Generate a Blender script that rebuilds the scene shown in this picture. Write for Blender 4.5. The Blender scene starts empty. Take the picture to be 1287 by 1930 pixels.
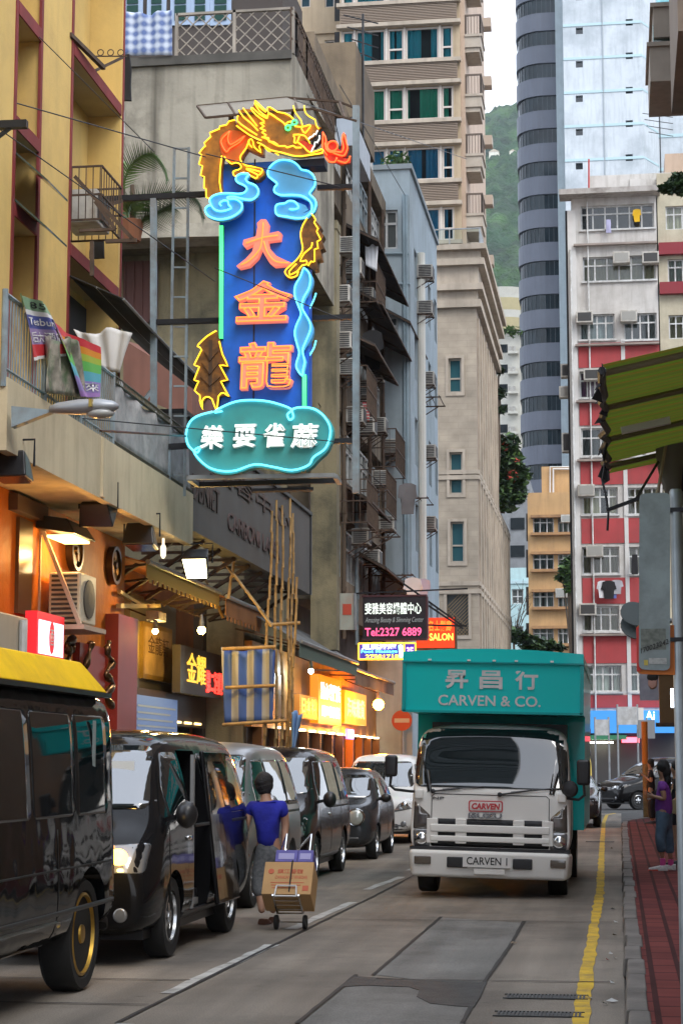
import bpy, bmesh, math, random
from mathutils import Vector as V, Matrix, noise, geometry
from mathutils.bvhtree import BVHTree
R = math.radians
random.seed(7)
SC = bpy.context.scene
COL = SC.collection
# ------------------------------------------------------------------ camera, sky, sun, exposure
F, CX, CY = 3600.0,643.5,965.0            # lens in pixels of the 1287 x 1930 photograph
PITCH = math.atan(476.0 / F)
YAW = math.atan(524.5 * math.cos(PITCH) / F)
CAM = V((0,0,1.65))
cam_data = bpy.data.cameras.new('camera')
cam_data.sensor_fit = 'VERTICAL'; cam_data.sensor_height = 36.0
cam_data.lens = F / 1930.0 * 36.0
cam_data.clip_start = 0.1; cam_data.clip_end = 6000
cam = bpy.data.objects.new('camera', cam_data); COL.objects.link(cam)
cam.location = CAM; cam.rotation_euler = (R(90) + PITCH,0, YAW)
SC.camera = cam
ROT = Matrix.Rotation(YAW,3, 'Z') @ Matrix.Rotation(R(90) + PITCH,3, 'X')

world = bpy.data.worlds.new('World'); SC.world = world; world.use_nodes = True
wn, wl = world.node_tree.nodes, world.node_tree.links
bg = wn['Background']
sky = wn.new('ShaderNodeTexSky'); sky.sky_type = 'NISHITA'; sky.sun_disc = False
sky.sun_elevation = R(48); sky.sun_rotation = R(142); sky.dust_density = 4; sky.air_density = 1.5
cloud = wn.new('ShaderNodeMix'); cloud.data_type = 'RGBA'
cloud.inputs[0].default_value = 0.8
cloud.inputs[7].default_value = (8.6,9.3,10.6,1)     # white overcast above the street
wl.new(sky.outputs[0], cloud.inputs[6]); wl.new(cloud.outputs[2], bg.inputs[0])
bg.inputs[1].default_value = 0.12
sun_d = bpy.data.lights.new('sun', 'SUN'); sun_d.energy = 1.0; sun_d.angle = R(30); sun_d.color = (1,.96,.9)
sun = bpy.data.objects.new('sun', sun_d); COL.objects.link(sun)
sun.rotation_euler = (R(42),0, R(38))
SC.view_settings.view_transform = 'Standard'; SC.view_settings.look = 'None'
SC.view_settings.gamma = 1; SC.view_settings.use_curve_mapping = False
SC.view_settings.exposure = 1.05
SC.cycles.max_bounces = 8; SC.cycles.transparent_max_bounces = 12
SC.cycles.use_denoising = True
SC.cycles.sample_clamp_indirect = 4

# ------------------------------------------------------------------ pixel of the photograph -> point of the place
def ray(px, py):
    return ROT @ V(((px - CX) / F,(CY - py) / F,-1))
def at(px, py, Y):            # on the plane across the street at distance Y
    d = ray(px, py); return CAM + d * (Y / d.y)
def atx(px, py, X):           # on a facade plane along the street
    d = ray(px, py); return CAM + d * (X / d.x)
def atz(px, py, Z=0.0):       # on the ground
    d = ray(px, py); return CAM + d * ((Z - CAM.z) / d.z)

# ------------------------------------------------------------------ materials
MATS = {}
def mat(name, col, rough=.6, metal=0, var=.0, vs=1.5, dirt=None, dirt_amt=0, streak=0, bump=0, bs=30, coat=0,
        emit=None, es=0, spec=.5, trans=0, alpha=1, sv=.35, ior=1.5, coatw=None):
    if name in MATS: return MATS[name]
    m = bpy.data.materials.new(name); m.use_nodes = True
    n, l = m.node_tree.nodes, m.node_tree.links
    p = n['Principled BSDF']
    p.inputs['Base Color'].default_value = (*col,1); p.inputs['Roughness'].default_value = rough
    p.inputs['Metallic'].default_value = metal; p.inputs['Specular IOR Level'].default_value = spec
    p.inputs['Coat Weight'].default_value = coat; p.inputs['Coat Roughness'].default_value = .03
    p.inputs['Transmission Weight'].default_value = trans; p.inputs['Alpha'].default_value = alpha
    p.inputs['IOR'].default_value = ior
    if emit:
        p.inputs['Emission Color'].default_value = (*emit,1); p.inputs['Emission Strength'].default_value = es
    tc = n.new('ShaderNodeTexCoord')
    src = None
    def mixcol(a, fac, colour):
        mx = n.new('ShaderNodeMix'); mx.data_type = 'RGBA'
        if a is None: mx.inputs[6].default_value = (*col,1)
        else: l.new(a, mx.inputs[6])
        mx.inputs[7].default_value = (*colour,1); l.new(fac, mx.inputs[0])
        return mx.outputs[2]
    def ramp(sock, a, b, hi=1.0):
        r = n.new('ShaderNodeMapRange'); l.new(sock, r.inputs[0])
        r.inputs[1].default_value = a; r.inputs[2].default_value = b; r.inputs[4].default_value = hi
        return r.outputs[0]
    if var:
        t = n.new('ShaderNodeTexNoise'); t.inputs['Scale'].default_value = vs; t.inputs['Detail'].default_value = 6
        l.new(tc.outputs['Object'], t.inputs['Vector'])
        src = mixcol(src, ramp(t.outputs['Fac'],.35,.7,1), tuple(c * (1 - var) for c in col))
    if dirt and dirt_amt:
        t = n.new('ShaderNodeTexNoise'); t.inputs['Scale'].default_value = vs * .6; t.inputs['Detail'].default_value = 9
        t.inputs['Roughness'].default_value = .7
        l.new(tc.outputs['Object'], t.inputs['Vector'])
        src = mixcol(src, ramp(t.outputs['Fac'],.46,.66, dirt_amt), dirt)
    if streak:
        mp = n.new('ShaderNodeMapping'); mp.inputs['Scale'].default_value = (3,3, sv)
        l.new(tc.outputs['Object'], mp.inputs[0])
        t = n.new('ShaderNodeTexNoise'); t.inputs['Scale'].default_value = 1.3; t.inputs['Detail'].default_value = 7
        l.new(mp.outputs[0], t.inputs['Vector'])
        src = mixcol(src, ramp(t.outputs['Fac'],.48,.78, streak), dirt or tuple(c * .3 for c in col))
    if src is not None: l.new(src, p.inputs['Base Color'])
    if bump:
        t = n.new('ShaderNodeTexNoise'); t.inputs['Scale'].default_value = bs; t.inputs['Detail'].default_value = 5
        l.new(tc.outputs['Object'], t.inputs['Vector'])
        b = n.new('ShaderNodeBump'); b.inputs['Strength'].default_value = bump; b.inputs['Distance'].default_value = .02
        l.new(t.outputs['Fac'], b.inputs['Height']); l.new(b.outputs[0], p.inputs['Normal'])
    MATS[name] = m
    return m
def emit(name, col, s, base=None):
    return mat(name, base or tuple(c * .6 for c in col),.4, emit=col, es=s)
def stripes(name, cols, scale, axis=0, rough=.8, wobble=0, trans=0):
    """cloth with straight stripes along one object axis; cols = [(position, colour)...]"""
    m = mat(name, cols[0][1], rough); n, l = m.node_tree.nodes, m.node_tree.links
    tc = n.new('ShaderNodeTexCoord'); sep = n.new('ShaderNodeSeparateXYZ')
    l.new(tc.outputs['Object'], sep.inputs[0])
    mu = n.new('ShaderNodeMath'); mu.operation = 'MULTIPLY'; mu.inputs[1].default_value = scale
    l.new(sep.outputs[axis], mu.inputs[0])
    fr = n.new('ShaderNodeMath'); fr.operation = 'FRACT'; l.new(mu.outputs[0], fr.inputs[0])
    r = n.new('ShaderNodeValToRGB'); r.color_ramp.interpolation = 'CONSTANT'
    e = r.color_ramp.elements
    while len(e) < len(cols): e.new(.5)
    for k,(pos, c) in enumerate(cols): e[k].position = pos; e[k].color = (*c,1)
    l.new(fr.outputs[0], r.inputs[0]); l.new(r.outputs[0], n['Principled BSDF'].inputs['Base Color'])
    if trans:                      # thin cloth: daylight comes through it
        tr = n.new('ShaderNodeBsdfTranslucent'); l.new(r.outputs[0], tr.inputs[0])
        mx = n.new('ShaderNodeMixShader'); mx.inputs[0].default_value = trans
        l.new(n['Principled BSDF'].outputs[0], mx.inputs[1]); l.new(tr.outputs[0], mx.inputs[2])
        l.new(mx.outputs[0], n['Material Output'].inputs[0])
    return m
def brick(name, c1, c2, mortar, scale, bw=.5, rh=.25, ms=.02, rough=.7, rot=(0,0,0), bump=.3, rough2=None):
    m = mat(name, c1, rough); n, l = m.node_tree.nodes, m.node_tree.links
    tc = n.new('ShaderNodeTexCoord'); mp = n.new('ShaderNodeMapping'); mp.inputs['Rotation'].default_value = rot
    t = n.new('ShaderNodeTexBrick'); l.new(tc.outputs['Object'], mp.inputs[0]); l.new(mp.outputs[0], t.inputs[0])
    t.inputs['Color1'].default_value = (*c1,1); t.inputs['Color2'].default_value = (*c2,1)
    t.inputs['Mortar'].default_value = (*mortar,1); t.inputs['Scale'].default_value = scale
    t.inputs['Mortar Size'].default_value = ms; t.inputs['Brick Width'].default_value = bw; t.inputs['Row Height'].default_value = rh
    nz = n.new('ShaderNodeTexNoise'); nz.inputs['Scale'].default_value = 1.2; nz.inputs['Detail'].default_value = 8
    l.new(tc.outputs['Object'], nz.inputs[0])
    mx = n.new('ShaderNodeMix'); mx.data_type = 'RGBA'; mx.blend_type = 'MULTIPLY'; mx.inputs[0].default_value = .7
    rr = n.new('ShaderNodeMapRange'); rr.inputs[1].default_value = .3; rr.inputs[2].default_value = .7; rr.inputs[3].default_value = .55; rr.inputs[4].default_value = 1.15
    l.new(nz.outputs[0], rr.inputs[0]); l.new(t.outputs[0], mx.inputs[6]); l.new(rr.outputs[0], mx.inputs[7])
    l.new(mx.outputs[2], n['Principled BSDF'].inputs['Base Color'])
    b = n.new('ShaderNodeBump'); b.inputs['Strength'].default_value = bump; b.inputs['Distance'].default_value = .01
    l.new(t.outputs['Fac'], b.inputs['Height']); b.invert = True; l.new(b.outputs[0], n['Principled BSDF'].inputs['Normal'])
    return m
def thin_glass(name, tint=(.75,.85,.85)):
    m = bpy.data.materials.new(name); m.use_nodes = True
    n, l = m.node_tree.nodes, m.node_tree.links; n.remove(n['Principled BSDF'])
    t = n.new('ShaderNodeBsdfTransparent'); t.inputs[0].default_value = (*tint,1)
    g = n.new('ShaderNodeBsdfGlossy'); g.inputs['Roughness'].default_value = .03
    fr = n.new('ShaderNodeFresnel'); fr.inputs[0].default_value = 1.7
    mx = n.new('ShaderNodeMixShader'); l.new(fr.outputs[0], mx.inputs[0]); l.new(t.outputs[0], mx.inputs[1]); l.new(g.outputs[0], mx.inputs[2])
    l.new(mx.outputs[0], n['Material Output'].inputs[0]); MATS[name] = m
    return m

# ------------------------------------------------------------------ building blocks
WM = {}                                                   # world matrix of each object (parts share their thing's)
def _link(o, parent):
    COL.objects.link(o)
    if parent: o.parent = parent; WM[o.name] = WM[parent.name]
    else: WM[o.name] = Matrix.Identity(4)
    return o
def tag(o, label=None, cat=None, group=None, kind=None):
    if label: o['label'] = label
    if cat: o['category'] = cat
    if group: o['group'] = group
    if kind: o['kind'] = kind
    return o
def thing(name, label, cat, loc=(0,0,0), rz=0, group=None, roll=0):
    o = bpy.data.objects.new(name, None); COL.objects.link(o)
    o.empty_display_size = .2
    o.location = loc; o.rotation_euler = (0, roll, rz)
    WM[o.name] = Matrix.Translation(V(loc)) @ Matrix.Rotation(rz,4, 'Z') @ Matrix.Rotation(roll,4, 'Y')
    return tag(o, label, cat, group)
def copy_tree(o, parent=None):
    c = o.copy(); COL.objects.link(c)
    if parent: c.parent = parent
    WM[c.name] = WM[o.name]
    for ch in list(o.children): copy_tree(ch, c)
    return c

class MB:
    """collects shapes in world coordinates (or in the thing's own when local) and links them as ONE mesh"""
    def __init__(s): s.bm = bmesh.new()
    def face(s, *pts):
        vs = [s.bm.verts.new(V(p)) for p in pts]
        try: s.bm.faces.new(vs)
        except ValueError: pass
        return s
    def hexa(s, p):           # 8 corners: bottom ring 0-3, top ring 4-7
        v = [s.bm.verts.new(V(q)) for q in p]
        for f in ((3,2,1,0),(4,5,6,7),(0,1,5,4),(1,2,6,5),(2,3,7,6),(3,0,4,7)):
            s.bm.faces.new([v[i] for i in f])
        return s
    def box(s, x0, x1, y0, y1, z0, z1):
        x0, x1 = sorted((x0, x1)); y0, y1 = sorted((y0, y1)); z0, z1 = sorted((z0, z1))
        return s.hexa([(x0, y0, z0),(x1, y0, z0),(x1, y1, z0),(x0, y1, z0),(x0, y0, z1),(x1, y0, z1),(x1, y1, z1),(x0, y1, z1)])
    def obox(s, c, u, v, w):   # oriented box: centre and three half vectors
        c, u, v, w = V(c), V(u), V(v), V(w)
        return s.hexa([c - u - v - w, c + u - v - w, c + u + v - w, c - u + v - w, c - u - v + w, c + u - v + w, c + u + v + w, c - u + v + w])
    def bar(s, a, b, w, h=None, up=(0,0,1)):
        a, b = V(a), V(b); d = b - a
        if d.length < 1e-6: return s
        up = V(up)
        if abs(d.normalized().dot(up)) > .98: up = V((0,1,0)) if abs(d.normalized().y) < .9 else V((1,0,0))
        sx = d.cross(up).normalized(); uz = sx.cross(d).normalized()
        return s.obox((a + b) / 2, sx * w / 2, d / 2, uz * (h or w) / 2)
    def tube(s, pts, r, seg=6, closed=False, cap=True):
        pts = [V(p) for p in pts]; n = len(pts); rings = []
        rs = r if isinstance(r,(list, tuple)) else [r] * n
        up = None
        for i, p in enumerate(pts):
            a = pts[i - 1] if (i > 0 or closed) else p
            b = pts[(i + 1) % n] if (i < n - 1 or closed) else p
            d = (b - a)
            d = d.normalized() if d.length > 1e-9 else V((0,0,1))
            if up is None:
                up = V((0,0,1)) if abs(d.z) < .9 else V((1,0,0))
            sx = d.cross(up)
            if sx.length < 1e-4: sx = d.cross(V((.3,.9,.2)))
            sx.normalize(); up = sx.cross(d).normalized()
            rings.append([s.bm.verts.new(p + sx * (rs[i] * math.cos(2 * math.pi * k / seg)) + up * (rs[i] * math.sin(2 * math.pi * k / seg))) for k in range(seg)])
        m = n if closed else n - 1
        for i in range(m):
            A, B = rings[i], rings[(i + 1) % n]
            for k in range(seg):
                s.bm.faces.new((A[k], A[(k + 1) % seg], B[(k + 1) % seg], B[k]))
        if cap and not closed and seg > 2:
            s.bm.faces.new(rings[0][::-1]); s.bm.faces.new(rings[-1])
        return s
    def lathe(s, prof, c, axis=(0,0,1), seg=16):   # prof: (radius, along)
        c, ax = V(c), V(axis).normalized()
        e1 = ax.cross(V((0,0,1)) if abs(ax.z) < .9 else V((1,0,0))).normalized(); e2 = ax.cross(e1)
        rings = []
        for r, h in prof:
            rings.append([s.bm.verts.new(c + ax * h + (e1 * math.cos(2 * math.pi * k / seg) + e2 * math.sin(2 * math.pi * k / seg)) * max(r,1e-4)) for k in range(seg)])
        for A, B in zip(rings, rings[1:]):
            for k in range(seg):
                s.bm.faces.new((A[k], A[(k + 1) % seg], B[(k + 1) % seg], B[k]))
        s.bm.faces.new(rings[0][::-1]); s.bm.faces.new(rings[-1])
        return s
    def prism(s, pts, ext):    # planar outline pushed along ext
        ext = V(ext); a = [s.bm.verts.new(V(p)) for p in pts]; b = [s.bm.verts.new(V(p) + ext) for p in pts]
        n = len(pts)
        fs = [s.bm.faces.new(a), s.bm.faces.new(b[::-1])]
        for k in range(n): s.bm.faces.new((a[k], b[k], b[(k + 1) % n], a[(k + 1) % n]))
        bmesh.ops.triangulate(s.bm, faces=fs)
        return s
    def ball(s, c, r, sub=2, jit=0):
        rr = V(r) if not isinstance(r,(int, float)) else V((r, r, r))
        g = bmesh.ops.create_icosphere(s.bm, subdivisions=sub, radius=1)
        for v in g['verts']:
            k = 1 + (jit * (noise.noise(v.co * 2 + V(c)) if jit else 0))
            v.co = V((v.co.x * rr.x * k, v.co.y * rr.y * k, v.co.z * rr.z * k)) + V(c)
        return s
    def grid(s, fn, nu, nv):   # fn(u, v) in 0..1
        vs = [[s.bm.verts.new(V(fn(i / nu, j / nv))) for j in range(nv + 1)] for i in range(nu + 1)]
        for i in range(nu):
            for j in range(nv): s.bm.faces.new((vs[i][j], vs[i + 1][j], vs[i + 1][j + 1], vs[i][j + 1]))
        return s
    def add_mesh(s, me, mtx):
        k = len(s.bm.verts); s.bm.from_mesh(me); s.bm.verts.ensure_lookup_table()
        for v in s.bm.verts[k:]: v.co = mtx @ v.co
        return s
    def build(s, name, m, parent=None, smooth=False, local=False, bevel=0, solid=0, recalc=True):
        if recalc: bmesh.ops.recalc_face_normals(s.bm, faces=s.bm.faces[:])
        if parent and not local:
            inv = WM[parent.name].inverted()
            for v in s.bm.verts: v.co = inv @ v.co
        me = bpy.data.meshes.new(name)
        if smooth:
            for f in s.bm.faces: f.smooth = True
        s.bm.to_mesh(me); s.bm.free()
        o = bpy.data.objects.new(name, me)
        if m: me.materials.append(m)
        _link(o, parent)
        if solid:
            k = o.modifiers.new('solid', 'SOLIDIFY'); k.thickness = solid; k.offset = 0
        if bevel:
            k = o.modifiers.new('bevel', 'BEVEL'); k.width = bevel; k.segments = 2; k.limit_method = 'ANGLE'; k.angle_limit = R(40)
            for f in me.polygons: f.use_smooth = True
            w = o.modifiers.new('wn', 'WEIGHTED_NORMAL')
        if smooth == 'auto':
            me.set_sharp_from_angle(angle=R(40))
        return o
_text = {}
def text_mesh(body, ext=.02, bevel=0, offset=0):
    k = (body, ext, bevel, offset)
    if k in _text: return _text[k]
    c = bpy.data.curves.new('t', 'FONT'); c.body = body; c.extrude = ext; c.bevel_depth = bevel; c.offset = offset
    c.resolution_u = 3
    o = bpy.data.objects.new('t', c); COL.objects.link(o); bpy.context.view_layer.update()
    me = bpy.data.meshes.new_from_object(o.evaluated_get(bpy.context.evaluated_depsgraph_get()))
    bpy.data.objects.remove(o)
    xs = [v.co.x for v in me.vertices] or [0,1]; ys = [v.co.y for v in me.vertices] or [0,1]
    _text[k] = (me, min(xs), max(xs), min(ys), max(ys))
    return _text[k]
def put_text(b, body, o, u, v, w, h, depth=.02, bold=0, shear=0):
    """lay lettering into MB b: o = lower left corner, u / v unit vectors, fitted to w x h"""
    me, x0, x1, y0, y1 = text_mesh(body,.5,0, bold)
    u, v = V(u), V(v); n = u.cross(v)
    sx, sy = w / (x1 - x0), h / (y1 - y0)
    o = V(o)
    k = len(b.bm.verts); b.bm.from_mesh(me); b.bm.verts.ensure_lookup_table()
    for q in b.bm.verts[k:]:
        c = q.co; yy = (c.y - y0) * sy
        q.co = o + u * ((c.x - x0) * sx + shear * yy) + v * yy + n * (c.z * depth)
def arc(c, r, a0, a1, n, e1=(1,0,0), e2=(0,0,1)):
    return [V(c) + V(e1) * r * math.cos(R(a0 + (a1 - a0) * k / n)) + V(e2) * r * math.sin(R(a0 + (a1 - a0) * k / n)) for k in range(n + 1)]
def round_poly(pts, r, n=3):
    out = []; m = len(pts)
    for i in range(m):
        p = V(pts[i]); a = V(pts[i - 1]); b = V(pts[(i + 1) % m])
        da, db = (a - p),(b - p); k = min(r, da.length * .45, db.length * .45)
        pa, pb = p + da.normalized() * k, p + db.normalized() * k
        for t in range(n + 1):
            t /= n; out.append(pa * (1 - t) ** 2 + p * 2 * t * (1 - t) + pb * t * t)
    return out
def smooth_line(pts, n=4, closed=False):
    """Catmull-Rom through the points"""
    P = [V(p) for p in pts]; m = len(P); out = []
    for i in range(m if closed else m - 1):
        p0 = P[i - 1] if (i or closed) else P[0]; p1 = P[i]; p2 = P[(i + 1) % m]; p3 = P[(i + 2) % m] if (closed or i + 2 < m) else p2
        for k in range(n):
            t = k / n
            out.append(.5 * ((2 * p1) + (p2 - p0) * t + (2 * p0 - 5 * p1 + 4 * p2 - p3) * t * t + (3 * p1 - p0 - 3 * p2 + p3) * t ** 3))
    if not closed: out.append(P[-1])
    return out
def facade(b, O, u, n, W, H, holes=(), depth=.18):
    """a wall in MB b with real openings and reveals; O lower left corner seen from outside, holes (u0,u1,z0,z1)"""
    O, u, n = V(O), V(u), V(n); z = V((0,0,1))
    us = sorted({0, W, *[round(h[k],4) for h in holes for k in (0,1)]}); zs = sorted({0, H, *[round(h[k],4) for h in holes for k in (2,3)]})
    us = [q for q in us if 0 <= q <= W]; zs = [q for q in zs if 0 <= q <= H]
    for a, c in zip(us, us[1:]):
        for d, e in zip(zs, zs[1:]):
            mu, mz = (a + c) / 2,(d + e) / 2
            if any(h[0] < mu < h[1] and h[2] < mz < h[3] for h in holes): continue
            b.face(O + u * a + z * d, O + u * c + z * d, O + u * c + z * e, O + u * a + z * e)
    for h in holes:
        p = [O + u * h[0] + z * h[2], O + u * h[1] + z * h[2], O + u * h[1] + z * h[3], O + u * h[0] + z * h[3]]
        for k in range(4): b.face(p[k], p[(k + 1) % 4], p[(k + 1) % 4] - n * depth, p[k] - n * depth)
def window(parent, O, u, n, h, cols=2, transom=.7, fm=None, gm=None, depth=.18, fw=.05, curtain=None, name='window', label=None, sill=0):
    """window = frame with mullions, its pane (and curtain) are sub-parts"""
    O, u, n = V(O), V(u), V(n); z = V((0,0,1)); u0, u1, z0, z1 = h
    b = MB(); d = -n * (depth - .03)
    cs = cols if isinstance(cols,(list, tuple)) else [k / cols for k in range(1, cols)]
    def hb(ua, ub, za, zb):
        b.obox(O + u * (ua + ub) / 2 + z * (za + zb) / 2 + d, u * (ub - ua) / 2, n * .03, z * (zb - za) / 2)
    hb(u0 + .003, u1 - .003, z0 + .003, z0 + fw); hb(u0 + .003, u1 - .003, z1 - fw, z1 - .003)
    hb(u0 + .003, u0 + fw, z0 + fw, z1 - fw); hb(u1 - fw, u1 - .003, z0 + fw, z1 - fw)
    zt = None
    if transom:
        zt = z0 + (z1 - z0) * transom; hb(u0 + fw, u1 - fw, zt - fw / 2, zt + fw / 2)
    for c in cs:
        uc = u0 + (u1 - u0) * c
        if zt:
            hb(uc - fw / 2, uc + fw / 2, z0 + fw, zt - fw / 2); hb(uc - fw / 2, uc + fw / 2, zt + fw / 2, z1 - fw)
        else: hb(uc - fw / 2, uc + fw / 2, z0 + fw, z1 - fw)
    if sill: b.obox(O + u * (u0 + u1) / 2 + z * (z0 - .05) + n * (sill / 2 - .02), u * ((u1 - u0) / 2 + .08), n * (sill / 2 + .02), z * .045)
    w = b.build(name, fm, parent)
    if label: w['label'] = label
    p = MB(); q = O - n * (depth - .005)
    p.face(q + u * u0 + z * z0, q + u * u1 + z * z0, q + u * u1 + z * z1, q + u * u0 + z * z1)
    p.build('pane', gm, w)
    if curtain:
        c = MB(); ph = random.random() * 9; q = O - n * (depth + .13)
        gap = random.choice((0,0,.12,.3)); g0 = random.random() * .5 + .25
        def fn(a, zz): 
            return q + u * (u0 + (u1 - u0) * a) + z * (z0 + (z1 - z0) * zz) + n * (.045 * math.sin(a * (u1 - u0) * 26 + ph + 2 * math.sin(a * 7)))
        if gap:
            c.grid(lambda a, zz: fn(a * (g0 - gap / 2), zz),30,1); c.grid(lambda a, zz: fn(g0 + gap / 2 + a * (1 - g0 - gap / 2), zz),30,1)
        else: c.grid(fn,50,1)
        c.build('curtain', curtain, w, smooth=True)
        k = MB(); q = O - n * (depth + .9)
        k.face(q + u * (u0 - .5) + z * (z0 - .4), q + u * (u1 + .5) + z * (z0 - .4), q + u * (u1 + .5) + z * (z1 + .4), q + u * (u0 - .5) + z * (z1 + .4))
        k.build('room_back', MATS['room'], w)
    return w
UX, UY, UZ = V((1,0,0)), V((0,1,0)), V((0,0,1))

# ------------------------------------------------------------------ shared materials
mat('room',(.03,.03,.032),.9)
thin_glass('glass_thin'); thin_glass('glass_teal',(.7,.92,.94))
def glass(name, c=(.02,.025,.028), r=.04, spec=.6): return mat(name, c, r, spec=spec)
glass('glass_dark'); glass('glass_blue',(.03,.06,.08)); glass('glass_green',(.03,.07,.06)); glass('glass_grey',(.08,.09,.09),.12)
mat('white_frame',(.62,.64,.64),.5, var=.3, vs=4, dirt=(.25,.22,.18), dirt_amt=.4)
mat('grey_metal',(.32,.34,.35),.45,.6, var=.3, vs=5)
mat('steel_blue',(.30,.38,.43),.5,.3, var=.35, vs=4, dirt=(.2,.13,.08), dirt_amt=.5)
mat('black_steel',(.025,.026,.03),.45,.4, var=.4, vs=4)
mat('rust',(.10,.065,.045),.8,.2, var=.5, vs=6)
mat('black_plastic',(.018,.018,.02),.35)
mat('rubber',(.012,.012,.012),.75, bump=.1)
mat('chrome',(.75,.76,.77),.12,1)
mat('black_cloth',(.012,.012,.014),.85, bump=.3, bs=12)
mat('white_cloth',(.62,.64,.68),.85, var=.15)
mat('grey_cloth',(.16,.16,.17),.85, var=.3)
mat('blue_cloth',(.10,.13,.36),.85)
mat('bamboo',(.36,.22,.08),.6, var=.45, vs=9, dirt=(.12,.07,.03), dirt_amt=.5)
mat('ac_white',(.55,.54,.50),.5, var=.25, vs=6, dirt=(.2,.15,.1), dirt_amt=.5, streak=.5)
mat('ac_dark',(.04,.04,.04),.6)
mat('leaf',(.045,.095,.03),.55, var=.5, vs=8); mat('leaf_light',(.10,.19,.045),.5, var=.4, vs=8); mat('leaf_dark',(.02,.05,.022),.6, var=.4, vs=8)
mat('bark',(.09,.065,.045),.9, bump=.5)
mat('paint_white',(.72,.72,.70),.4, var=.08); 
# ================================================================== THE SETTING
def struct(o, label=None): return tag(o, label, kind='structure')
# ---- ground, road, pavements
asph = mat('asphalt',(.055,.053,.05),.9, var=.3, vs=.7, bump=.4, bs=60)
b = MB(); b.face((-720,-140,-.012),(720,-140,-.012),(720,1160,-.012),(-720,1160,-.012)); struct(b.build('ground', asph))
conc = mat('road_concrete',(.235,.203,.165),.85, var=.3, vs=.55, dirt=(.075,.064,.054), dirt_amt=.7, bump=.35, bs=45)
def worn(m):      # tyre darkened lanes, grit and small stains
    n, l = m.node_tree.nodes, m.node_tree.links; p = n['Principled BSDF']; src = p.inputs['Base Color'].links[0].from_socket
    tc = n.new('ShaderNodeTexCoord'); mp = n.new('ShaderNodeMapping'); mp.inputs['Scale'].default_value = (1.7,.09,1)
    l.new(tc.outputs['Object'], mp.inputs[0]); a = n.new('ShaderNodeTexNoise'); a.inputs['Scale'].default_value = 1.4; a.inputs['Detail'].default_value = 5; l.new(mp.outputs[0], a.inputs[0])
    g = n.new('ShaderNodeTexNoise'); g.inputs['Scale'].default_value = 85; g.inputs['Detail'].default_value = 3; l.new(tc.outputs['Object'], g.inputs[0])
    s = n.new('ShaderNodeTexVoronoi'); s.inputs['Scale'].default_value = 2.3; l.new(tc.outputs['Object'], s.inputs[0])
    for sock, lo_, hi_, v0, v1 in ((a.outputs[0],.35,.65,1.12,.72),(g.outputs[0],.3,.7,.72,1.28),(s.outputs['Distance'],.0,.12,.6,1)):
        r = n.new('ShaderNodeMapRange'); l.new(sock, r.inputs[0]); r.inputs[1].default_value = lo_; r.inputs[2].default_value = hi_; r.inputs[3].default_value = v0; r.inputs[4].default_value = v1
        mx = n.new('ShaderNodeMix'); mx.data_type = 'RGBA'; mx.blend_type = 'MULTIPLY'; mx.inputs[0].default_value = 1; l.new(src, mx.inputs[6]); l.new(r.outputs[0], mx.inputs[7]); src = mx.outputs[2]
    l.new(src, p.inputs['Base Color'])
worn(conc)
conc_b = mat('road_concrete_grey',(.190,.186,.172),.85, var=.25, vs=.8, dirt=(.05,.045,.04), dirt_amt=.6, bump=.35, bs=45)
b = MB(); b.face((-6.2,-12,0),(0,-12,0),(0,66.5,0),(-6.2,66.5,0)); struct(b.build('road', conc))
joint = mat('joint_tar',(.018,.016,.015),.8)
def gpt(px, py, z): return atz(px, py, z)
def wobbly(b, pts, w, z, jit=.3, step=.25):
    """a ribbon on the ground with an uneven edge"""
    P = []
    for a, c in zip(pts, pts[1:]):
        a, c = V(a), V(c); n = max(1, int((c - a).length / step))
        for k in range(n): P.append(a.lerp(c, k / n))
    P.append(V(pts[-1])); L, Rr = [], []
    for i, p in enumerate(P):
        d = (P[min(i + 1, len(P) - 1)] - P[max(i - 1,0)]).normalized(); s = V((d.y,-d.x,0))
        a1 = w / 2 * (1 + jit * noise.noise(p * 2.3)); a2 = w / 2 * (1 + jit * noise.noise(p * 2.3 + V((9,4,1))))
        L.append(V((p.x, p.y, z)) - s * a1); Rr.append(V((p.x, p.y, z)) + s * a2)
    for i in range(len(P) - 1): b.face(L[i], Rr[i], Rr[i + 1], L[i + 1])
b = MB()
for pts in [[(703,1839),(831,1729)], [(871,1930),(905,1862),(960,1785),(987,1737)], [(220,1930),(500,1790),(700,1692),(800,1640)],
            [(560,1930),(672,1838)]]:
    wobbly(b, [gpt(*p,0) for p in pts],.035,.008,.5)
for py, x0, x1 in [(1908,-6.2,-3.25),(1859,-6.2,-3.3),(1737,-6.2,-.1),(1850,-1.9,-.1),(1694,-3.2,-.1),(1652,-6.2,0),(1632,-6.2,0),(1600,-6.2,0),(1580,-6.2,0)]:
    y = gpt(900, py,0).y; wobbly(b, [(x0, y,0),(x1, y + .05,0)],.03,.009,.6)
struct(b.build('road_joint_lines', joint))
b = MB(); b.face(gpt(560,1935,0) + V((0,0,.004)), gpt(871,1935,0) + V((0,0,.004)), gpt(905,1862,0) + V((0,0,.004)), gpt(672,1845,0) + V((0,0,.004)))
b.face(*[gpt(*p,0) + V((0,0,.004)) for p in [(708,1838),(905,1862),(985,1740),(833,1730)]])
worn(conc_b); struct(b.build('road_repair_slab', conc_b))
b = MB()
tp = [(640,1862),(668,1842),(720,1845),(800,1850),(880,1852),(917,1853),(905,1880),(893,1900),(858,1898),(810,1893),(785,1880),(790,1868),(770,1862),(690,1859)]
b.prism([gpt(*p,0) + V((0,0,.006)) for p in tp],(0,0,.003)); struct(b.build('road_tar_patch', mat('tar_patch',(.045,.044,.043),.7, var=.5, vs=6, bump=.8, bs=90)))
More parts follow.
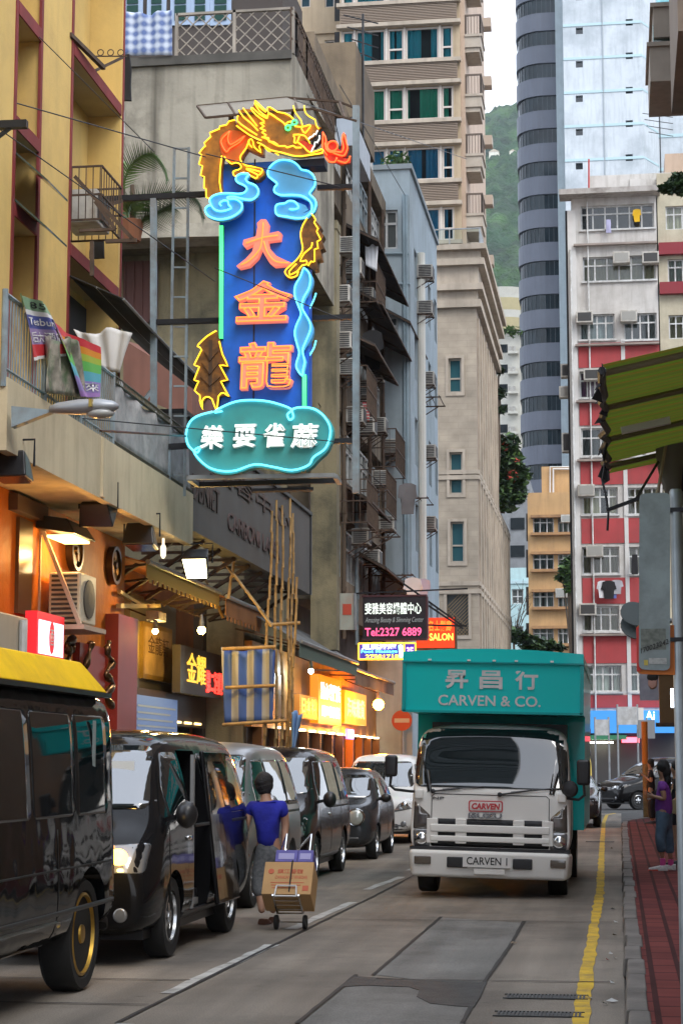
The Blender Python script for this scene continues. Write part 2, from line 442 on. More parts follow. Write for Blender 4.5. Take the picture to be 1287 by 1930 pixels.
# worn markings
yel = mat('road_yellow',(.66,.42,.012),.75, var=.25, vs=5, dirt=(.16,.12,.06), dirt_amt=.75, bump=.3)
b = MB(); wobbly(b, [gpt(*p,0) for p in [(1091,1960),(1098,1880),(1112,1800),(1120,1740),(1130,1680),(1132,1640),(1134,1590),(1137,1550),(1143,1536),(1158,1533)]],.105,.005,.45,.12)
struct(b.build('yellow_line', yel))
wht = mat('road_white',(.5,.5,.48),.75, var=.25, vs=6, dirt=(.13,.12,.1), dirt_amt=.8)
b = MB()
for p, q in [((318,1873),(512,1781)),((548,1752),(664,1701)),((690,1677),(757,1653)),((770,1641),(800,1630)),((225,1935),(240,1930))]:
    wobbly(b, [gpt(*p,0), gpt(*q,0)],.12,.005,.45,.15)
struct(b.build('centre_line_dashes', wht))
iron = mat('gully_iron',(.05,.05,.05),.6,.4)
for k,(px, py, lab) in enumerate([(1028,1880, 'iron drain grate in the road, upper of the pair near the kerb'),(1015,1913, 'iron drain grate in the road, lower of the pair near the kerb'),(1130,1587, 'iron drain grate in the road under the yellow line beside the truck')]):
    b = MB(); c = gpt(px, py,0); L = .27; b.box(c.x - L, c.x + L, c.y - .11, c.y + .11,.001,.004)
    for i in range(22): b.box(c.x - L + i * L / 10.5 - .007, c.x - L + i * L / 10.5 + .007, c.y - .11, c.y + .11,.0045,.010)
    b.box(c.x - L - .03, c.x + L + .03, c.y - .125, c.y - .11,.003,.010); b.box(c.x - L - .03, c.x + L + .03, c.y + .11, c.y + .125,.003,.010)
    tag(b.build('drain_grate', iron), lab, 'drain grate', 'drain grates in the road')
# kerbs and pavements (kerb 0.15 m high)
kerbm = mat('kerb_stone',(.17,.155,.14),.85, var=.4, vs=2, dirt=(.05,.045,.04), dirt_amt=.6, bump=.5, bs=25)
def kerb_pt(s):   # the corner at the junction turns to the right
    return V((0, s,0)) if s < 52 else V((12 - 12 * math.cos((s - 52) / 12),52 + 12 * math.sin((s - 52) / 12),0)) if s < 52 + 18.8 else V((12 + s - 70.8,64,0))
b = MB(); s = -8.0
while s < 100:
    L = .95 + random.random() * .15; e = s + L - .02
    p, q = kerb_pt(s), kerb_pt(e); d = (q - p).normalized(); nr = V((d.y,-d.x,0)); j = random.uniform(-.012,.012); h = .15 + random.uniform(-.012,.008)
    o = nr * j
    b.hexa([p + o, p + o + nr * .15, q + o + nr * .15, q + o, p + o + UZ * h + nr * .015, p + o + nr * .15 + UZ * h, q + o + nr * .15 + UZ * h, q + o + UZ * h + nr * .02])
    s += L
struct(b.build('kerb', kerbm, bevel=.015))
pav = brick('pavement_brick',(.165,.042,.038),(.12,.03,.03),(.05,.016,.017),1, bw=.5, rh=.2, ms=.02, rough=.95, rot=(0,0, R(90)), bump=.8)
pav.node_tree.nodes['Principled BSDF'].inputs['Specular IOR Level'].default_value = .15
b = MB()
pts = [kerb_pt(-8 + k * 2) + V((.14,0,.14)) for k in range(30)] + [kerb_pt(52 + k) + V((.14,-.1,.14)) for k in range(1,20)]
pts += [V((40,63.8,.14)), V((40,-8,.14))]
vs = [b.bm.verts.new(p) for p in pts]; f = b.bm.faces.new(vs); bmesh.ops.triangulate(b.bm, faces=[f])
struct(b.build('pavement', pav))
tile = brick('pavement_tile',(.12,.11,.1),(.1,.09,.085),(.05,.045,.04),1.6, bw=.5, rh=.5, ms=.02)
b = MB(); b.box(-6.45,-6.2,-12,66,-.01,.15); struct(b.build('far_kerb', kerbm, bevel=.015))
b = MB(); b.box(-14,-6.452,-12,66,-.01,.14); struct(b.build('far_pavement', tile))
# ---- the wooded hill far behind
def hill_z(x, y):
    t = max(0, min(1,(y - 380) / 560)); base = 62 + 272 * (t ** .95)
    z = base * (1 - .22 * max(0,(x + 30) / 260) - .16 * max(0,(-45 - x) / 260)) + 9 * noise.noise(V((x / 60, y / 70,3)))
    return z - max(0,(y - 940)) * .5
xs = [-700,-500,-350,-250,-180,-140,-110] + [-95 + 1.6 * k for k in range(50)] + [-12,10,60,120,200,300,450,700]
ys = [380 + 3.2 * k for k in range(178)] + [960,1000,1100]
b = MB(); vv = []
for x in xs:
    row = []
    for y in ys:
        z = hill_z(x, y)
        if -96 < x < -14:
            c = noise.voronoi(V((x / 7, y / 7, z / 7)))[0][0]; z += 6.5 * (1 - min(1, c * 1.25)) + 1.8 * noise.noise(V((x / 2, y / 2, z / 2)))
        row.append(b.bm.verts.new((x, y, z)))
    vv.append(row)
for i in range(len(xs) - 1):
    for j in range(len(ys) - 1): b.bm.faces.new((vv[i][j], vv[i + 1][j], vv[i + 1][j + 1], vv[i][j + 1]))
hm = mat('forest',(.014,.055,.020),.9, var=.75, vs=.09, dirt=(.055,.13,.03), dirt_amt=.8, bump=1, bs=.8)
for nn in hm.node_tree.nodes:
    if nn.type == 'BUMP': nn.inputs['Distance'].default_value = 2.5
struct(b.build('hills', hm, smooth=True))

# ================================================================== BUILDINGS
# every window is a part of its building; fn for one facade with a list of openings
def wall_part(parent, name, m, pieces, label=None):
    b = MB()
    for fn in pieces: fn(b)
    o = b.build(name, m, parent)
    if label: o['label'] = label
    return o
# ---------------- tall beige block with teal curtained windows (far left centre)
E_ = thing('beige_tower', 'tall beige residential tower with rows of teal and green curtained windows above a stone podium', 'building',(-9,80,0))
stone = brick('podium_stone',(.41,.345,.265),(.385,.325,.25),(.345,.29,.225),1.1, bw=.9, rh=.3, ms=.012, bump=.15, rot=(R(90),0,0))
beige = mat('beige_render',(.46,.36,.24),.8, var=.12, vs=.7, dirt=(.2,.15,.1), dirt_amt=.25, streak=.35)
pink = mat('pink_render',(.50,.38,.29),.8, var=.12, vs=.7, dirt=(.25,.18,.13), dirt_amt=.3, streak=.35)
cornice = mat('cornice_stone',(.47,.40,.32),.8, var=.2, vs=1, dirt=(.2,.17,.13), dirt_amt=.4, streak=.5)
PY0, TY0 = 80.0,85.0
cx = at(898,700, PY0).x; ztop = at(898,466, PY0).z
XL = -14.0
holes = []
for (a, y0, c, y1) in [(845,675,869,740),(847,852,871,931),(849,983,874,1060),(842,1120,882,1198)]:
    p, q = at(a, y1, PY0), at(c, y0, PY0); holes.append((p.x - XL, q.x - XL, p.z, q.z))
zc = at(860,580, PY0).z
def podium(b):
    facade(b,(XL, PY0,0), UX,-UY, cx - XL, zc, holes,.2)
wall_part(E_, 'podium_wall', stone, [podium])
tealg = mat('window_teal',(.03,.10,.12),.08)
for k, h in enumerate(holes[:3]):
    window(E_,(XL, PY0,0), UX,-UY, h,1,.42, mat('beige_frame',(.4,.36,.3),.6), tealg,.2,.07)
h = holes[3]; b = MB()
for k in range(-8,9):
    for sgn in (1,-1):
        for t in [0]:
            u0 = h[0] + (h[1] - h[0]) * (k / 6); p = V((XL + u0, PY0 + .08, h[2])); q = V((XL + u0 + sgn * (h[3] - h[2]), PY0 + .08, h[3]))
            # clip to the opening
            def cl(p, q):
                x0, x1 = XL + h[0], XL + h[1]; d = q - p; t0, t1 = 0,1
                if abs(d.x) > 1e-6:
                    ta, tb = (x0 - p.x) / d.x,(x1 - p.x) / d.x; t0, t1 = max(0, min(ta, tb)), min(1, max(ta, tb))
                return (p + d * t0, p + d * t1) if t1 > t0 else None
            r = cl(p, q)
            if r: b.bar(r[0], r[1],.03,.03)
w = b.build('lattice_window', mat('lattice_brown',(.22,.16,.09),.6), E_)
b = MB(); b.face((XL + h[0], PY0 + .17, h[2]),(XL + h[1], PY0 + .17, h[2]),(XL + h[1], PY0 + .17, h[3]),(XL + h[0], PY0 + .17, h[3])); b.build('pane', MATS['glass_grey'], w)
for h in holes:      # window surrounds
    b = MB()
    for (a, c, d, e) in [(h[0] - .12, h[0] - .001, h[2] - .15, h[3] + .12),(h[1] + .001, h[1] + .12, h[2] - .15, h[3] + .12),(h[0] - .001, h[1] + .001, h[3] + .001, h[3] + .12),(h[0] - .001, h[1] + .001, h[2] - .15, h[2] - .001)]:
        b.box(XL + a, XL + c, PY0 - .05, PY0 - .002, d, e)
    b.build('window_surround', cornice, E_)
# side wall of podium along the street, with pilasters
yf1 = atx(935,640, cx).y; yf2 = atx(960,1100, cx).y; zlow = at(940,962,95).z
b = MB(); hs = []
def pod_side(b):
    facade(b,(cx, PY0,0), UY, UX, yf1 - PY0, zc, [(1.2 + i * 3.1,2.6 + i * 3.1, z, z + 2.2) for i in range(int((yf1 - PY0 - 2) / 3.1)) for z in (6,9.5,13,16.5)],.15)
    facade(b,(cx, yf1 + .002,0), UY, UX, yf2 - yf1, zlow, [(1 + i * 2.6,2.2 + i * 2.6, z, z + 1.8) for i in range(int((yf2 - yf1 - 2) / 2.6)) for z in (4,8,11)],.15)
    b.box(XL, cx - .01, yf1 + .1, yf2, zlow - .3, zlow)
wall_part(E_, 'podium_side_wall', mat('side_stone',(.36,.29,.23),.8, var=.2, vs=1, dirt=(.2,.16,.12), dirt_amt=.4, streak=.4), [pod_side])
b = MB()
for z in (6,9.5,13,16.5):
    for i in range(int((yf1 - PY0 - 2) / 3.1)): b.box(cx - .14, cx - .12, PY0 + 1.2 + i * 3.1, PY0 + 2.6 + i * 3.1, z, z + 2.2)
for z in (4,8,11):
    for i in range(int((yf2 - yf1 - 2) / 2.6)): b.box(cx - .14, cx - .12, yf1 + 1 + i * 2.6, yf1 + 2.2 + i * 2.6, z, z + 1.8)
b.build('side_windows', MATS['glass_dark'], E_)
b = MB()
for i in range(int((yf2 - PY0) / 1.55)): b.box(cx + .002, cx + .09, PY0 + .4 + i * 1.55, PY0 + .75 + i * 1.55,1, zc - .4 if PY0 + i * 1.55 < yf1 - 1 else zlow - .4)
b.build('pilaster', MATS['cornice_stone'], E_)
# stepped cornice
b = MB(); zs = [580,570,548,545,500,494,470,462]; outs = [.1,.28,.08,.2,0.02,.25,.12,.35]
lev = [(580,566,.22),(566,548,.05),(548,536,.3),(536,502,.1),(502,490,.38),(490,474,.2),(474,464,.48)]
for a, c, o_ in lev:
    z0, z1 = at(895, a, PY0).z + .001, at(895, c, PY0).z
    b.box(XL, cx + o_, PY0 - o_, yf1 + o_, z0, z1)
for py in (890,900,1100,1115): 
    z = at(860, py, PY0).z; b.box(XL, cx + .07, PY0 - .07, yf2 - .05, z - .09, z + .09)
b.build('cornice', cornice, E_)
# glass balustrade of the terrace
b = MB(); zt = at(895,464, PY0).z; zb2 = at(895,430, PY0).z
b.face((XL, PY0 + .1, zt),(cx + .2, PY0 + .1, zt),(cx + .2, PY0 + .1, zb2),(XL, PY0 + .1, zb2)); b.face((cx + .2, PY0 + .1, zt),(cx + .2, PY0 + 9, zt),(cx + .2, PY0 + 9, zb2),(cx + .2, PY0 + .1, zb2))
gb = b.build('glass_balustrade', MATS['glass_thin'], E_)
b = MB(); b.box(XL, cx + .24, PY0 + .07, PY0 + .13, zb2, zb2 + .05)
for k in range(6): b.box(cx + .15 - k * 1.3, cx + .2 - k * 1.3, PY0 + .04, PY0 + .07, zt, zb2)
b.build('handrail', MATS['grey_metal'], gb)
# tower front: bands of windows, louvres, ledges
tx0, tx1 = at(640,300, TY0).x, at(858,300, TY0).x
def tz(py): return at(750, py, TY0).z
floor_h = tz(53) - tz(165.5)
cur = {k: mat('curtain_' + k, c,.8) for k, c in dict(teal=(.03,.34,.42), blue=(.03,.24,.42), green=(.03,.34,.20)).items()}
framep = mat('pale_frame',(.55,.50,.45),.5)
louv = mat('louvre_brown',(.26,.20,.15),.6)
front_holes = []; rows = []
z_first = tz(115)     # sill of the window row at y 53..115
for k in range(-1,6):
    zs_ = z_first - k * floor_h
    rows.append((zs_, zs_ + floor_h * .555))
lw = [(.02,.125),(.14,.40),(.42,.56),(.575,.865),(.885,.985)]
W = tx1 - tx0
b = MB()
hl = [(W * .015, W * .985, z0, z1) for z0, z1 in rows]
facade(b,(tx0, TY0, rows[-1][0] - 6), UX,-UY, W, rows[0][1] + 3 - rows[-1][0] + 6, [(a, c, d - rows[-1][0] + 6, e - rows[-1][0] + 6) for a, c, d, e in hl],.12)
xs_ = at(545,300, TY0 + 2.5).x
b.box(tx1 - .001, tx1 + .25, TY0 + .05, TY0 + 14, rows[-1][0] - 6, rows[0][1] + 4)
b.box(tx0, tx0 + .2, TY0 + .2, TY0 + 3, rows[-1][0] - 6, rows[0][1] + 3)
b.build('tower_wall', beige, E_)
names = ['teal', 'teal', 'green', 'blue', 'blue', 'teal', 'blue']
for k,(z0, z1) in enumerate(rows):
    for j,(a, c) in enumerate(lw):
        window(E_,(tx0, TY0,0), UX,-UY,(W * a, W * c, z0 + .02, z1 - .02),1,.36 if j in (0,2,4) else None, framep, MATS['glass_teal'],.12,.085, cur[names[k]])
    b = MB()
    for (a, c) in [(.0151,.019),(.126,.139),(.401,.419),(.561,.574),(.866,.884),(.986,.9849)]:
        if c > a: b.box(tx0 + W * a, tx0 + W * c, TY0 - .04, TY0 + .06, z0, z1)
    b.build('window_pier', framep, E_)
    b = MB(); b.box(tx0 - .12, tx1 + .3, TY0 - .3, TY0 - .002, z0 - .22, z0 - .04); b.box(tx0 - .12, tx1 + .3, TY0 - .32, TY0 - .002, z1 + .02, z1 + .2); b.build('ledge', cornice, E_)
    b = MB(); zl0, zl1 = z0 - floor_h * .445 + .24, z0 - .26; n = 11
    for i in range(n):
        z = zl0 + (zl1 - zl0) * i / (n - 1); b.box(tx0 + .05, tx1 + .12, TY0 - .22, TY0 - .1, z - .022, z + .022)
    for px in (.0,.25,.5,.75,1.0): b.box(tx0 + .05 + (W + .03) * px, tx0 + .09 + (W + .03) * px, TY0 - .1, TY0 - .004, zl0, zl1)
    b.build('louvre_screen', louv, E_)
    for j, fx in enumerate((.12,.6,.82)):
        b = MB(); b.lathe([(.36,0),(.36,.02)],(tx0 + W * fx, TY0 - .06,(zl0 + zl1) / 2),(0,1,0),14); b.build('condenser_fan', MATS['ac_dark'], E_)
# recessed left wing of the tower
YW = TY0 + 2.5; xl, xr = at(545,100, YW).x - 3, at(640,100, YW).x
hs = []
for (a, y0, c, y1) in [(566,-20,585,14),(612,-20,630,14),(567,77,587,124),(612,75,631,124),(612,183,631,230),(567,185,587,230)]:
    p, q = at(a, y1, YW), at(c, y0, YW); hs.append((p.x - xl, q.x - xl, p.z - 20, q.z - 20))
wall_part(E_, 'wing_wall', beige, [lambda b: facade(b,(xl, YW,20), UX,-UY, xr - xl,32, hs,.15), lambda b: [b.box(xl, xr, YW - .12, YW - .002, at(600, py, YW).z, at(600, py - 7, YW).z) for py in (65,178)]])
for h in hs: window(E_,(xl, YW,20), UX,-UY, h,1, None, framep, MATS['glass_blue'],.15,.06)
# pink side wall with stacked balconies
XS = tx1 + .252
yback = TY0 + 14
wall_part(E_, 'side_wall', pink, [lambda b: b.box(XS + .001, XS + .2, TY0 + .3, yback,22,62)])
pod_b = mat('balcony_beige',(.44,.38,.31),.75, var=.15, dirt=(.2,.16,.12), dirt_amt=.4, streak=.4)
for k in range(-1,5):
    zb = at(880,92 + k * 112.5, TY0 + .5).z
    b = MB(); y0, y1 = TY0 + .3, TY0 + 2.2; xa, xb = XS + .202, XS + .95
    b.box(xa, xb, y0, y1, zb, zb + .5); b.box(xa, xb + .06, y0 - .06, y1 + .06, zb + .502, zb + .62); b.box(xa, xb - .08, y0 + .08, y1, zb - .22, zb - .002)
    o = b.build('balcony', pod_b, E_)
    b = MB(); 
    for t in range(6): b.box(xa + t * (xb - xa - .04) / 5, xa + t * (xb - xa - .04) / 5 + .025, y0, y0 + .03, zb + .62, zb + 1.5)
    for t in range(8): b.box(xb - .03, xb, y0 + t * (y1 - y0) / 8, y0 + t * (y1 - y0) / 8 + .025, zb + .62, zb + 1.5)
    b.box(xa, xb + .02, y0 - .02, y0 + .04, zb + 1.5, zb + 1.58); b.box(xb - .05, xb + .02, y0, y1, zb + 1.5, zb + 1.58); b.box(xa, xa + .09, y0, y0 + .09, zb + .62, zb + 1.5); b.box(xb - .08, xb + .01, y0, y0 + .09, zb + .62, zb + 1.5)
    b.build('railing', mat('bronze',(.12,.09,.07),.5,.4), o)
for k in range(7):
    b = MB(); z = 24 + k * 3.2; b.box(XS + .2, XS + .75, yback - 3, yback - 2.2, z, z + .5); b.build('condenser_shelf', mat('shelf_beige',(.4,.33,.27),.7), E_)

# ---------------- purple banded glass tower
H_ = thing('glass_tower', 'tall curved office tower with purple grey spandrel bands between strips of dark glass', 'building',(-8,182,0))
HY = 180.0
hx0, hx1 = at(974,400, HY).x, at(1051,400, HY).x
def plan(grow):     # front face with a rounded near-left corner
    r = 2.6; P = []
    for k in range(9):
        a = R(180 + 90 * k / 8); P.append((hx0 + r + (r + grow) * math.cos(a), HY + r + (r + grow) * math.sin(a)))
    P += [(hx1, HY - grow),(hx1, HY + 14),(hx0 - grow, HY + 14)]
    return P
zt0 = at(1012,25, HY).z; fl = (at(1012,25, HY).z - at(1012,520, HY).z) / 8.0
glm = mat('tower_glass',(.012,.024,.032),.06, var=.6, vs=.4, spec=.3)
b = MB(); b.prism([V((x, y,0)) for x, y in plan(-.15)],(0,0, zt0 + 4.2 * fl)); b.build('glass_core', glm, H_)
band = mat('band_purple',(.085,.097,.128),.5, var=.1, vs=.8, streak=.15)
for k in range(-4,25):
    z = zt0 - k * fl
    if z < 3: break
    b = MB(); b.prism([V((x, y, z - fl * .55)) for x, y in plan(.05)],(0,0, fl * .55)); b.build('spandrel_band', band, H_)
    b = MB()
    P = plan(-.1)
    for i in range(0,10):
        (x, y),(x2, y2) = P[i], P[i + 1]; n = 1 if i < 8 else 3
        for t in range(n): b.box(x + (x2 - x) * t / n - .014, x + (x2 - x) * t / n + .014, y + (y2 - y) * t / n - .03, y + (y2 - y) * t / n + .03, z, z + fl * .45)
    b.build('mullion', mat('mullion_grey',(.07,.08,.09),.4,.5), H_)
b = MB(); b.box(hx1 + .003, at(1066,400, HY).x, HY - .3, HY + 13,0, zt0 + 4.2 * fl); b.build('edge_strip', mat('strip_grey',(.36,.42,.44),.7, var=.15, streak=.2), H_)
# ---------------- pale blue concrete tower
I_ = thing('concrete_tower', 'tall pale blue concrete tower with small square windows and aqua floor lines', 'building',(2,178,0))
IY = 176.0
ix0, ix1, ix2 = at(1064,300, IY).x, at(1212,300, IY).x, at(1241,300, IY + 3).x
paleb = mat('pale_blue_concrete',(.54,.59,.63),.85, var=.15, vs=.35, dirt=(.26,.30,.33), dirt_amt=.6, streak=.4)
hs = []; H0 = 0
for py in (58,121,186,249,313,376,440):
    for (px, dy) in ((1091,0),(1185,-16)):
        p = at(px, py + dy, IY); hs.append((p.x - .33 - ix0, p.x + .33 - ix0, p.z - .33, p.z + .33))
for (px, py) in ((1091,-6),(1184,-22)):
    p = at(px, py, IY); hs.append((p.x - .33 - ix0, p.x + .33 - ix0, p.z - .33, p.z + .33))
zt = at(1150,-70, IY).z
wall_part(I_, 'tower_wall', paleb, [lambda b: facade(b,(ix0, IY,0), UX,-UY, ix1 - ix0, zt, hs,.35),
    lambda b: b.face((ix1, IY,0),(ix2, IY + 3,0),(ix2, IY + 3, zt),(ix1, IY, zt)), lambda b: b.face((ix2, IY + 3.4,0),(ix2 + 8, IY + 3.4,0),(ix2 + 8, IY + 3.4, zt),(ix2, IY + 3.4, zt)),
    lambda b: b.face((ix2, IY + 3,0),(ix2, IY + 3.4,0),(ix2, IY + 3.4, zt),(ix2, IY + 3, zt)), lambda b: b.face((ix0, IY,0),(ix0, IY + 10,0),(ix0, IY + 10, zt),(ix0, IY, zt))])
for h in hs:
    b = MB(); o = V((ix0, IY + .3,0)); b.face(o + UX * h[0] + UZ * h[2], o + UX * h[1] + UZ * h[2], o + UX * h[1] + UZ * h[3], o + UX * h[0] + UZ * h[3])
    b.build('window', MATS['glass_dark'], I_)
aqua = mat('aqua_line',(.40,.545,.585),.8)
for py in (44,107,171,235,299,362,-20):
    z = at(1140, py, IY).z
    b = MB(); b.box(ix0, ix1, IY - .06, IY - .003, z - .16, z + .1)
    b.hexa([(ix1 + .001, IY - .06, z - .1),(ix1 + .001, IY, z - .1),(ix2, IY + 2.99, z - .1),(ix2, IY + 2.93, z - .1),(ix1 + .001, IY - .06, z + .1),(ix1 + .001, IY, z + .1),(ix2, IY + 2.99, z + .1),(ix2, IY + 2.93, z + .1)])
    b.box(ix2 + .01, ix2 + 8, IY + 3.34, IY + 3.395, z - .4, z - .08)
    b.build('floor_line', aqua, I_)
b = MB(); px = at(1137,200, IY).x; b.box(px - .05, px + .05, IY - .1, IY - .004,0, zt); b.build('wall_joint', mat('joint_blue',(.3,.34,.37),.8), I_)

# ---------------- cream curved block with AC ledges, far
G_ = thing('cream_building', 'cream white apartment block with curved roof bands and rows of air conditioner ledges', 'building',(-10,170,0))
GY = 205.0; gx0, gx1 = at(905,600, GY).x, at(985,600, GY).x; cream = mat('cream_white',(.66,.64,.56),.7, var=.1, dirt=(.4,.37,.3), dirt_amt=.3); creamy = mat('cream_yellow',(.55,.47,.26),.7, var=.1)
b = MB(); b.box(gx0, gx1, GY, GY + 12,0, at(950,622, GY).z); b.build('wall', cream, G_)
for (a, c, m_) in [(622,600, creamy),(600,586, cream),(586,563, creamy),(563,543, cream)]:
    b = MB(); z0, z1 = at(950, a, GY).z, at(950, c, GY).z
    def cv(t): x = gx0 - 6 + (gx1 - gx0 + 12) * t; return x,(math.sin(math.pi * t) - 1) * 2.0
    N = 14
    for k in range(N):
        (xa, da),(xb, db) = cv(k / N), cv((k + 1) / N)
        b.hexa([(xa, GY - .8, z0 + da),(xb, GY - .8, z0 + db),(xb, GY + 10, z0 + db),(xa, GY + 10, z0 + da),(xa, GY - .8, z1 + da),(xb, GY - .8, z1 + db),(xb, GY + 10, z1 + db),(xa, GY + 10, z1 + da)])
    b.build('roof_band', m_, G_)
for py in (657,695,732,770,808,845):
    b = MB(); p, q = at(938, py + 8, GY), at(956, py - 8, GY); b.box(p.x, q.x, GY - .05, GY - .004, p.z, q.z); b.build('window', MATS['glass_dark'], G_)
    b = MB(); p, q = at(957, py + 12, GY), at(976, py + 7, GY); b.box(p.x, q.x, GY - .8, GY - .004, p.z, q.z); l_ = b.build('ac_ledge', cream, G_)
    for k in range(2): 
        b = MB(); b.box(p.x + .05 + k * .42, p.x + .4 + k * .42, GY - .6, GY - .2, q.z + .003, q.z + .55); b.build('condenser', MATS['ac_white'], l_)

# ---------------- red and white apartment block across the junction
J_ = thing('red_white_building', 'tenement with red bands and white window piers facing down the street', 'building',(2,97,0))
JY = 97.0
jx0, jx1, jx2 = at(1084,900, JY).x, at(1247,900, JY).x, at(1330,900, JY).x
def jz(py): return at(1150, py, JY).z
whitew = mat('white_render',(.60,.59,.57),.8, var=.2, vs=.5, dirt=(.25,.23,.2), dirt_amt=.5, streak=.6)
redw = mat('red_render',(.42,.055,.06),.75, var=.18, vs=.6, dirt=(.2,.05,.05), dirt_amt=.4, streak=.3)
pier = mat('pier_white',(.62,.62,.61),.7, var=.12)
jwin = [  # left, top, right, bottom, columns
 (1094,383,1231,434,6),(1098,480,1235,531,6),(1092,591,1157,641,4),(1175,589,1242,641,4),(1092,699,1134,750,3),(1148,699,1200,750,3),(1095,806,1150,860,3),(1160,806,1215,860,3),
 (1097,918,1163,970,4),(1181,918,1247,970,4),(1097,1030,1166,1082,4),(1184,1030,1246,1082,4),(1098,1142,1166,1190,4),(1184,1142,1246,1190,4),(1101,1254,1170,1304,4),(1187,1254,1246,1304,4)]
hs = []
for (a, y0, c, y1, n) in jwin:
    p, q = at(a, y1, JY), at(c, y0, JY); hs.append((p.x - jx0, min(q.x, jx1 - .1) - jx0, p.z, q.z))
ztop = jz(372)
wall_part(J_, 'front_wall', whitew, [lambda b: facade(b,(jx0, JY,4.2), UX,-UY, jx1 - jx0, ztop - 4.2, [(a, c, d - 4.2, e - 4.2) for a, c, d, e in hs],.22)])
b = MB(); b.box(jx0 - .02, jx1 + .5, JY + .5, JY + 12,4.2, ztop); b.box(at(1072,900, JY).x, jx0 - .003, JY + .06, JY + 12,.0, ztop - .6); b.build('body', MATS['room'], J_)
# red spandrels (set proud of the wall)
for (a, c) in [(646,692),(757,801),(868,913),(977,1024),(1089,1138),(1196,1250),(1310,1334)]:
    b = MB(); b.box(jx0 + .25, jx1, JY - .05, JY - .003, jz(c), jz(a)); b.build('red_band', redw, J_)
b = MB(); b.box(at(1073,700, JY).x, jx0 + .2, JY - .12, JY - .002,3, jz(395)); b.box(at(1174,700, JY).x - .1, at(1174,700, JY).x + .1, JY - .09, JY - .053,4, jz(640)); b.build('corner_pier', pier, J_)
b = MB(); p = at(1081,900, JY).x; b.tube([(p, JY - .2,3),(p, JY - .2, jz(470))],.06); b.tube([(p + .9, JY - .16,3),(p + .9, JY - .16, jz(380))],.045); b.build('drain_pipe', MATS['white_frame'], J_)
b = MB(); 
b.box(jx0 - .6, jx1 + .2, JY - .9, JY + .4, ztop, ztop + .28); b.build('roof_slab', mat('roof_grey',(.42,.40,.38),.8, dirt=(.12,.1,.08), dirt_amt=.7, streak=.5), J_)
b = MB(); zz = jz(333); b.box(at(1110,350, JY + 1).x, jx1 + 1, JY + 1, JY + 8, ztop + .283, zz + .4); b.box(at(1186,350, JY + 1).x, jx1 + 1, JY + .9, JY + .998, ztop + .283, zz + .1); b.build('parapet', whitew, J_)
b = MB(); b.tube([at(1109,300, JY + .5), at(1109,372, JY + .5)],.05); b.build('red_pipe', mat('red_paint',(.45,.04,.04),.5), J_)
b = MB()
for z in (jz(462), jz(651), jz(757), jz(868), jz(1197)):
    b = MB(); b.box(jx0 + .1, jx1, JY - .35, JY - .052, z - .05, z + .05); b.build('ledge', mat('ledge_dirty',(.33,.28,.25),.8, var=.4), J_)
ccol = [mat('curtain_pale',(.42,.42,.38),.9), mat('curtain_grey',(.22,.24,.24),.9), mat('curtain_tan',(.40,.34,.22),.9), mat('curtain_plum',(.14,.04,.10),.9)]
for k,(h, jw) in enumerate(zip(hs, jwin)):
    window(J_,(jx0, JY,0), UX,-UY, h, jw[4],.66, MATS['white_frame'], MATS['glass_thin'],.22,.075, None if k == 0 else ccol[3] if k == 4 else random.choice(ccol[:3]), sill=.12)
# ground floor shops
b = MB(); b.box(jx0 - 3, jx2, JY - .02, JY + .4,0,4.198); b.build('shop_wall', mat('shop_dark',(.05,.05,.055),.7), J_)
b = MB(); b.box(at(1098,1360, JY).x, at(1275,1360, JY).x, JY - .9, JY - .03, jz(1382), jz(1340)); b.build('shop_sign_board', mat('shop_blue',(.05,.24,.55),.4, emit=(.03,.18,.5), es=.5), J_)
b = MB(); b.box(at(1096,1390, JY).x, at(1180,1390, JY).x, JY - 1, JY - .03, jz(1394), jz(1386)); b.build('shop_canopy', mat('canopy_green',(.04,.22,.12),.6), J_)
b = MB(); b.box(at(1105,1398, JY).x, at(1155,1398, JY).x, JY - .6, JY - .4, jz(1401), jz(1398)); b.build('shop_lamp', emit('tube_light',(1,.9,.7),7), J_)
b = MB(); b.box(at(1171,1393, JY).x, at(1204,1393, JY).x, JY - .8, JY - .6, jz(1400), jz(1390)); b.build('shop_red_sign', emit('red_sign',(1,.08,.12),3), J_)
b = MB(); put_text(b, 'Ai', at(1216,1357, JY) + V((0,-.93,0)), UX, UZ,.42,.42,.05); b.build('shop_lettering', emit('white_letter',(.9,.95,1),1.6), J_)
b = MB(); b.box(at(1163,1360, JY).x, at(1212,1360, JY).x, JY - .96, JY - .905, jz(1361), jz(1335)); b.build('shop_white_board', MATS['paint_white'], J_)
# neighbour to the right, dark red bands
K_ = thing('cream_red_building', 'cream tenement with dark red ledges, right of the red and white building', 'building',(4,97,0))
kx0 = jx1 + .06
hs = []
for (a, y0, c, y1) in [(1254,386,1300,432),(1258,486,1300,532),(1260,592,1300,638),(1262,700,1300,748),(1262,810,1300,858),(1262,918,1300,970)]:
    p, q = at(a, y1, JY), at(c, y0, JY); hs.append((p.x - kx0, q.x - kx0, p.z, q.z))
creamw = mat('cream_render',(.52,.48,.36),.8, var=.2, dirt=(.3,.25,.18), dirt_amt=.4, streak=.4)
wall_part(K_, 'front_wall', creamw, [lambda b: facade(b,(kx0, JY + .1,0), UX,-UY, jx2 - kx0 + 2, jz(345), hs,.2)])
for h in hs: window(K_,(kx0, JY + .1,0), UX,-UY, h,3,.66, MATS['white_frame'], MATS['glass_thin'],.2,.07, random.choice(ccol[:3]))
for py in (471,545): 
    b = MB(); b.box(kx0 + .02, jx2 + 2, JY - .25, JY + .098, jz(py + 14), jz(py - 8)); b.build('red_ledge', mat('dark_red',(.22,.02,.03),.7), K_)
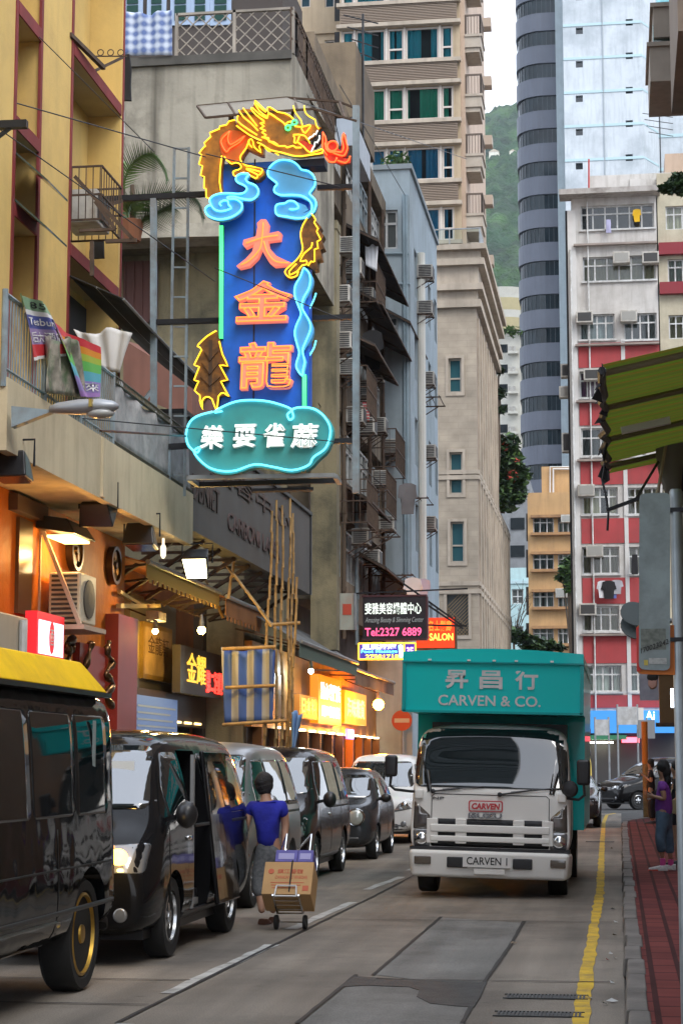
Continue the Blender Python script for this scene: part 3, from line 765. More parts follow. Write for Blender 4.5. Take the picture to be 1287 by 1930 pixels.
b = MB(); b.box(kx0, jx2 + 2, JY + .101, JY + 6, jz(345) + .003, jz(330)); b.build('roof_parapet', creamw, K_)
b = MB(); b.box(kx0 + .5, jx2 + 2, JY + 2, JY + 6, jz(330) + .003, jz(272)); b.build('roof_hut', pink, K_)

# ---------------- small tan block and pale blue house to the left of it
L_ = thing('tan_building', 'small tan apartment block with rounded floor bands beside the red and white building', 'building',(-5,125,0))
LY = 125.0; lx0, lx1 = at(994,1000, LY).x, at(1090,1000, LY).x
tan = mat('tan_render',(.50,.31,.14),.8, var=.2, vs=.6, dirt=(.25,.15,.08), dirt_amt=.4, streak=.4)
def lz(py): return at(1040, py, LY).z
hs = []
for py in (974,1043,1114,1183):
    for (a, c) in ((1004,1043),(1051,1079)):
        p, q = at(a, py + 31, LY), at(c, py, LY); hs.append((p.x - lx0, q.x - lx0, p.z, q.z))
wall_part(L_, 'front_wall', tan, [lambda b: facade(b,(lx0, LY,0), UX,-UY, lx1 - lx0, lz(932), hs,.2), lambda b: b.face((lx0, LY,0),(lx0, LY + 9,0),(lx0, LY + 9, lz(932)),(lx0, LY, lz(932))), lambda b: b.box(lx0, lx1, LY + .01, LY + 9, lz(932), lz(928))])
for h in hs: window(L_,(lx0, LY,0), UX,-UY, h,3,.66, MATS['white_frame'], MATS['glass_thin'],.2,.07, random.choice(ccol[:2]))
for py in (974,1043,1114,1183): 
    for d in (0,33):
        b = MB(); z = lz(py + d); b.box(lx0 + .2, lx1, LY - .4, LY - .003, z - .08, z + .1); b.build('floor_band', mat('tan_band',(.36,.2,.09),.8, dirt=(.1,.06,.04), dirt_amt=.6), L_)
b = MB(); b.box(at(1020,900, LY + 3).x, lx1, LY + 3, LY + 8, lz(928), lz(866)); b.build('stair_hut', tan, L_)
b = MB(); p = at(1042,910, LY + 2.8); b.tube([at(1042,930, LY + 2.8), at(1042,884, LY + 2.8), at(1088,884, LY + 2.8)],.07); b.tube([at(1036,930, LY + 2.8), at(1036,880, LY + 2.8), at(1088,880, LY + 2.8)],.05); b.build('roof_pipe', pier, L_)
M_ = thing('aqua_building', 'pale aqua house between the stone podium and the tan block', 'building',(-10,140,0))
MY = 140.0; mx0, mx1 = at(955,1100, MY).x, at(1000,1100, MY).x
hs = []
for py in (1110,1180):
    p, q = at(964, py + 28, MY), at(986, py, MY); hs.append((p.x - mx0, q.x - mx0, p.z, q.z))
wall_part(M_, 'front_wall', mat('aqua_render',(.42,.60,.62),.8, var=.15, streak=.3), [lambda b: facade(b,(mx0, MY,0), UX,-UY, mx1 - mx0, at(980,1070, MY).z, hs,.2), lambda b: b.box(mx0, mx1, MY + .01, MY + 5, at(980,1070, MY).z - .2, at(980,1070, MY).z)])
for h in hs: window(M_,(mx0, MY,0), UX,-UY, h,2,.5, MATS['white_frame'], MATS['glass_grey'],.2,.07)
b = MB(); b.box(mx0, mx1, MY - .1, MY - .003, at(980,1100, MY).z, at(980,1094, MY).z); b.build('floor_band', aqua, M_)
# grey flats glimpsed behind the flowering tree
b_ = thing('grey_flats', 'dark grey flats glimpsed behind the flowering tree', 'building',(-11,150,0))
b = MB(); p, q = at(940,1080,150), at(998,905,150); b.box(p.x, q.x,150,158,0, q.z); b.build('wall', mat('flats_grey',(.2,.21,.22),.8, var=.3), b_)
for k in range(3):
    p, q = at(962,1050 - k * 52,150), at(988,1028 - k * 52,150); b = MB(); b.box(p.x, q.x,149.9,149.99, p.z, q.z); b.build('window', MATS['glass_dark'], b_)
# house high on the hill
for (px, py, s, lab) in ((931,297,2.0, 'pale house high on the wooded hill, left of the purple tower'),(966,292,1.3, 'tiny pale hut high on the hill close to the purple tower')):
    t = CAM + ray(px, py) * 10
    d = ray(px, py); Y = 420
    while Y < 940:
        p = CAM + d * (Y / d.y)
        if p.z < hill_z(p.x, p.y) + 3: break
        Y += 2
    o = thing('hill_house', lab, 'house', p, group='houses on the hill')
    b = MB(); b.box(p.x - s, p.x + s, p.y - s, p.y + s, p.z - 6, p.z + s * .9); b.build('wall', cream, o)
    b = MB(); b.prism([(p.x - s * 1.1, p.y - s * 1.1, p.z + s * .9),(p.x + s * 1.1, p.y - s * 1.1, p.z + s * .9),(p.x, p.y - s * 1.1, p.z + s * 1.5)],(0, s * 2.2,0)); b.build('roof', mat('hill_roof',(.45,.38,.3),.8), o)

# ---------------- right hand side building (mostly out of frame)
N_ = thing('brown_building', 'brown apartment block along the right pavement with stacked box balconies high up', 'building',(3,30,0))
brn = mat('brown_render',(.19,.14,.10),.8, var=.2, vs=.8, streak=.3)
NX = 2.6; hs = [(a, a + 1.5, z, z + 1.6) for a in range(2,52,5) for z in (6,9.2,12.4,15.6,18.8)]
wall_part(N_, 'street_wall', brn, [lambda b: facade(b,(NX,58,0),-UY,-UX,14,40, [h for h in hs if h[1] < 13.5],.2), lambda b: facade(b,(NX,43.99,0),-UY,-UX,46,13, [(h[0] - 14, h[1] - 14, h[2], h[3]) for h in hs if h[0] > 15 and h[3] < 12],.2), lambda b: b.face((NX,58,0),(NX + 12,58,0),(NX + 12,58,40),(NX,58,40)), lambda b: b.face((NX,44,13),(NX + 12,44,13),(NX + 12,44,40),(NX,44,40)), lambda b: b.face((NX,44,13),(NX,-2,13),(NX + 12,-2,13),(NX + 12,44,13))])
b = MB()
for h in hs:
    if h[1] < 13.5 or (h[0] > 15 and h[3] < 12): b.box(NX + .17, NX + .19,58 - h[1],58 - h[0], h[2], h[3])
b.build('street_windows', MATS['glass_dark'], N_)
BY = 52.0
for k,(z0, z1, px0) in enumerate([(at(1240,153, BY).z, at(1240,88, BY).z,1224),(at(1240,70, BY).z, at(1240,14, BY).z,1232)]):
    b = MB(); xa = at(px0,120, BY).x; b.box(xa, NX - .002, BY, BY + 3, z0, z1); b.box(xa - .08, NX - .002, BY - .08, BY + 3.08, z1 + .001, z1 + .12)
    o = b.build('balcony', mat('balcony_tan',(.30,.25,.20),.75, var=.2, streak=.3), N_)
    b = MB(); b.box(xa + .1, NX - .01, BY + .12, BY + .18, z1 + .12, z1 + .7); b.build('glass_panel', MATS['glass_teal'], o)
b = MB(); xa = at(1262,100, BY - 1).x; z0 = at(1262,215, BY - 1).z; b.box(xa, NX - .002, BY - 7, BY - 1, z0, z0 + 12); b.build('bay', brn, N_)
# unseen block behind the camera, sized and placed for its reflection in windscreens
O_ = thing('reflected_building', 'grey banded office block behind the viewpoint, shaped for its reflection in windscreens', 'building',(-4,-45,0))
b = MB(); b.box(-45,-3.1,-75,-60,0,135); b.build('wall', mat('office_grey',(.16,.165,.17),.7, var=.2), O_)
b = MB()
for k in range(36): b.box(-45,-3.0,-59.99,-58.8,3.4 + k * 3.6,4.7 + k * 3.6)
b.build('window_strip', MATS['glass_dark'], O_)
# ================================================================== LEFT ROW OF BUILDINGS
# ---------------- yellow building with red edges and a long balcony
A_ = thing('yellow_building', 'yellow rendered tenement with dark red edges, a long balcony and an orange tiled shop below', 'building',(-7.3,24,0))
yelw = mat('yellow_render',(.64,.44,.14),.8, var=.14, vs=.9, dirt=(.30,.2,.08), dirt_amt=.4, streak=.25, bump=.15, bs=15)
redt = mat('red_trim',(.20,.022,.022),.7, var=.3, vs=3)
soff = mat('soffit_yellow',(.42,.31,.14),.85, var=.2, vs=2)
AX = -7.3
def ay(px): return atx(px,300, AX).y
y0, y1, y2, y3 = ay(26), ay(74), ay(133), ay(231)
ZT = 17.0
b = MB(); b.box(AX - .5, AX,17, y0,5.06, ZT); b.box(AX - .5, AX, y1, y2,5.06, ZT); b.box(AX - .62, AX - .502,17, y3,5.06, ZT)
b.box(AX - .5, AX, y3 - .14, y3,5.06, ZT); b.box(-16, AX - .63,18, y3,5.06, ZT)
b.build('wall', yelw, A_)
b = MB()
for y in (y0, y1, y2): b.box(AX - .02, AX + .015, y - .045, y + .045,5.06, ZT)
b.box(AX - .02, AX + .015, y3 - .05, y3 + .012,5.06, ZT)
b.build('red_edge', redt, A_)
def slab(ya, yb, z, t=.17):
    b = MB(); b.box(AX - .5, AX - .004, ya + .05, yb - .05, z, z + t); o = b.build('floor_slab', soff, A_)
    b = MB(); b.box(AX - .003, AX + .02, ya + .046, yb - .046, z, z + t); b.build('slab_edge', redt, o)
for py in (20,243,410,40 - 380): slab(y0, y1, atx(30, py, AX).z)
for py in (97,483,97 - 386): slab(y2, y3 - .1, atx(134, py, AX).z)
# recess windows: open top hung panes and a casement
pane = mat('hopper_pane',(.05,.07,.06),.15)
for (pa, pb) in (((28,285),(88,335)),((24,370),(78,415))):
    p = atx(pa[0], pa[1], AX - .1); z = p.z; b = MB()
    b.hexa([(AX - .1, y0 + .08, z - .03),(AX - .1, y1 - .08, z - .03),(AX + .42, y1 - .08, z - .5),(AX + .42, y0 + .08, z - .5),(AX - .1, y0 + .08, z),(AX - .1, y1 - .08, z),(AX + .42, y1 - .08, z - .47),(AX + .42, y0 + .08, z - .47)])
    b.build('hopper_window', pane, A_)
zw = atx(150,380, AX - .4).z
window(A_,(AX - .48, y2 + .05,0), UY, UX,(.12,1.35, zw + .1, zw + 2.1),3,.6, MATS['white_frame'], MATS['glass_grey'],.02,.07)
b = MB(); za = atx(150,62, AX).z; b.box(AX - .5, AX - .47, y2 + .15, y2 + 1.4, za, za + 2); b.build('dark_window', MATS['glass_dark'], A_)
b = MB(); zd = 5.1; b.box(AX - .5, AX - .46, y2 + .05, y3 - .2, zd, atx(134,500, AX).z - .02); b.build('dark_opening', MATS['room'], A_)
# balcony
BX = -6.3
zb0, zb1 = 4.92,5.70
by0 = atx(16,700, BX).y; by1 = atx(364,980, BX).y
conp = mat('balcony_cream',(.58,.50,.34),.8, var=.12, vs=1.2, dirt=(.22,.18,.12), dirt_amt=.35, streak=.5)
b = MB(); b.box(BX - .12, BX, by0, by1, zb0, zb1); b.box(AX - 1, BX - .121, by0 + .1, by1, zb0 + .05, zb0 + .17); b.box(AX - .5, BX - .121, by0, by0 + .099, zb0 - .12, zb1); b.box(AX + .01, BX - .121, by1 - .1, by1, zb0 + .171, zb1)
ym = atx(190,900, BX).y; b.box(BX + .001, BX + .035, ym, ym + .12, zb0 + .02, zb1 - .02)
bal = b.build('balcony', conp, A_)
b = MB(); zr = 6.6; ye = atx(222,640, BX).y
n = 46
for k in range(n + 1): y = by0 + (ye - by0) * k / n; b.tube([(BX - .05, y, zb1),(BX - .05, y, zr)],.011,5)
b.tube([(BX - .05, by0, zr),(BX - .05, ye, zr)],.028,6); b.tube([(BX - .05, by0, zb1 + .1),(BX - .05, ye, zb1 + .1)],.018,5)
for t in (0,.33,.66,1): y = by0 + (ye - by0) * t; b.tube([(BX - .05, y, zb1 - .1),(BX - .05, y, zr + .05)],.034,7)
b.build('railing', MATS['steel_blue'], bal)
b = MB()
def net(u, v): y = ye + .08 + (by1 - ye - .1) * u; return (BX - .05 + .03 * math.sin(u * 30) * v, y, zb1 + .02 + (.88 - .12 * math.sin(u * 5) ** 2) * v)
b.grid(net,40,6); b.build('net_screen', mat('net_grey',(.30,.31,.32),.8, var=.4, vs=4, dirt=(.5,.5,.5), dirt_amt=.5), bal, smooth=True, solid=.01)
b = MB()
for zz in (zb1 + .05, zb1 + .82, zb1 + .9):
    b.tube([(BX - .03, ye, zz),(BX - .03, by1, zz)],.02,5)
for k in range(60): 
    y = ye + (by1 - ye) * k / 60; b.bar((BX - .02, y, zb1 - .02),(BX - .02, y + .05, zb1 + .05),.012); b.bar((BX - .02, y, zb1 + .82),(BX - .02, y + .05, zb1 + .9),.012)
b.build('mesh_rail', mat('dark_mesh',(.06,.055,.035),.7), bal)
# ground floor shop
orng = mat('orange_tile',(.52,.155,.018),.55, var=.25, vs=2.5, dirt=(.30,.085,.012), dirt_amt=.4, bump=.5, bs=9, spec=.2)
b = MB(); b.box(AX - .3, AX,17,27.8,0, zb0 + .045); b.box(-12, AX - .301,27.5,27.8,0, zb0 + .045)
b.build('shop_wall', orng, A_)
b = MB(); p, q = atx(27,1155, AX), atx(56,985, AX); b.box(AX + .003, AX + .05, p.y, q.y, p.z, q.z)
b.build('shop_window', mat('window_brown',(.09,.05,.02),.3), A_)
b = MB(); b.box(AX + .003, AX + .12, atx(16,960, AX).y, atx(75,960, AX).y, q.z + .05, q.z + .25); b.build('window_hood', mat('hood_brown',(.07,.035,.015),.6), A_)
b = MB(); b.box(AX + .003, AX + .2, atx(222,1200, AX).y - .7,27.86,0, atx(210,1160, AX).z); b.build('red_pillar', mat('red_lacquer',(.28,.03,.02),.35, var=.3), A_)

# ---------------- bare concrete tenement behind the neon sign
B_ = thing('grey_tenement', 'weathered bare concrete tenement end wall with a mesh fenced roof, behind the neon sign', 'building',(-10,36,0))
BY_ = 36.4
grey = mat('old_concrete',(.40,.37,.30),.9, var=.4, vs=.55, dirt=(.10,.09,.07), dirt_amt=1, streak=1, bump=.4, bs=12, sv=.2)
moss = mat('mossy_concrete',(.25,.215,.13),.9, var=.3, vs=.8, dirt=(.05,.05,.035), dirt_amt=.9, streak=.85, bump=.4)
def bz(py): return at(450, py, BY_).z
BXR = at(548,150, BY_).x
z_t = bz(103); z_l = bz(425)
b = MB(); b.box(-16, BXR, BY_, BY_ + .4, z_l, z_t)
# the street corner leans back in a curve
pp = [(BXR, BY_),(BXR + .06, BY_ + .3),(BXR + .06, BY_ + 1.6),(BXR + .02, BY_ + 5.8)]
for (xa, ya),(xb, yb) in zip(pp, pp[1:]): b.face((xa, ya, z_l - .28),(xb, yb, z_l - .28),(xb, yb, z_t),(xa, ya, z_t))
b.face((-16, BY_ + .401, z_t - .3),(BXR, BY_ + .401, z_t - .3),(BXR + .3, BY_ + 6, z_t - .3),(-16, BY_ + 6, z_t - .3))
b.build('end_wall', grey, B_)
b = MB(); b.box(-16,-7.35, BY_ + .9, BY_ + 1.2,0, z_l - .001); b.box(-7.65,-7.351, BY_ + 1.2, BY_ + 5.9,0, z_l - .29); b.face((-16, BY_ + .4, z_l - .285),(BXR, BY_ + .4, z_l - .285),(BXR + .02, BY_ + 5.8, z_l - .285),(-16, BY_ + 5.8, z_l - .285)); b.build('lower_wall', moss, B_)
b = MB()
def lip(t): return -16 + (BXR + 16) * t
N = 16
for k in range(N):
    xa, xb = lip(k / N), lip((k + 1) / N); d = lambda t: .35 - .25 * max(0,(t - .72) / .28) ** 1.5
    ta, tb = k / N,(k + 1) / N
    b.hexa([(xa, BY_ - d(ta), z_l - .28),(xb, BY_ - d(tb), z_l - .28),(xb, BY_ + .9, z_l - .28),(xa, BY_ + .9, z_l - .28),(xa, BY_ - d(ta), z_l - .002),(xb, BY_ - d(tb), z_l - .002),(xb, BY_ + .9, z_l - .002),(xa, BY_ + .9, z_l - .002)])
b.build('ledge', mat('ledge_pale',(.42,.39,.32),.85, dirt=(.1,.09,.07), dirt_amt=.6, streak=.6), B_)
b = MB(); b.box(-16, BXR + .02, BY_ - .08, BY_ - .004, z_t - .16, z_t + .02); b.build('coping', mat('coping_black',(.09,.085,.075),.9, var=.6, vs=2), B_)
p, q = at(233,610, BY_ + .9), at(299,492, BY_ + .9); b = MB(); b.box(p.x, q.x, BY_ + .85, BY_ + .897, p.z, q.z)
for k in range(4): b.box(p.x + k * (q.x - p.x) / 4 + .02, p.x + k * (q.x - p.x) / 4 + .05, BY_ + .82, BY_ + .848, p.z, q.z)
b.build('door', mat('maroon_door',(.11,.045,.04),.7, var=.3, streak=.4), B_)
# roof terrace fence and hut
zf = bz(20)
xm = at(331,60, BY_).x
b = MB()
x0, x1 = xm, BXR + .02; st = .27; Hh = zf - z_t
k = x0 - Hh
while k < x1:
    for sg in (1,-1):
        p = V((k, BY_ + .1, z_t)) if sg > 0 else V((k + Hh, BY_ + .12, z_t)); q = V((k + Hh, BY_ + .1, zf)) if sg > 0 else V((k, BY_ + .12, zf))
        d = q - p; t0, t1 = 0,1
        ta, tb = (x0 - p.x) / d.x,(x1 - p.x) / d.x; t0, t1 = max(0, min(ta, tb)), min(1, max(ta, tb))
        if t1 > t0 + .01: b.bar(p + d * t0, p + d * t1,.022,.022)
    k += st
for x in (x0,(x0 + x1) / 2, x1): b.box(x - .03, x + .03, BY_ + .07, BY_ + .15, z_t, zf + .05)
b.box(x0, x1, BY_ + .07, BY_ + .15, zf, zf + .05)
b.build('lattice_fence', mat('fence_pale',(.36,.32,.27),.7,.2, var=.4), B_)
# fence along the street side, rusty, hung with climbing scraps
b = MB()
for (xa, ya),(xb, yb) in zip(pp, pp[1:]):
    n = max(2, int((V((xb, yb,0)) - V((xa, ya,0))).length / .22))
    for k in range(n + 1):
        x, y = xa + (xb - xa) * k / n, ya + (yb - ya) * k / n; b.bar((x, y, z_t),(x, y, zf),.03)
    for z in (z_t + .3, z_t + .8, zf): b.bar((xa, ya, z),(xb, yb, z),.03)
b.build('street_cage', MATS['rust'], B_)
b = MB(); b.box(-15, BXR - .6, BY_ + 2.4, BY_ + 5, z_t - .29, z_t + 2.9); hut = b.build('roof_hut', mat('hut_dark',(.06,.05,.045),.9), B_)
for (pa, pb) in ((240,262),(286,306),(330,352),(368,388),(405,428)):
    p, q = at(pa,40, BY_ + 2.38), at(pb,-20, BY_ + 2.38)
    b = MB(); b.box(p.x - .1, q.x + .1, BY_ + 2.36, BY_ + 2.398, p.z - .1, q.z); w = b.build('window', mat('blue_frame',(.32,.42,.58),.5), hut)
    b = MB(); b.box(p.x, q.x, BY_ + 2.33, BY_ + 2.359, p.z,(p.z + q.z) / 2 - .02); b.box(p.x, q.x, BY_ + 2.33, BY_ + 2.359,(p.z + q.z) / 2 + .02, q.z); b.build('pane', MATS['glass_green'], w)
# wall on the street side below

# ---------------- old tenement crowded with cages, air conditioners and washing
C_ = thing('old_tenement', 'old stained tenement crowded with canopies, cages and air conditioners above the shops', 'building',(-7,50,0))
CXF = -6.9
def cy(px): return atx(px,500, CXF).y
fin_y = 42.3
fx0, fx1 = at(586,800, fin_y).x, at(634,800, fin_y).x
b = MB(); b.box(fx0, fx1, fin_y, fin_y + .5,4.2, at(610,432, fin_y).z); b.box(fx0 - .02, fx1 + .02, fin_y - .03, fin_y + .52, at(610,432, fin_y).z + .001, at(610,424, fin_y).z + .1)
b.build('party_wall_fin', moss, C_)
bandA = mat('stained_beige',(.23,.175,.115),.9, var=.4, vs=.9, dirt=(.10,.08,.055), dirt_amt=.8, streak=.8, bump=.3)
CZT = 18.4; cyA, cyB = 42.9,57.0
b = MB(); b.box(-14, CXF - .55, cyA, cyB,0, CZT); b.build('back_wall', mat('dark_back_wall',(.10,.09,.075),.9, var=.4, dirt=(.04,.04,.035), dirt_amt=.6), C_)  # back wall coloured darker than the balcony fronts
floors = [5.4,8.0,10.6,13.2,15.8]
for z in floors:
    b = MB(); b.box(CXF - .549, CXF, cyA, cyB, z, z + .95); b.build('balcony_front', bandA, C_)
    for k in range(6): b = MB(); y = cyA + .15 + k * (cyB - cyA - .3) / 5; b.box(CXF - .5, CXF - .05, y - .12, y + .12, z + .951, z + 2.6); b.build('wall_pier', bandA, C_)
    for k in range(5):
        ya = cyA + .3 + k * (cyB - cyA - .3) / 5; yb = ya + (cyB - cyA - .3) / 5 - .3
        window(C_,(CXF - .1, ya,0), UY, UX,(.03, yb - ya - .03, z + .96, z + 2.35),4,.65, MATS['white_frame'] if (k + int(z)) % 3 else MATS['steel_blue'], random.choice([MATS['glass_dark'], MATS['glass_grey'], MATS['glass_green']]),.08,.06)
b = MB(); b.box(-14, CXF + .05, cyA, cyB, CZT + .002, CZT + .5); b.build('parapet', bandA, C_)
# roof hut, blue white
b = MB(); p, q = at(634,330,45), at(668,222,45); b.box(p.x, q.x,45,48, at(640,275,45).z, q.z); b.build('roof_tank', mat('tank_blue',(.42,.48,.56),.6, var=.15, streak=.3), C_)
b = MB(); b.box(-9.5, at(640,190,46).x,49,53, CZT + .5, CZT + 2.6); b.build('roof_hut', bandA, C_)
b = MB(); b.box(-8.6,-7.65, cyA, cyB,0,5.398); b.build('shop_base', mat('shop_base_dark',(.05,.04,.035),.8), C_)

# ---------------- pale blue house with a white pipe
D_ = thing('pale_blue_building', 'narrow pale blue rendered house with a thick white drain pipe beside the stone podium', 'building',(-7,60,0))
DX, DY0, DY1 = -6.3,57.1,66.0
dx0 = at(600,500, DY0).x; DXc = at(772,400, DY0).x; DX = DXc
dzt = at(740,313, DY0).z
dblue = mat('pale_blue_render',(.38,.46,.51),.85, var=.15, vs=.6, dirt=(.2,.24,.25), dirt_amt=.5, streak=.5)
hs = []
for (a, y0_, c, y1_) in [(706,395,749,470),(714,595,750,650)]:
    p, q = at(a, y1_, DY0), at(c, y0_, DY0); hs.append((p.x - dx0, q.x - dx0, p.z, q.z))
sh = [(1.2 + k * 2.2,2.1 + k * 2.2, z, z + 1.5) for k in range(4) for z in (5.5,8.2,10.9,13.6,16.3)]
wall_part(D_, 'wall', dblue, [lambda b: facade(b,(dx0, DY0,0), UX,-UY, DX - dx0, dzt, hs,.15), lambda b: facade(b,(DX, DY0,0), UY, UX, DY1 - DY0, dzt, sh,.15),
                              lambda b: b.face((dx0, DY0, dzt - .4),(DX, DY0, dzt - .4),(DX, DY1, dzt - .4),(dx0, DY1, dzt - .4))])
for h in hs: window(D_,(dx0, DY0,0), UX,-UY, h,2,.66, MATS['white_frame'], MATS['glass_grey'],.15,.07)
for h in sh: window(D_,(DX, DY0,0), UY, UX, h,2,.6, MATS['white_frame'], MATS['glass_dark'],.15,.06)
b = MB(); b.box(dx0, DX + .08, DY0 - .08, DY0 - .002, dzt - .12, dzt + .04); b.box(DX + .002, DX + .08, DY0, DY1, dzt - .12, dzt + .04); b.build('coping', mat('coping_grey',(.25,.29,.31),.8), D_)
b = MB()
for px in (761,766): 
    p = at(px,500, DY0 - .06); b.tube([(p.x, DY0 - .06,4),(p.x, DY0 - .06, at(px,368, DY0).z)],.045,7)
b.tube([at(703,478, DY0 - .05), at(770,478, DY0 - .05)],.04); b.tube([at(703,535, DY0 - .05), at(772,535, DY0 - .05)],.04)
b.build('drain_pipe', mat('pipe_blue',(.30,.40,.46),.6, var=.3), D_)
b = MB(); yp = atx(795,800, DX + .12).y; b.tube([(DX + .12, yp,4.5),(DX + .12, yp, atx(795,500, DX).z)],.13,10); b.build('white_pipe', mat('white_pipe',(.75,.75,.68),.4, var=.1), D_)
b = MB(); p = at(698,315, DY0 - 1.2); b.tube([at(698,250, DY0 - .3), at(698,440, DY0 - .3)],.075,8); b.build('vent_pipe', MATS['white_frame'], D_)

# ================================================================== THINGS HUNG ON THE LEFT ROW
def ac_unit(px, py, X, label, s=(.62,.5,.42), group='window air conditioners', depth=.45):
    """box air conditioner sticking out of a street facade at X, near face towards us"""
    c = atx(px, py, X + depth / 2)
    b = MB(); w, h = s[0], s[2]
    b.box(c.x - depth / 2, c.x + depth / 2, c.y, c.y + w, c.z - h / 2, c.z + h / 2); o = b.build('air_conditioner', MATS['ac_white'], bevel=.015)
    tag(o, label, 'air conditioner', group)
    b = MB()
    for k in range(7): z = c.z - h / 2 + .05 + k * (h - .1) / 6; b.box(c.x - depth / 2 + .05, c.x + depth / 2 - .05, c.y - .012, c.y - .002, z - .014, z + .014)
    b.build('vent_grille', MATS['ac_dark'], o)
    b = MB(); b.box(c.x + depth / 2 + .002, c.x + depth / 2 + .012, c.y + .05, c.y + w - .05, c.z - h / 2 + .05, c.z + h / 2 - .05); b.build('outer_grille', MATS['ac_dark'], o)
    b = MB()
    for yy in (c.y + .06, c.y + w - .06): b.bar((X - .02, yy, c.z - h / 2 - .02),(c.x + depth / 2, yy, c.z - h / 2 - .02),.03); b.bar((X - .02, yy, c.z - h / 2 - .35),(c.x + depth / 2, yy, c.z - h / 2 - .03),.025)
    b.build('bracket', MATS['rust'], o)
    return o
acs = [(655,460, 'air conditioner in the top row of the old tenement, right of the dragon claw'),(688,555, 'air conditioner under the dark canopy of the old tenement'),(654,612, None),(655,690, None),(690,730, None),(712,800, None),(735,840, None),(748,838, None),(690,800, None),(728,985, None),(700,1050, None),(760,685, None),(665,500, None),(742,1000, None)]
desc = ['left of the tall steel pole at the neon sign', 'below the pale cloud panel of the neon sign', 'above hanging dark clothes', 'beside red striped washing', 'over an orange rust patch', 'left one of the pair on the fourth floor of the old tenement', 'right one of the pair on the fourth floor of the old tenement', 'level with the cloud shaped name panel', 'low on the old tenement under the hanging black coat', 'just above the black beauty centre sign', 'close to the pale blue house wall', 'in the shade of the topmost cage', 'beside the white drain pipe, low down']
for k,(px, py, lab) in enumerate(acs):
    ac_unit(px, py, CXF, lab or 'weathered air conditioner ' + desc[(k - 1) % 13])
for (px, py, lab) in [(800,510, 'beige air conditioner high on the pale blue house'),(800,578, 'air conditioner pair at mid height of the pale blue house, upper one'),(803,712, 'air conditioner on the pale blue house level with the podium window'),(806,850, 'air conditioner on the pale blue house beside the white pipe'),(806,985, 'lowest air conditioner on the pale blue house above the red salon sign')]:
    ac_unit(px, py, DX, lab, depth=.5)
# sheet metal canopies on the old tenement
def canopy(name, pts, drop, m, label, cat='canopy', group=None, ribs=0):
    b = MB(); P = [V(p) for p in pts]
    b.prism(P,(0,0,-.05)); o = b.build(name, m); tag(o, label, cat, group)
    b = MB()
    for a, c in zip(P, P[1:] + P[:1]): b.bar(a + V((0,0,-.07)), c + V((0,0,-.07)),.04)
    for k in range(ribs): t = (k + .5) / ribs; b.bar(P[0].lerp(P[1], t) + V((0,0,-.08)), P[3].lerp(P[2], t) + V((0,0,-.08)),.04)
    b.build('canopy_frame', MATS['rust'], o)
    return o
can = mat('canopy_dark',(.045,.04,.038),.8,.2, var=.5, vs=2, dirt=(.12,.09,.06), dirt_amt=.5)
for (p1, p2, out, lab) in [((652,500),(716,520),.85, 'dark sloping sheet canopy high on the old tenement below the white towel'),((664,600),(726,640),.8, 'rusty sheet canopy on the old tenement over the window rows in the middle'),((640,660),(690,700),.9, 'dark canopy on the old tenement beside the black hanging coat'),((724,610),(760,660),.8, 'sloping brown canopy at the far end of the old tenement'),((672,1050),(735,1120),.8, 'low rusty canopy of the old tenement above the beauty centre sign'),((650,930),(690,980),.7, 'small rusty canopy beside the steel pole end')]:
    a, c = atx(*p1, CXF), atx(*p2, CXF); z = (a.z + c.z) / 2
    canopy('window_canopy', [(CXF + .01, a.y, z + .35),(CXF + .01, c.y, z + .35),(CXF + out, c.y, z - .1),(CXF + out, a.y, z - .1)],0, can, lab, group='canopies on the old tenement', ribs=3)
# window cages / drying racks
def cage(px, py, X, L, label, out=.7, h=1.1):
    c = atx(px, py, X); b = MB()
    for z in (c.z, c.z + h / 2, c.z + h):
        b.bar((X, c.y, z),(X + out, c.y, z),.03); b.bar((X + out, c.y, z),(X + out, c.y + L, z),.03); b.bar((X, c.y + L, z),(X + out, c.y + L, z),.03)
    n = int(L / .14)
    for k in range(n + 1): y = c.y + L * k / n; b.bar((X + out, y, c.z),(X + out, y, c.z + h),.016)
    for k in range(4): b.bar((X + out * k / 4, c.y, c.z),(X + out * k / 4, c.y, c.z + h),.016)
    o = b.build('window_cage', MATS['rust']); return tag(o, label, 'window cage', 'window cages on the old tenement')
cage(640,985, CXF,2.2, 'green grey barred window cage under the steel pole end'); cage(640,770, CXF,2.0, 'rusty barred cage next to the cloud name panel'); cage(680,960, CXF,2.4, 'rusty barred cage full of boxes above the beauty centre sign'); cage(700,880, CXF,2.4, 'barred cage in the middle of the old tenement near a leaning pole'); cage(660,570, CXF,2, 'barred cage high on the old tenement behind the dragon claw')
def rack(px, py, X, L, label, out=1.2):
    c = atx(px, py, X); b = MB()
    for yy in (c.y, c.y + L): b.bar((X, yy, c.z),(X + out, yy, c.z),.04); b.bar((X, yy, c.z - .6),(X + out * .8, yy, c.z - .02),.03)
    for k in range(4): b.tube([(X + out * (.3 + .22 * k), c.y - .1, c.z + .03),(X + out * (.3 + .22 * k), c.y + L + .1, c.z + .03)],.014,5)
    o = b.build('drying_rack', MATS['rust']); return tag(o, label, 'drying rack', 'drying racks on the left facades')
for a in [(655,1000, CXF,1.6, 'iron drying rack with crossed struts beside the concrete fin'),(700,1085, CXF,1.8, 'iron drying rack just above the beauty centre sign'),(735,940, CXF,1.6, 'iron drying rack with the hanging grey coat'),(760,750, DX - .5,1.6, 'iron rack reaching out in front of the stone podium window')]: rack(*a)
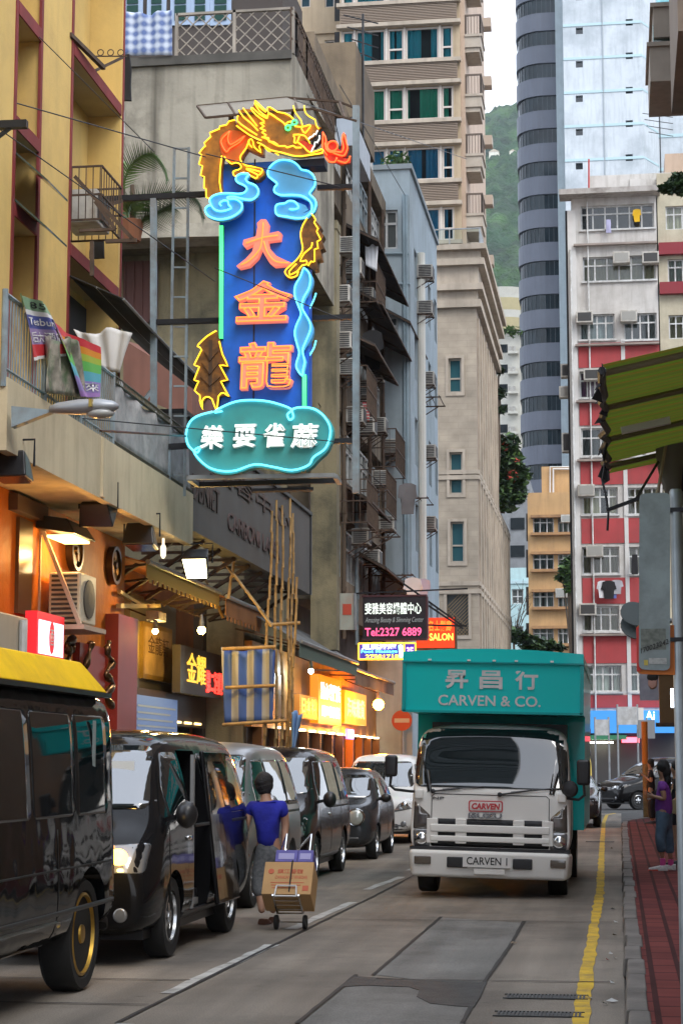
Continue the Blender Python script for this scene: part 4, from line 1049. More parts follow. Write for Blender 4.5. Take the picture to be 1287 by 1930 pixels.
# washing
def cloth(name, pts, m, label, cat='laundry', group='washing hung out to dry', amp=.04, thick=.012, nu=14, nv=10, waves=3):
    a, b_, c, d = [V(p) for p in pts]; nrm = (b_ - a).cross(d - a).normalized(); ph = random.random() * 6
    def fn(u, v):
        p = a.lerp(b_, u).lerp(d.lerp(c, u), v)
        return p + nrm * amp * (math.sin(u * waves * 6.28 + ph + v) * (.3 + v) + .5 * noise.noise(p * 3)) + UZ * (.04 * math.sin(u * 9 + ph) * v)
    b = MB(); b.grid(fn, nu, nv); o = b.build(name, m, smooth=True, solid=thick); return tag(o, label, cat, group)
def garment(name, o, u, w, h, m, label, kind='shirt', depth=.05):
    """a shirt or trousers hung flat, with sleeves / legs, slightly puffed"""
    u = V(u); o = V(o); n = u.cross(UZ)
    if kind == 'shirt': P = [(-.5,.0),(-.18,.08),(.18,.08),(.5,.0),(.62,-.42),(.42,-.48),(.36,-.25),(.36,-1),(-.36,-1),(-.36,-.25),(-.42,-.48),(-.62,-.42)]
    else: P = [(-.36,0),(.36,0),(.42,-1),(.1,-1),(0,-.4),(-.1,-1),(-.42,-1)]
    b = MB(); b.prism([o + u * x * w + UZ * y * h - n * depth / 2 for x, y in P], n * depth)
    bmesh.ops.subdivide_edges(b.bm, edges=b.bm.edges[:], cuts=2, use_grid_fill=True)
    for v in b.bm.verts: v.co += n * .05 * noise.noise(v.co * 3.5) + u * .03 * noise.noise(v.co * 4)
    ob = b.build(name, m, smooth='auto'); return tag(ob, label, 'laundry', 'washing hung out to dry')
check = mat('check_blue',(.14,.20,.36),.85)
def checks(m, s):
    n, l = m.node_tree.nodes, m.node_tree.links; tc = n.new('ShaderNodeTexCoord'); sp = n.new('ShaderNodeSeparateXYZ'); l.new(tc.outputs['Object'], sp.inputs[0])
    outs = []
    for ax, sc_ in ((0, s),(2, s)):
        mu = n.new('ShaderNodeMath'); mu.operation = 'MULTIPLY'; mu.inputs[1].default_value = sc_; l.new(sp.outputs[ax], mu.inputs[0])
        si = n.new('ShaderNodeMath'); si.operation = 'SINE'; l.new(mu.outputs[0], si.inputs[0]); outs.append(si.outputs[0])
    ad = n.new('ShaderNodeMath'); ad.operation = 'ADD'; l.new(outs[0], ad.inputs[0]); l.new(outs[1], ad.inputs[1])
    r = n.new('ShaderNodeMapRange'); l.new(ad.outputs[0], r.inputs[0]); r.inputs[1].default_value = -1.2; r.inputs[2].default_value = 1.4
    mx = n.new('ShaderNodeMix'); mx.data_type = 'RGBA'; l.new(r.outputs[0], mx.inputs[0]); mx.inputs[6].default_value = (.10,.15,.32,1); mx.inputs[7].default_value = (.5,.56,.66,1)
    l.new(mx.outputs[2], n['Principled BSDF'].inputs['Base Color'])
checks(check,34)
cloth('checked_blanket', [at(234,104, BY_ - .12), at(325,104, BY_ - .12), at(325,22, BY_ - .12), at(234,26, BY_ - .12)], check, 'blue and white checked blanket hung over the roof edge of the concrete tenement', amp=.05)
garment('black_trousers', at(233,103,27.9), UX,.32,.75, MATS['black_cloth'], 'black trousers hanging at the corner of the yellow building', 'trousers')
cloth('white_rag', [at(224,248,27.9), at(236,262,27.9), at(234,205,27.9), at(226,205,27.9)], MATS['white_cloth'], 'torn white rag stuck to the corner of the yellow building', amp=.02, nu=5, nv=6)
garment('black_shorts', at(184,455,26.9), UX,.28,.26, MATS['black_cloth'], 'black shorts drying on an iron arm of the yellow building', 'trousers')
cloth('white_towel', [at(689,500,49), at(710,512,49), at(712,462,49), at(688,464,49)], MATS['white_cloth'], 'white towel hung at the top of the old tenement', amp=.03, nu=8, nv=8)
garment('black_coat', at(702,628,50), UX,.5,1.0, MATS['black_cloth'], 'black coat hanging in front of the old tenement level with the second letter')
garment('grey_coat', at(768,915,52), UX,.45,.8, MATS['grey_cloth'], 'dark grey jacket hung low on the old tenement, left of the white pipe')
garment('white_shirt', at(778,1092,51.5), UX,.42,.62, MATS['white_cloth'], 'white shirt drying just above the black beauty centre sign')
garment('lilac_shirt', at(796,1094,52.0), UX,.36,.55, mat('lilac_cloth',(.4,.38,.5),.85), 'pale lilac shirt behind the white shirt above the beauty sign')
cloth('red_striped_cloth', [at(683,790,50), at(696,795,50), at(696,757,50), at(683,757,50)], stripes('red_stripe', [(0,(.5,.05,.06)),(.5,(.55,.5,.48))],12,2), 'small red striped cloth on the old tenement', amp=.02, nu=6, nv=6)
garment('yellow_shirt', at(1199,396, JY - .25), UX,.36,.62, mat('bright_yellow',(.75,.45,.01),.8), 'bright yellow shirt in the top window of the red and white building')
garment('white_tee', at(1135,1097, JY - .5), UX,.5,.8, MATS['white_cloth'], 'white shirt, leftmost of the washing on the red and white building')
garment('black_tee', at(1146,1097, JY - .55), UX,.62,.85, MATS['black_cloth'], 'black shirt in the middle of the washing on the red and white building')
garment('grey_tee', at(1161,1095, JY - .5), UX,.55,.66, mat('palegrey_cloth',(.38,.38,.42),.85), 'pale grey shirt, rightmost of the washing on the red and white building')
garment('blue_tee', at(1153,1098, JY - .45), UX,.5,.8, MATS['blue_cloth'], 'navy shirt tucked beside the black shirt on the red and white building')
garment('black_jeans', at(1195,1045, JY - .5), UX,.4,1.0, MATS['black_cloth'], 'black clothes hung beside a window of the red and white building', 'trousers')
garment('lilac_towel', at(1146,414, JY - .3), UX,.3,.7, mat('lilac_pale',(.4,.4,.6),.85), 'lilac cloth hung from the top floor window of the red and white building', 'trousers')
cloth('white_sheet', [at(1098,1318, JY - .6), at(1112,1320, JY - .6), at(1110,1292, JY - .6), at(1100,1290, JY - .6)], MATS['white_cloth'], 'white cloth hanging just right of the teal truck box', amp=.06, nu=6, nv=6)
# air conditioners of the red and white building
def ac_front(px, py, Y, label, w=.85, h=.6, d=.55):
    c = at(px, py, Y - d / 2); b = MB(); b.box(c.x - w / 2, c.x + w / 2, Y - d, Y - .02, c.z - h / 2, c.z + h / 2); o = b.build('air_conditioner', MATS['ac_white'], bevel=.02); tag(o, label, 'air conditioner', 'window air conditioners')
    b = MB(); b.box(c.x - w / 2 + .08, c.x + w / 2 - .08, Y - d - .012, Y - d - .002, c.z - h / 2 + .08, c.z + h / 2 - .08); b.build('vent_grille', MATS['ac_dark'] if (px % 2) else mat('ac_mid',(.3,.3,.28),.6), o)
for (px, py, lab) in [(1170,487, 'second floor from the top, left unit'),(1225,487, 'second floor from the top, right unit'),(1101,599, 'third floor from the top, left unit'),(1184,597, 'third floor from the top, right unit'),(1115,707, 'first floor below the wide red band'),(1104,925, 'level with the grey sign plate top'),(1120,1039, 'floor just above the line of washing'),(1107,1149, 'floor just below the line of washing')]:
    ac_front(px, py, JY, 'air conditioner on the red and white building, ' + lab)
ac_front(1067,700, JY + 1, 'grey air conditioner on the left edge of the red and white building, upper',.6,.7); ac_front(1066,740, JY + 1, 'grey air conditioner on the left edge of the red and white building, middle',.7,.6); ac_front(1071,835, JY + 1, 'grey air conditioner on the left edge of the red and white building, lowest',.7,1)
ac_front(1068,978, LY, 'air conditioner in the top window row of the tan block',.8,.5); ac_front(1058,1118, LY, 'air conditioner in the third window row of the tan block',.8,.6)
# caged AC, awning and iron arms on the yellow building
zc_ = atx(150,430, AX).z
b = MB(); ya, yb = y2 + .1, y2 + 1.15; xo = AX + .42
for z in (zc_, zc_ + .35, zc_ + .75): b.bar((AX - .4, yb, z),(xo, yb, z),.025); b.bar((AX - .4, ya, z),(xo, ya, z),.025); b.bar((xo, ya, z),(xo, yb, z),.025)
for k in range(9): b.bar((AX - .4 + k * .1, yb, zc_),(AX - .4 + k * .1, yb, zc_ + .75),.012); b.bar((AX - .4 + k * .1, ya, zc_),(AX - .4 + k * .1, ya, zc_ + .75),.012); b.bar((xo, ya + k * .13, zc_),(xo, ya + k * .13, zc_ + .75),.012)
tag(b.build('window_cage', MATS['rust']), 'rusty wire cage below a casement window of the yellow building', 'window cage', 'window cages')
b = MB(); b.box(AX - .2, AX + .3, ya + .2, yb - .15, zc_ + .03, zc_ + .5); o = b.build('air_conditioner', MATS['ac_white'], bevel=.02); tag(o, 'air conditioner inside the wire cage of the yellow building', 'air conditioner', 'window air conditioners')
b = MB(); b.box(AX + .303, AX + .315, ya + .25, yb - .2, zc_ + .08, zc_ + .45); b.build('vent_grille', MATS['ac_dark'], o)
b = MB(); b.bar(atx(132,65, AX), at(196,128,25.6),.06); b.bar(at(170,138,25.6), at(232,108,26.2),.04); tag(b.build('iron_bracket', MATS['rust']), 'rusty iron arm high on the yellow building', 'iron bracket', 'iron arms on the yellow building')
b = MB(); b.bar(at(142,333,24.4), at(250,450,24.4),.05); b.bar(at(180,380,24.4), at(218,432,24.4),.045); b.bar(at(258,453,24.4), at(200,455,24.4),.05); b.bar(at(174,455,24.4), at(174,520,24.4),.05); b.bar(at(150,435,24.4), at(218,432,24.4),.04)
tag(b.build('iron_bracket', MATS['rust']), 'crooked rusty iron arm with black shorts on the yellow building', 'iron bracket', 'iron arms on the yellow building')
b = MB(); b.bar(at(-20,237,20.5), at(52,234,20.5),.09); b.bar(at(-5,260,20.5), at(24,238,20.5),.04); tag(b.build('iron_bracket', MATS['black_steel']), 'black iron bracket at the left edge of the yellow building', 'iron bracket', 'iron arms on the yellow building')
b = MB()
for k in range(3): b.tube(arc(at(190 + 19 * k,99,25.5),.045,0,360,10),.008,5, closed=False)
b.bar(at(180,106,25.5), at(240,106,25.5),.015); tag(b.build('iron_scroll', MATS['rust']), 'thin iron scroll rail with rings on the yellow building', 'iron bracket')
aw = mat('awning_black',(.02,.019,.018),.8, var=.4)
b = MB(); yA, yB = y2 + .02,33.5; zA = atx(134,540, AX).z
def awn(u, v): y = yA + (yB - yA) * u; return (AX + .02 + .75 * v, y, zA + .12 - .35 * v - .35 * u * 0 - .12 * math.sin(math.pi * u))
b.grid(awn,20,4); o = b.build('black_awning', aw, smooth=True, solid=.02); tag(o, 'long sagging black awning above the balcony of the yellow building', 'awning')
b = MB(); b.tube([awn(k / 10,1) for k in range(11)],.02); b.tube([awn(k / 10,.5) for k in range(11)],.015); b.build('awning_bar', MATS['grey_metal'], o)
# reddish lean-to roof behind the lattice mast
b = MB(); P = [at(233,640,33.6), at(362,720,33.6), at(362,790,33.6), at(233,735,33.6)]; b.prism(P,(0,2.2,.3)); tag(b.build('lean_to_roof', mat('leanto_red',(.22,.10,.075),.8, var=.3, streak=.4)), 'faded reddish lean to roof behind the steel mast', 'roof')
# white canvas sheet
b = MB(); cl = [at(140,626,23.6), at(250,622,23.6), at(226,703,23.6), at(180,690,23.6)]
cloth('white_canvas', [cl[3], cl[2], cl[1], cl[0]], mat('canvas_white',(.55,.54,.52),.8, var=.12), 'off white canvas sheet hung behind the balcony railing', 'canvas', None,.05)
# palm in a tub on the ledge
def palm(base, fronds, label):
    o = thing('palm_plant', label, 'palm', base, group='palms on the ledge')
    b = MB(); b.lathe([(.16,0),(.22,.35),(.2,.36),(.02,.36)], base, UZ,12); b.build('tub', mat('terracotta',(.25,.1,.05),.8), o)
    b = MB(); b.tube([base, V(base) + V((.03,0,.5)), V(base) + V((0,.02,1.0))], [.07,.05,.04],7); b.build('trunk', MATS['bark'], o)
    for pts in fronds:
        P = smooth_line(pts,5); b = MB(); b.tube(P,.014,5)
        for i in range(2, len(P) - 1):
            d = (P[i + 1] - P[i - 1]).normalized(); L = .42 * math.sin(math.pi * (i / len(P)) ** .8) + .1
            for sg in (1,-1):
                for q in (0,.5):
                    base_p = P[i].lerp(P[i + 1], q); s = d.cross(V((.3,.5,.8))).normalized() * sg
                    tip = base_p + (s * .8 + d * .75 + V((0,0,-.35))).normalized() * L * random.uniform(.85,1.1); w = d * .018
                    b.face(base_p - w, base_p + w, tip)
        b.build('frond', MATS['leaf'] if random.random() < .6 else MATS['leaf_light'], o)
pb = at(228,412,31.5)
palm(pb, [[at(230,372,31.5), at(240,325,31.4), at(262,298,31.2), at(288,290,31), at(308,312,30.8), at(316,340,30.7)], [at(228,380,31.5), at(226,330,31.8), at(236,305,32.2)]], 'potted palm with a long arching frond on the ledge beside the yellow building')
pb = at(248,455,31.0)
palm(pb, [[at(246,420,31), at(262,388,30.9), at(300,366,30.8), at(340,362,30.6), at(372,378,30.5), at(385,412,30.4)], [at(246,425,31), at(240,400,31), at(250,380,30.8), at(280,372,30.6)], [at(248,428,31), at(275,412,30.9), at(300,398,30.7), at(325,388,30.6)]], 'second potted palm, lower, its frond reaching towards the neon sign')
# long grey sign box with broken reversed letters
SBX = -6.45
p0, p1_ = atx(364,1000, SBX), atx(585,1112, SBX); zt = atx(585,972, SBX).z
sg = thing('fascia_sign_board', 'long grey fascia sign board with broken rusted letters behind the bamboo poles', 'sign',(SBX,(p0.y + p1_.y) / 2, p0.z))
b = MB(); b.box(SBX - .35, SBX, p0.y - .8, p1_.y, p0.z, zt); b.build('sign_panel', mat('sign_grey',(.10,.10,.10),.7,.1, var=.25, vs=1.2, dirt=(.09,.08,.07), dirt_amt=.6, streak=.7), sg)
b = MB(); put_text(b, 'DBNIET', V((SBX + .012, p0.y - .1, p0.z + .5)), UY, UZ,2.0,.38,.02); b.build('lettering', mat('rust_letters',(.07,.05,.045),.7), sg)
b = MB(); put_text(b, 'CARBONI LASER', V((SBX + .012, p0.y + 2.6, p0.z + .34)), UY, UZ,5.0,.30,.02); b.build('lettering', mat('rust_letters_red',(.085,.05,.048),.6, var=.4), sg)
b = MB(); put_text(b, '美容中心', V((SBX + .012, p0.y + 1.2, p0.z + 1.05)), UY, UZ,7.5,.34,.02); b.build('lettering', mat('rust_letters',(.07,.05,.045),.7), sg)
b = MB(); b.box(SBX - .4, SBX + .04, p0.y - .8, p1_.y + .04, zt + .002, zt + .07); b.box(SBX + .002, SBX + .03, p1_.y - .08, p1_.y + .02, p0.z, zt); b.build('sign_rim', MATS['black_steel'], sg)
for k in range(9):
    b = MB(); y = p0.y + (p1_.y - p0.y) * k / 9; b.bar((SBX - .1, y, p0.z - .02),(CXF - 1, y + .3, p0.z - .8),.06); b.bar((SBX - .1, y, p0.z - .05),(CXF - 1, y, p0.z - .05),.05)
    b.build('support_strut', MATS['rust'], sg)
# thin cables across the street
def cable(pts, label, r=.008, sag=0):
    P = [V(p) for p in pts]
    if len(P) == 2: a, c = P; P = [a.lerp(c, k / 16) - UZ * sag * 4 * (k / 16) * (1 - k / 16) for k in range(17)]
    b = MB(); b.tube(P, r,5); return tag(b.build('cable', MATS['black_steel']), label, 'cable', 'cables and guy wires')
cable([at(-5,184,22), at(388,296,25.5)], 'cable sloping from the yellow building to the dragon tail',.009); cable([at(388,290,25.6), at(640,352,25.6)], 'cable crossing the neon dragon and cloud panels',.009)
cable([at(75,70,22), at(290,285,26.4)], 'steep cable from the top left down towards the palm',.007); cable([at(-5,240,21), at(405,530,25.6)], 'long guy wire descending past the palm to the sign panel',.008); cable([at(405,505,25.6), at(645,602,25.6)], 'guy wire crossing the middle pink letter of the neon sign',.008)
cable([at(150,788,22), at(640,833,25.5)], 'cable with turnbuckle crossing the cloud name panel',.008)
cable([at(190,812,20), at(352,822,25.8)], 'pale thick cable running to the cloud name panel',.014)
cable([at(560,190,36), at(880,300,60)], 'thin wire running over the old tenement roof',.01); cable([at(640,160,44), at(770,380,58)], 'thin wire from the tower to the pale blue house',.01)

# pipes down the old tenement and the fin
for (px, X, lab) in [(648, CXF + .06, 'rusty drain pipe at the near end of the old tenement'),(672, CXF + .06, 'grey drain pipe a third of the way along the old tenement'),(697, CXF + .06, 'brown drain pipe past the middle of the old tenement'),(722, CXF + .06, 'thin drain pipe at the far end of the old tenement')]:
    y = atx(px,800, X).y; b = MB(); b.tube([(X, y,4.8),(X, y, CZT)],.055,7)
    for z in range(6,18,2): b.tube([(X, y, z),(X, y, z + .12)],.075,7)
    b.bar((X, y,11.2),(X, y + 1.4,12.1),.06); tag(b.build('drain_pipe', random.choice([MATS['rust'], MATS['steel_blue'], MATS['bark']])), lab, 'pipe', 'drain pipes on the old tenement')
for (px, py, lab) in [(642,552, 'small air conditioner beside the concrete fin, uppermost'),(645,640, 'small air conditioner beside the concrete fin, middle height'),(668,780, 'rusty air conditioner between the two drain pipes'),(705,700, 'air conditioner under the hanging black coat'),(716,900, 'air conditioner left of the hanging grey jacket'),(678,1010, 'air conditioner over the low rusty canopy')]: ac_unit(px, py, CXF + .05, lab)
cable([at(634,240,44), at(700,470,50)], 'loose wire sagging down the old tenement',.012,.3); cable([at(600,760,42), at(745,930,55)], 'loose wire across the lower old tenement',.012,.3); cable([at(560,75,36.6), at(590,430,41)], 'wire down the concrete tenement corner',.01)
# ================================================================== THE NEON SIGN
SY = 26.0
NS = thing('neon_sign', 'tall blue neon sign with a golden dragon, pink characters and a cloud shaped name panel', 'neon sign', at(500,900, SY))
def zz(ox, oy, s):
    return lambda pts, d=0: [at(ox + x / s, oy + y / s, SY) - UY * d for x, y in pts]
Z1, Z2, Z3, Z4, Z5 = zz(370,190,8.044), zz(500,190,7.15), zz(360,600,4.596), zz(520,400,5.358), zz(340,180,2.608)
def PX(pts, d=0): return [at(x, y, SY) - UY * d for x, y in pts]
s_blue = mat('sign_blue',(.008,.16,.85),.45, var=.15, vs=2, dirt=(.01,.03,.16), dirt_amt=.35, streak=.2)
s_edge = mat('sign_edge',(.012,.02,.05),.6)
s_gold = mat('dragon_gold',(.50,.20,.015),.5, var=.55, vs=7, dirt=(.12,.05,.01), dirt_amt=.6)
s_dark = mat('dragon_brown',(.24,.10,.015),.5, var=.7, vs=9, dirt=(.04,.02,.01), dirt_amt=.7)
s_sky = mat('cloud_blue',(.12,.44,.78),.5, var=.2, vs=3)
s_teal = mat('name_teal',(.05,.38,.38),.5, var=.2, vs=2, dirt=(.06,.14,.12), dirt_amt=.4)
s_red = mat('flame_red',(.62,.045,.01),.5, var=.4, vs=6)
n_yel, n_blue, n_red, n_green, n_white, n_org = emit('neon_yellow',(1,.58,.02),1.15), emit('neon_cyan',(.12,.75,1),1.2), emit('neon_red',(1,.10,.02),1.3), emit('neon_green',(.08,1,.25),1.0), emit('neon_white',(.9,1,.95),.55), emit('neon_orange',(1,.22,.03),1.1)
def panel(name, pts, m, d0, d1, parent=NS, label=None, smooth=0):
    P = pts
    if smooth: P = smooth_line(P, smooth, True)
    b = MB(); vs, fs = [], []
    r = geometry.delaunay_2d_cdt([V((p.x, p.z)) for p in P], [(k,(k + 1) % len(P)) for k in range(len(P))], [],1,1e-5)
    y = P[0].y
    A2 = [b.bm.verts.new((v.x, y - d1, v.y)) for v in r[0]]; B2 = [b.bm.verts.new((v.x, y - d0, v.y)) for v in r[0]]
    cnt = {}
    for f in r[2]:
        b.bm.faces.new([A2[k] for k in f]); b.bm.faces.new([B2[k] for k in reversed(f)])
        for k in range(len(f)): e = (f[k], f[(k + 1) % len(f)]); cnt[e] = 1
    for (k, l) in cnt:
        if (l, k) not in cnt: b.bm.faces.new((A2[k], B2[k], B2[l], A2[l]))
    o = b.build(name, m, parent)
    if label: o['label'] = label
    return o
def neon(name, lines, m, parent, r=.0105, d=.0, sm=3, closed=False):
    b = MB()
    for L in lines:
        P = [p - UY * d for p in L]
        b.tube(smooth_line(P, sm, closed) if sm else P, r,6, closed=closed)
        for p in P[::4]: b.tube([p, p + UY * .04],.006,4)
    return b.build(name, m, parent, smooth=True)
# blue board
bl = panel('sign_board', PX([(414,310),(582,300),(582,782),(414,790)]), s_blue,-.28,0)
b = MB(); b.box(at(478,500, SY).x, at(481,500, SY).x, SY - .004, SY - .001, at(480,775, SY).z, at(480,300, SY).z); b.build('board_seam', s_edge, bl)
gx = at(419,500, SY).x; b = MB(); b.box(gx - .03, gx + .03, SY - .05, SY - .002, at(419,640, SY).z, at(419,428, SY).z); gl = b.build('green_edge', mat('edge_green',(.04,.5,.18),.4), NS)
neon('neon_tube', [PX([(417,428),(417,640)],.07), PX([(421,428),(421,640)],.07)], n_green, gl,.013, sm=0)
gx = at(575,740, SY).x; b = MB(); b.box(gx - .03, gx + .03, SY - .05, SY - .002, at(575,772, SY).z, at(575,708, SY).z); gl = b.build('green_edge', MATS['edge_green'], NS)
neon('neon_tube', [PX([(573,708),(573,772)],.07), PX([(577,708),(577,772)],.07)], n_green, gl,.013, sm=0)
# dragon body
edge_out = [(625,355),(540,375),(500,430),(400,450),(390,490),(245,550),(265,605),(165,700),(180,745),(130,800),(90,855),(125,880),(85,1020),(140,1050),(110,1190),(165,1210),(160,1380),(190,1390),(195,1520),(235,1540),(265,1640)]
inner = [(440,1500),(410,1290),(415,1080),(440,895)]
leg = [(480,920),(500,970),(560,1010),(640,1000),(700,1030),(725,1080),(690,1120),(610,1130),(600,1170),(640,1225),(760,1160),(940,1250),(980,1240),(1050,1180),(1070,1120),(1030,1070),(800,1045),(740,1010),(715,940),(750,860),(810,780),(850,800),(1000,870),(1045,870),(1045,690),(860,600),(660,450)]
body = panel('dragon_body', Z1(edge_out + inner + leg), s_gold,.002,.16)
neon('neon_tube', [Z1(edge_out,.19), Z1([(425,1480),(395,1290),(405,1080),(430,895)],.19)], n_yel, body, sm=0)
b_ = panel('red_flank', Z1([(395,640),(440,560),(540,510),(700,520),(850,600),(820,720),(740,850),(700,960),(560,990),(480,920),(430,880),(400,780)]), mat('flank_orange',(.72,.15,.01),.5, var=.3, vs=5),.162,.175, body, smooth=2)
neon('neon_tube', [Z1([(550,530),(440,640),(425,720),(500,840),(560,780),(690,700),(775,600),(690,660),(560,730),(520,640),(550,530)],.2)], n_red, b_)
neon('neon_tube', [Z1([(470,910),(500,960),(540,990),(580,1020),(650,1000),(710,1030),(720,1080),(680,1110),(610,1130),(600,1165),(640,1210),(760,1150),(930,1235),(970,1210),(960,1180),(860,1130),(800,1100)],.2),
                 Z1([(840,660),(800,780),(720,890),(710,960),(790,1045),(1020,1080),(1030,1150),(990,1190)],.2), Z1([(800,1090),(900,1110),(1010,1140)],.2),
                 Z1([(880,765),(840,720),(845,660),(880,650),(905,700),(920,770),(1025,850),(990,760),(1050,745),(1130,830),(1200,835),(1287,890)],.2)], n_yel, body, sm=2)
# head with mane
h1 = [(660,450),(680,320),(700,235),(770,205),(885,215),(935,120),(965,125),(1110,265),(1140,200)]
h2 = [(85,165),(140,180),(210,230),(300,245),(385,285),(450,360),(540,400),(600,400),(680,390),(745,425),(790,430),(745,480),(715,540),(630,600),(640,630),(560,600),(520,620),(690,680),(655,775),(800,730),(815,790),(700,805),(520,832),(400,822),(260,785),(120,755),(20,690),(-80,640)]
h3 = [(1045,700)]
head = panel('dragon_head', Z1(h1) + Z2(h2) + Z1(h3), s_gold,.165,.24)
neon('neon_tube', [Z1([(665,470),(860,610),(1040,695)],.27), Z1([(690,320),(680,400),(820,510),(975,610)],.27), Z1([(700,235),(770,340),(880,430),(990,545)],.27), Z1([(765,205),(840,300),(975,475)],.27), Z1([(1080,400),(960,310),(885,220),(910,205),(1000,290),(1100,350),(1130,355),(1140,300),(1180,290),(1287,370)],.27), Z1([(1105,265),(1000,180),(940,110),(960,105),(1110,250)],.27), Z1([(1110,330),(1010,250),(935,130)],.27),
                   Z1([(1080,425),(1020,430),(1080,480),(1020,510),(1100,545),(1045,570),(1110,610),(1070,640),(1150,660),(1150,710),(1220,715),(1287,760)],.27)], n_yel, head, sm=2)
neon('neon_tube', [Z2([(95,260),(70,190),(110,170),(210,235),(300,250),(380,290),(420,330)],.27), Z2([(95,250),(250,350),(300,390),(310,410)],.27), Z2([(320,400),(350,370),(410,360)],.27), Z2([(440,425),(540,435),(640,405),(640,440),(580,515),(540,480),(530,440),(540,420),(520,340),(450,250),(420,150)],.27), Z2([(565,150),(580,240),(640,300),(710,340),(725,410),(760,460)],.27),
                   Z2([(640,650),(570,550),(420,540),(440,580),(430,640),(470,640),(500,560)],.27), Z2([(480,640),(560,700),(650,780),(800,730),(805,780),(700,800),(520,825),(400,815),(260,775),(120,745),(20,680),(-60,640)],.27), Z2([(0,570),(60,590),(100,620),(160,660),(230,690),(310,690),(340,710),(420,685),(450,710),(530,710)],.27)], n_yel, head, sm=2)
mo = panel('mouth', Z2([(640,620),(745,490),(790,440),(800,560),(740,650),(690,690)]), mat('mouth_black',(.01,.008,.008),.6),.1,.2, head)
panel('tongue', Z2([(500,620),(560,610),(690,680),(680,720),(640,760),(560,690)]), s_red,.241,.25, head)
neon('teeth', [Z2([(620,600),(650,570),(680,560),(700,530),(720,530),(745,480)],.27), Z2([(660,770),(680,720),(700,690),(710,640),(740,640),(770,590),(770,550)],.27)], n_white, head,.012, sm=0)
neon('eye', [[p - UY * .27 for p in arc(at(500 + 350 / 7.15,190 + 445 / 7.15, SY),.036,0,360,12)], [p - UY * .27 for p in arc(at(500 + 435 / 7.15,190 + 375 / 7.15, SY),.036,0,360,12)], Z2([(365,430),(420,390)],.27)], n_green, head,.014, sm=0)
fl = panel('flame', Z2([(790,470),(830,500),(850,580),(890,620),(935,600),(980,620),(1000,690),(1040,720),(1050,560),(1070,490),(1105,500),(1115,600),(1145,690),(1110,790),(1060,815),(1130,830),(1170,795),(1160,885),(1030,910),(970,880),(870,870),(830,810),(795,700),(780,600)]), s_red,.1,.16)
neon('neon_tube', [Z2([(800,480),(800,600),(800,700),(860,790)],.19), Z2([(800,480),(840,560),(850,680),(900,750),(980,740),(1050,750),(1080,680),(1060,580),(1080,490),(1120,640),(1130,700),(1090,790),(1030,790),(940,760)],.19), [p - UY * .19 for p in arc(at(500 + 932 / 7.15,190 + 665 / 7.15, SY),.072,0,360,14)], Z2([(840,810),(880,870),(960,880),(990,820)],.19), Z2([(1000,860),(1100,890),(1150,850),(1165,800)],.19), Z2([(830,620),(840,700),(880,740),(940,740)],.19)], n_red, fl,.012, sm=2)
panel('jaw_dark_box', Z2([(380,830),(810,800),(810,900),(450,915)]), s_edge,-.2,.1)  # dark box behind the lower jaw
# clouds
cl = panel('cloud_panel', Z1([(650,1280),(690,1215),(770,1185),(870,1205),(820,1290),(860,1325),(970,1365),(1010,1450),(990,1540),(880,1610),(765,1600),(765,1660),(760,1740),(690,1820),(550,1885),(380,1895),(235,1840),(190,1750),(250,1670),(270,1640),(262,1580),(315,1510),(450,1480),(700,1490),(790,1465),(812,1400),(740,1360),(662,1315)]), s_sky,.19,.26, smooth=2)
neon('neon_tube', [Z1([(860,1210),(810,1280),(850,1330),(950,1370),(1000,1450),(970,1540),(880,1590),(740,1570),(640,1545),(540,1550),(550,1580),(660,1580),(750,1650),(740,1740),(650,1820),(520,1870),(380,1880),(250,1830),(200,1750),(230,1690),(280,1670)],.29),
                   Z1([(850,1200),(770,1190),(690,1220),(660,1280),(690,1330),(780,1370),(825,1420),(790,1480),(700,1500),(560,1490),(430,1495),(320,1530),(270,1590),(290,1670),(350,1740),(440,1760),(540,1740),(590,1710),(550,1660),(540,1610),(480,1600),(420,1640),(440,1680)],.29)], n_blue, cl,.013, sm=3)
outer = [(640,1540),(650,1450),(600,1370),(500,1320),(380,1310),(230,1310),(150,1270),(150,1210),(185,1160),(130,1110),(70,1060),(60,990),(110,910),(200,850),(300,840),(400,865),(470,920),(510,970),(600,990),(670,1050),(695,1130),(680,1200),(620,1280),(630,1310),(690,1370),(705,1440),(680,1520),(645,1550)]
pan = [(60,990),(110,905),(200,842),(300,832),(400,857),(478,912),(515,962),(605,982),(680,1045),(706,1130),(690,1200),(632,1285),(640,1305),(700,1365),(718,1440),(690,1530),(600,1620),(430,1640),(300,1615),(180,1590),(148,1520),(170,1432),(280,1410),(340,1380),(430,1390),(560,1440),(600,1500),(500,1560),(640,1500),(620,1400),(500,1340),(380,1330),(230,1330),(138,1275),(140,1205),(170,1160),(120,1118),(60,1065)]
cl = panel('cloud_panel', Z2(pan), s_sky,.05,.12)
neon('neon_tube', [Z2(outer,.15), Z2([(640,1540),(560,1610),(430,1620),(310,1600),(190,1580),(160,1520),(180,1440),(290,1420),(340,1390),(420,1400),(470,1470),(430,1500),(350,1500)],.15)], n_blue, cl,.013, sm=3)
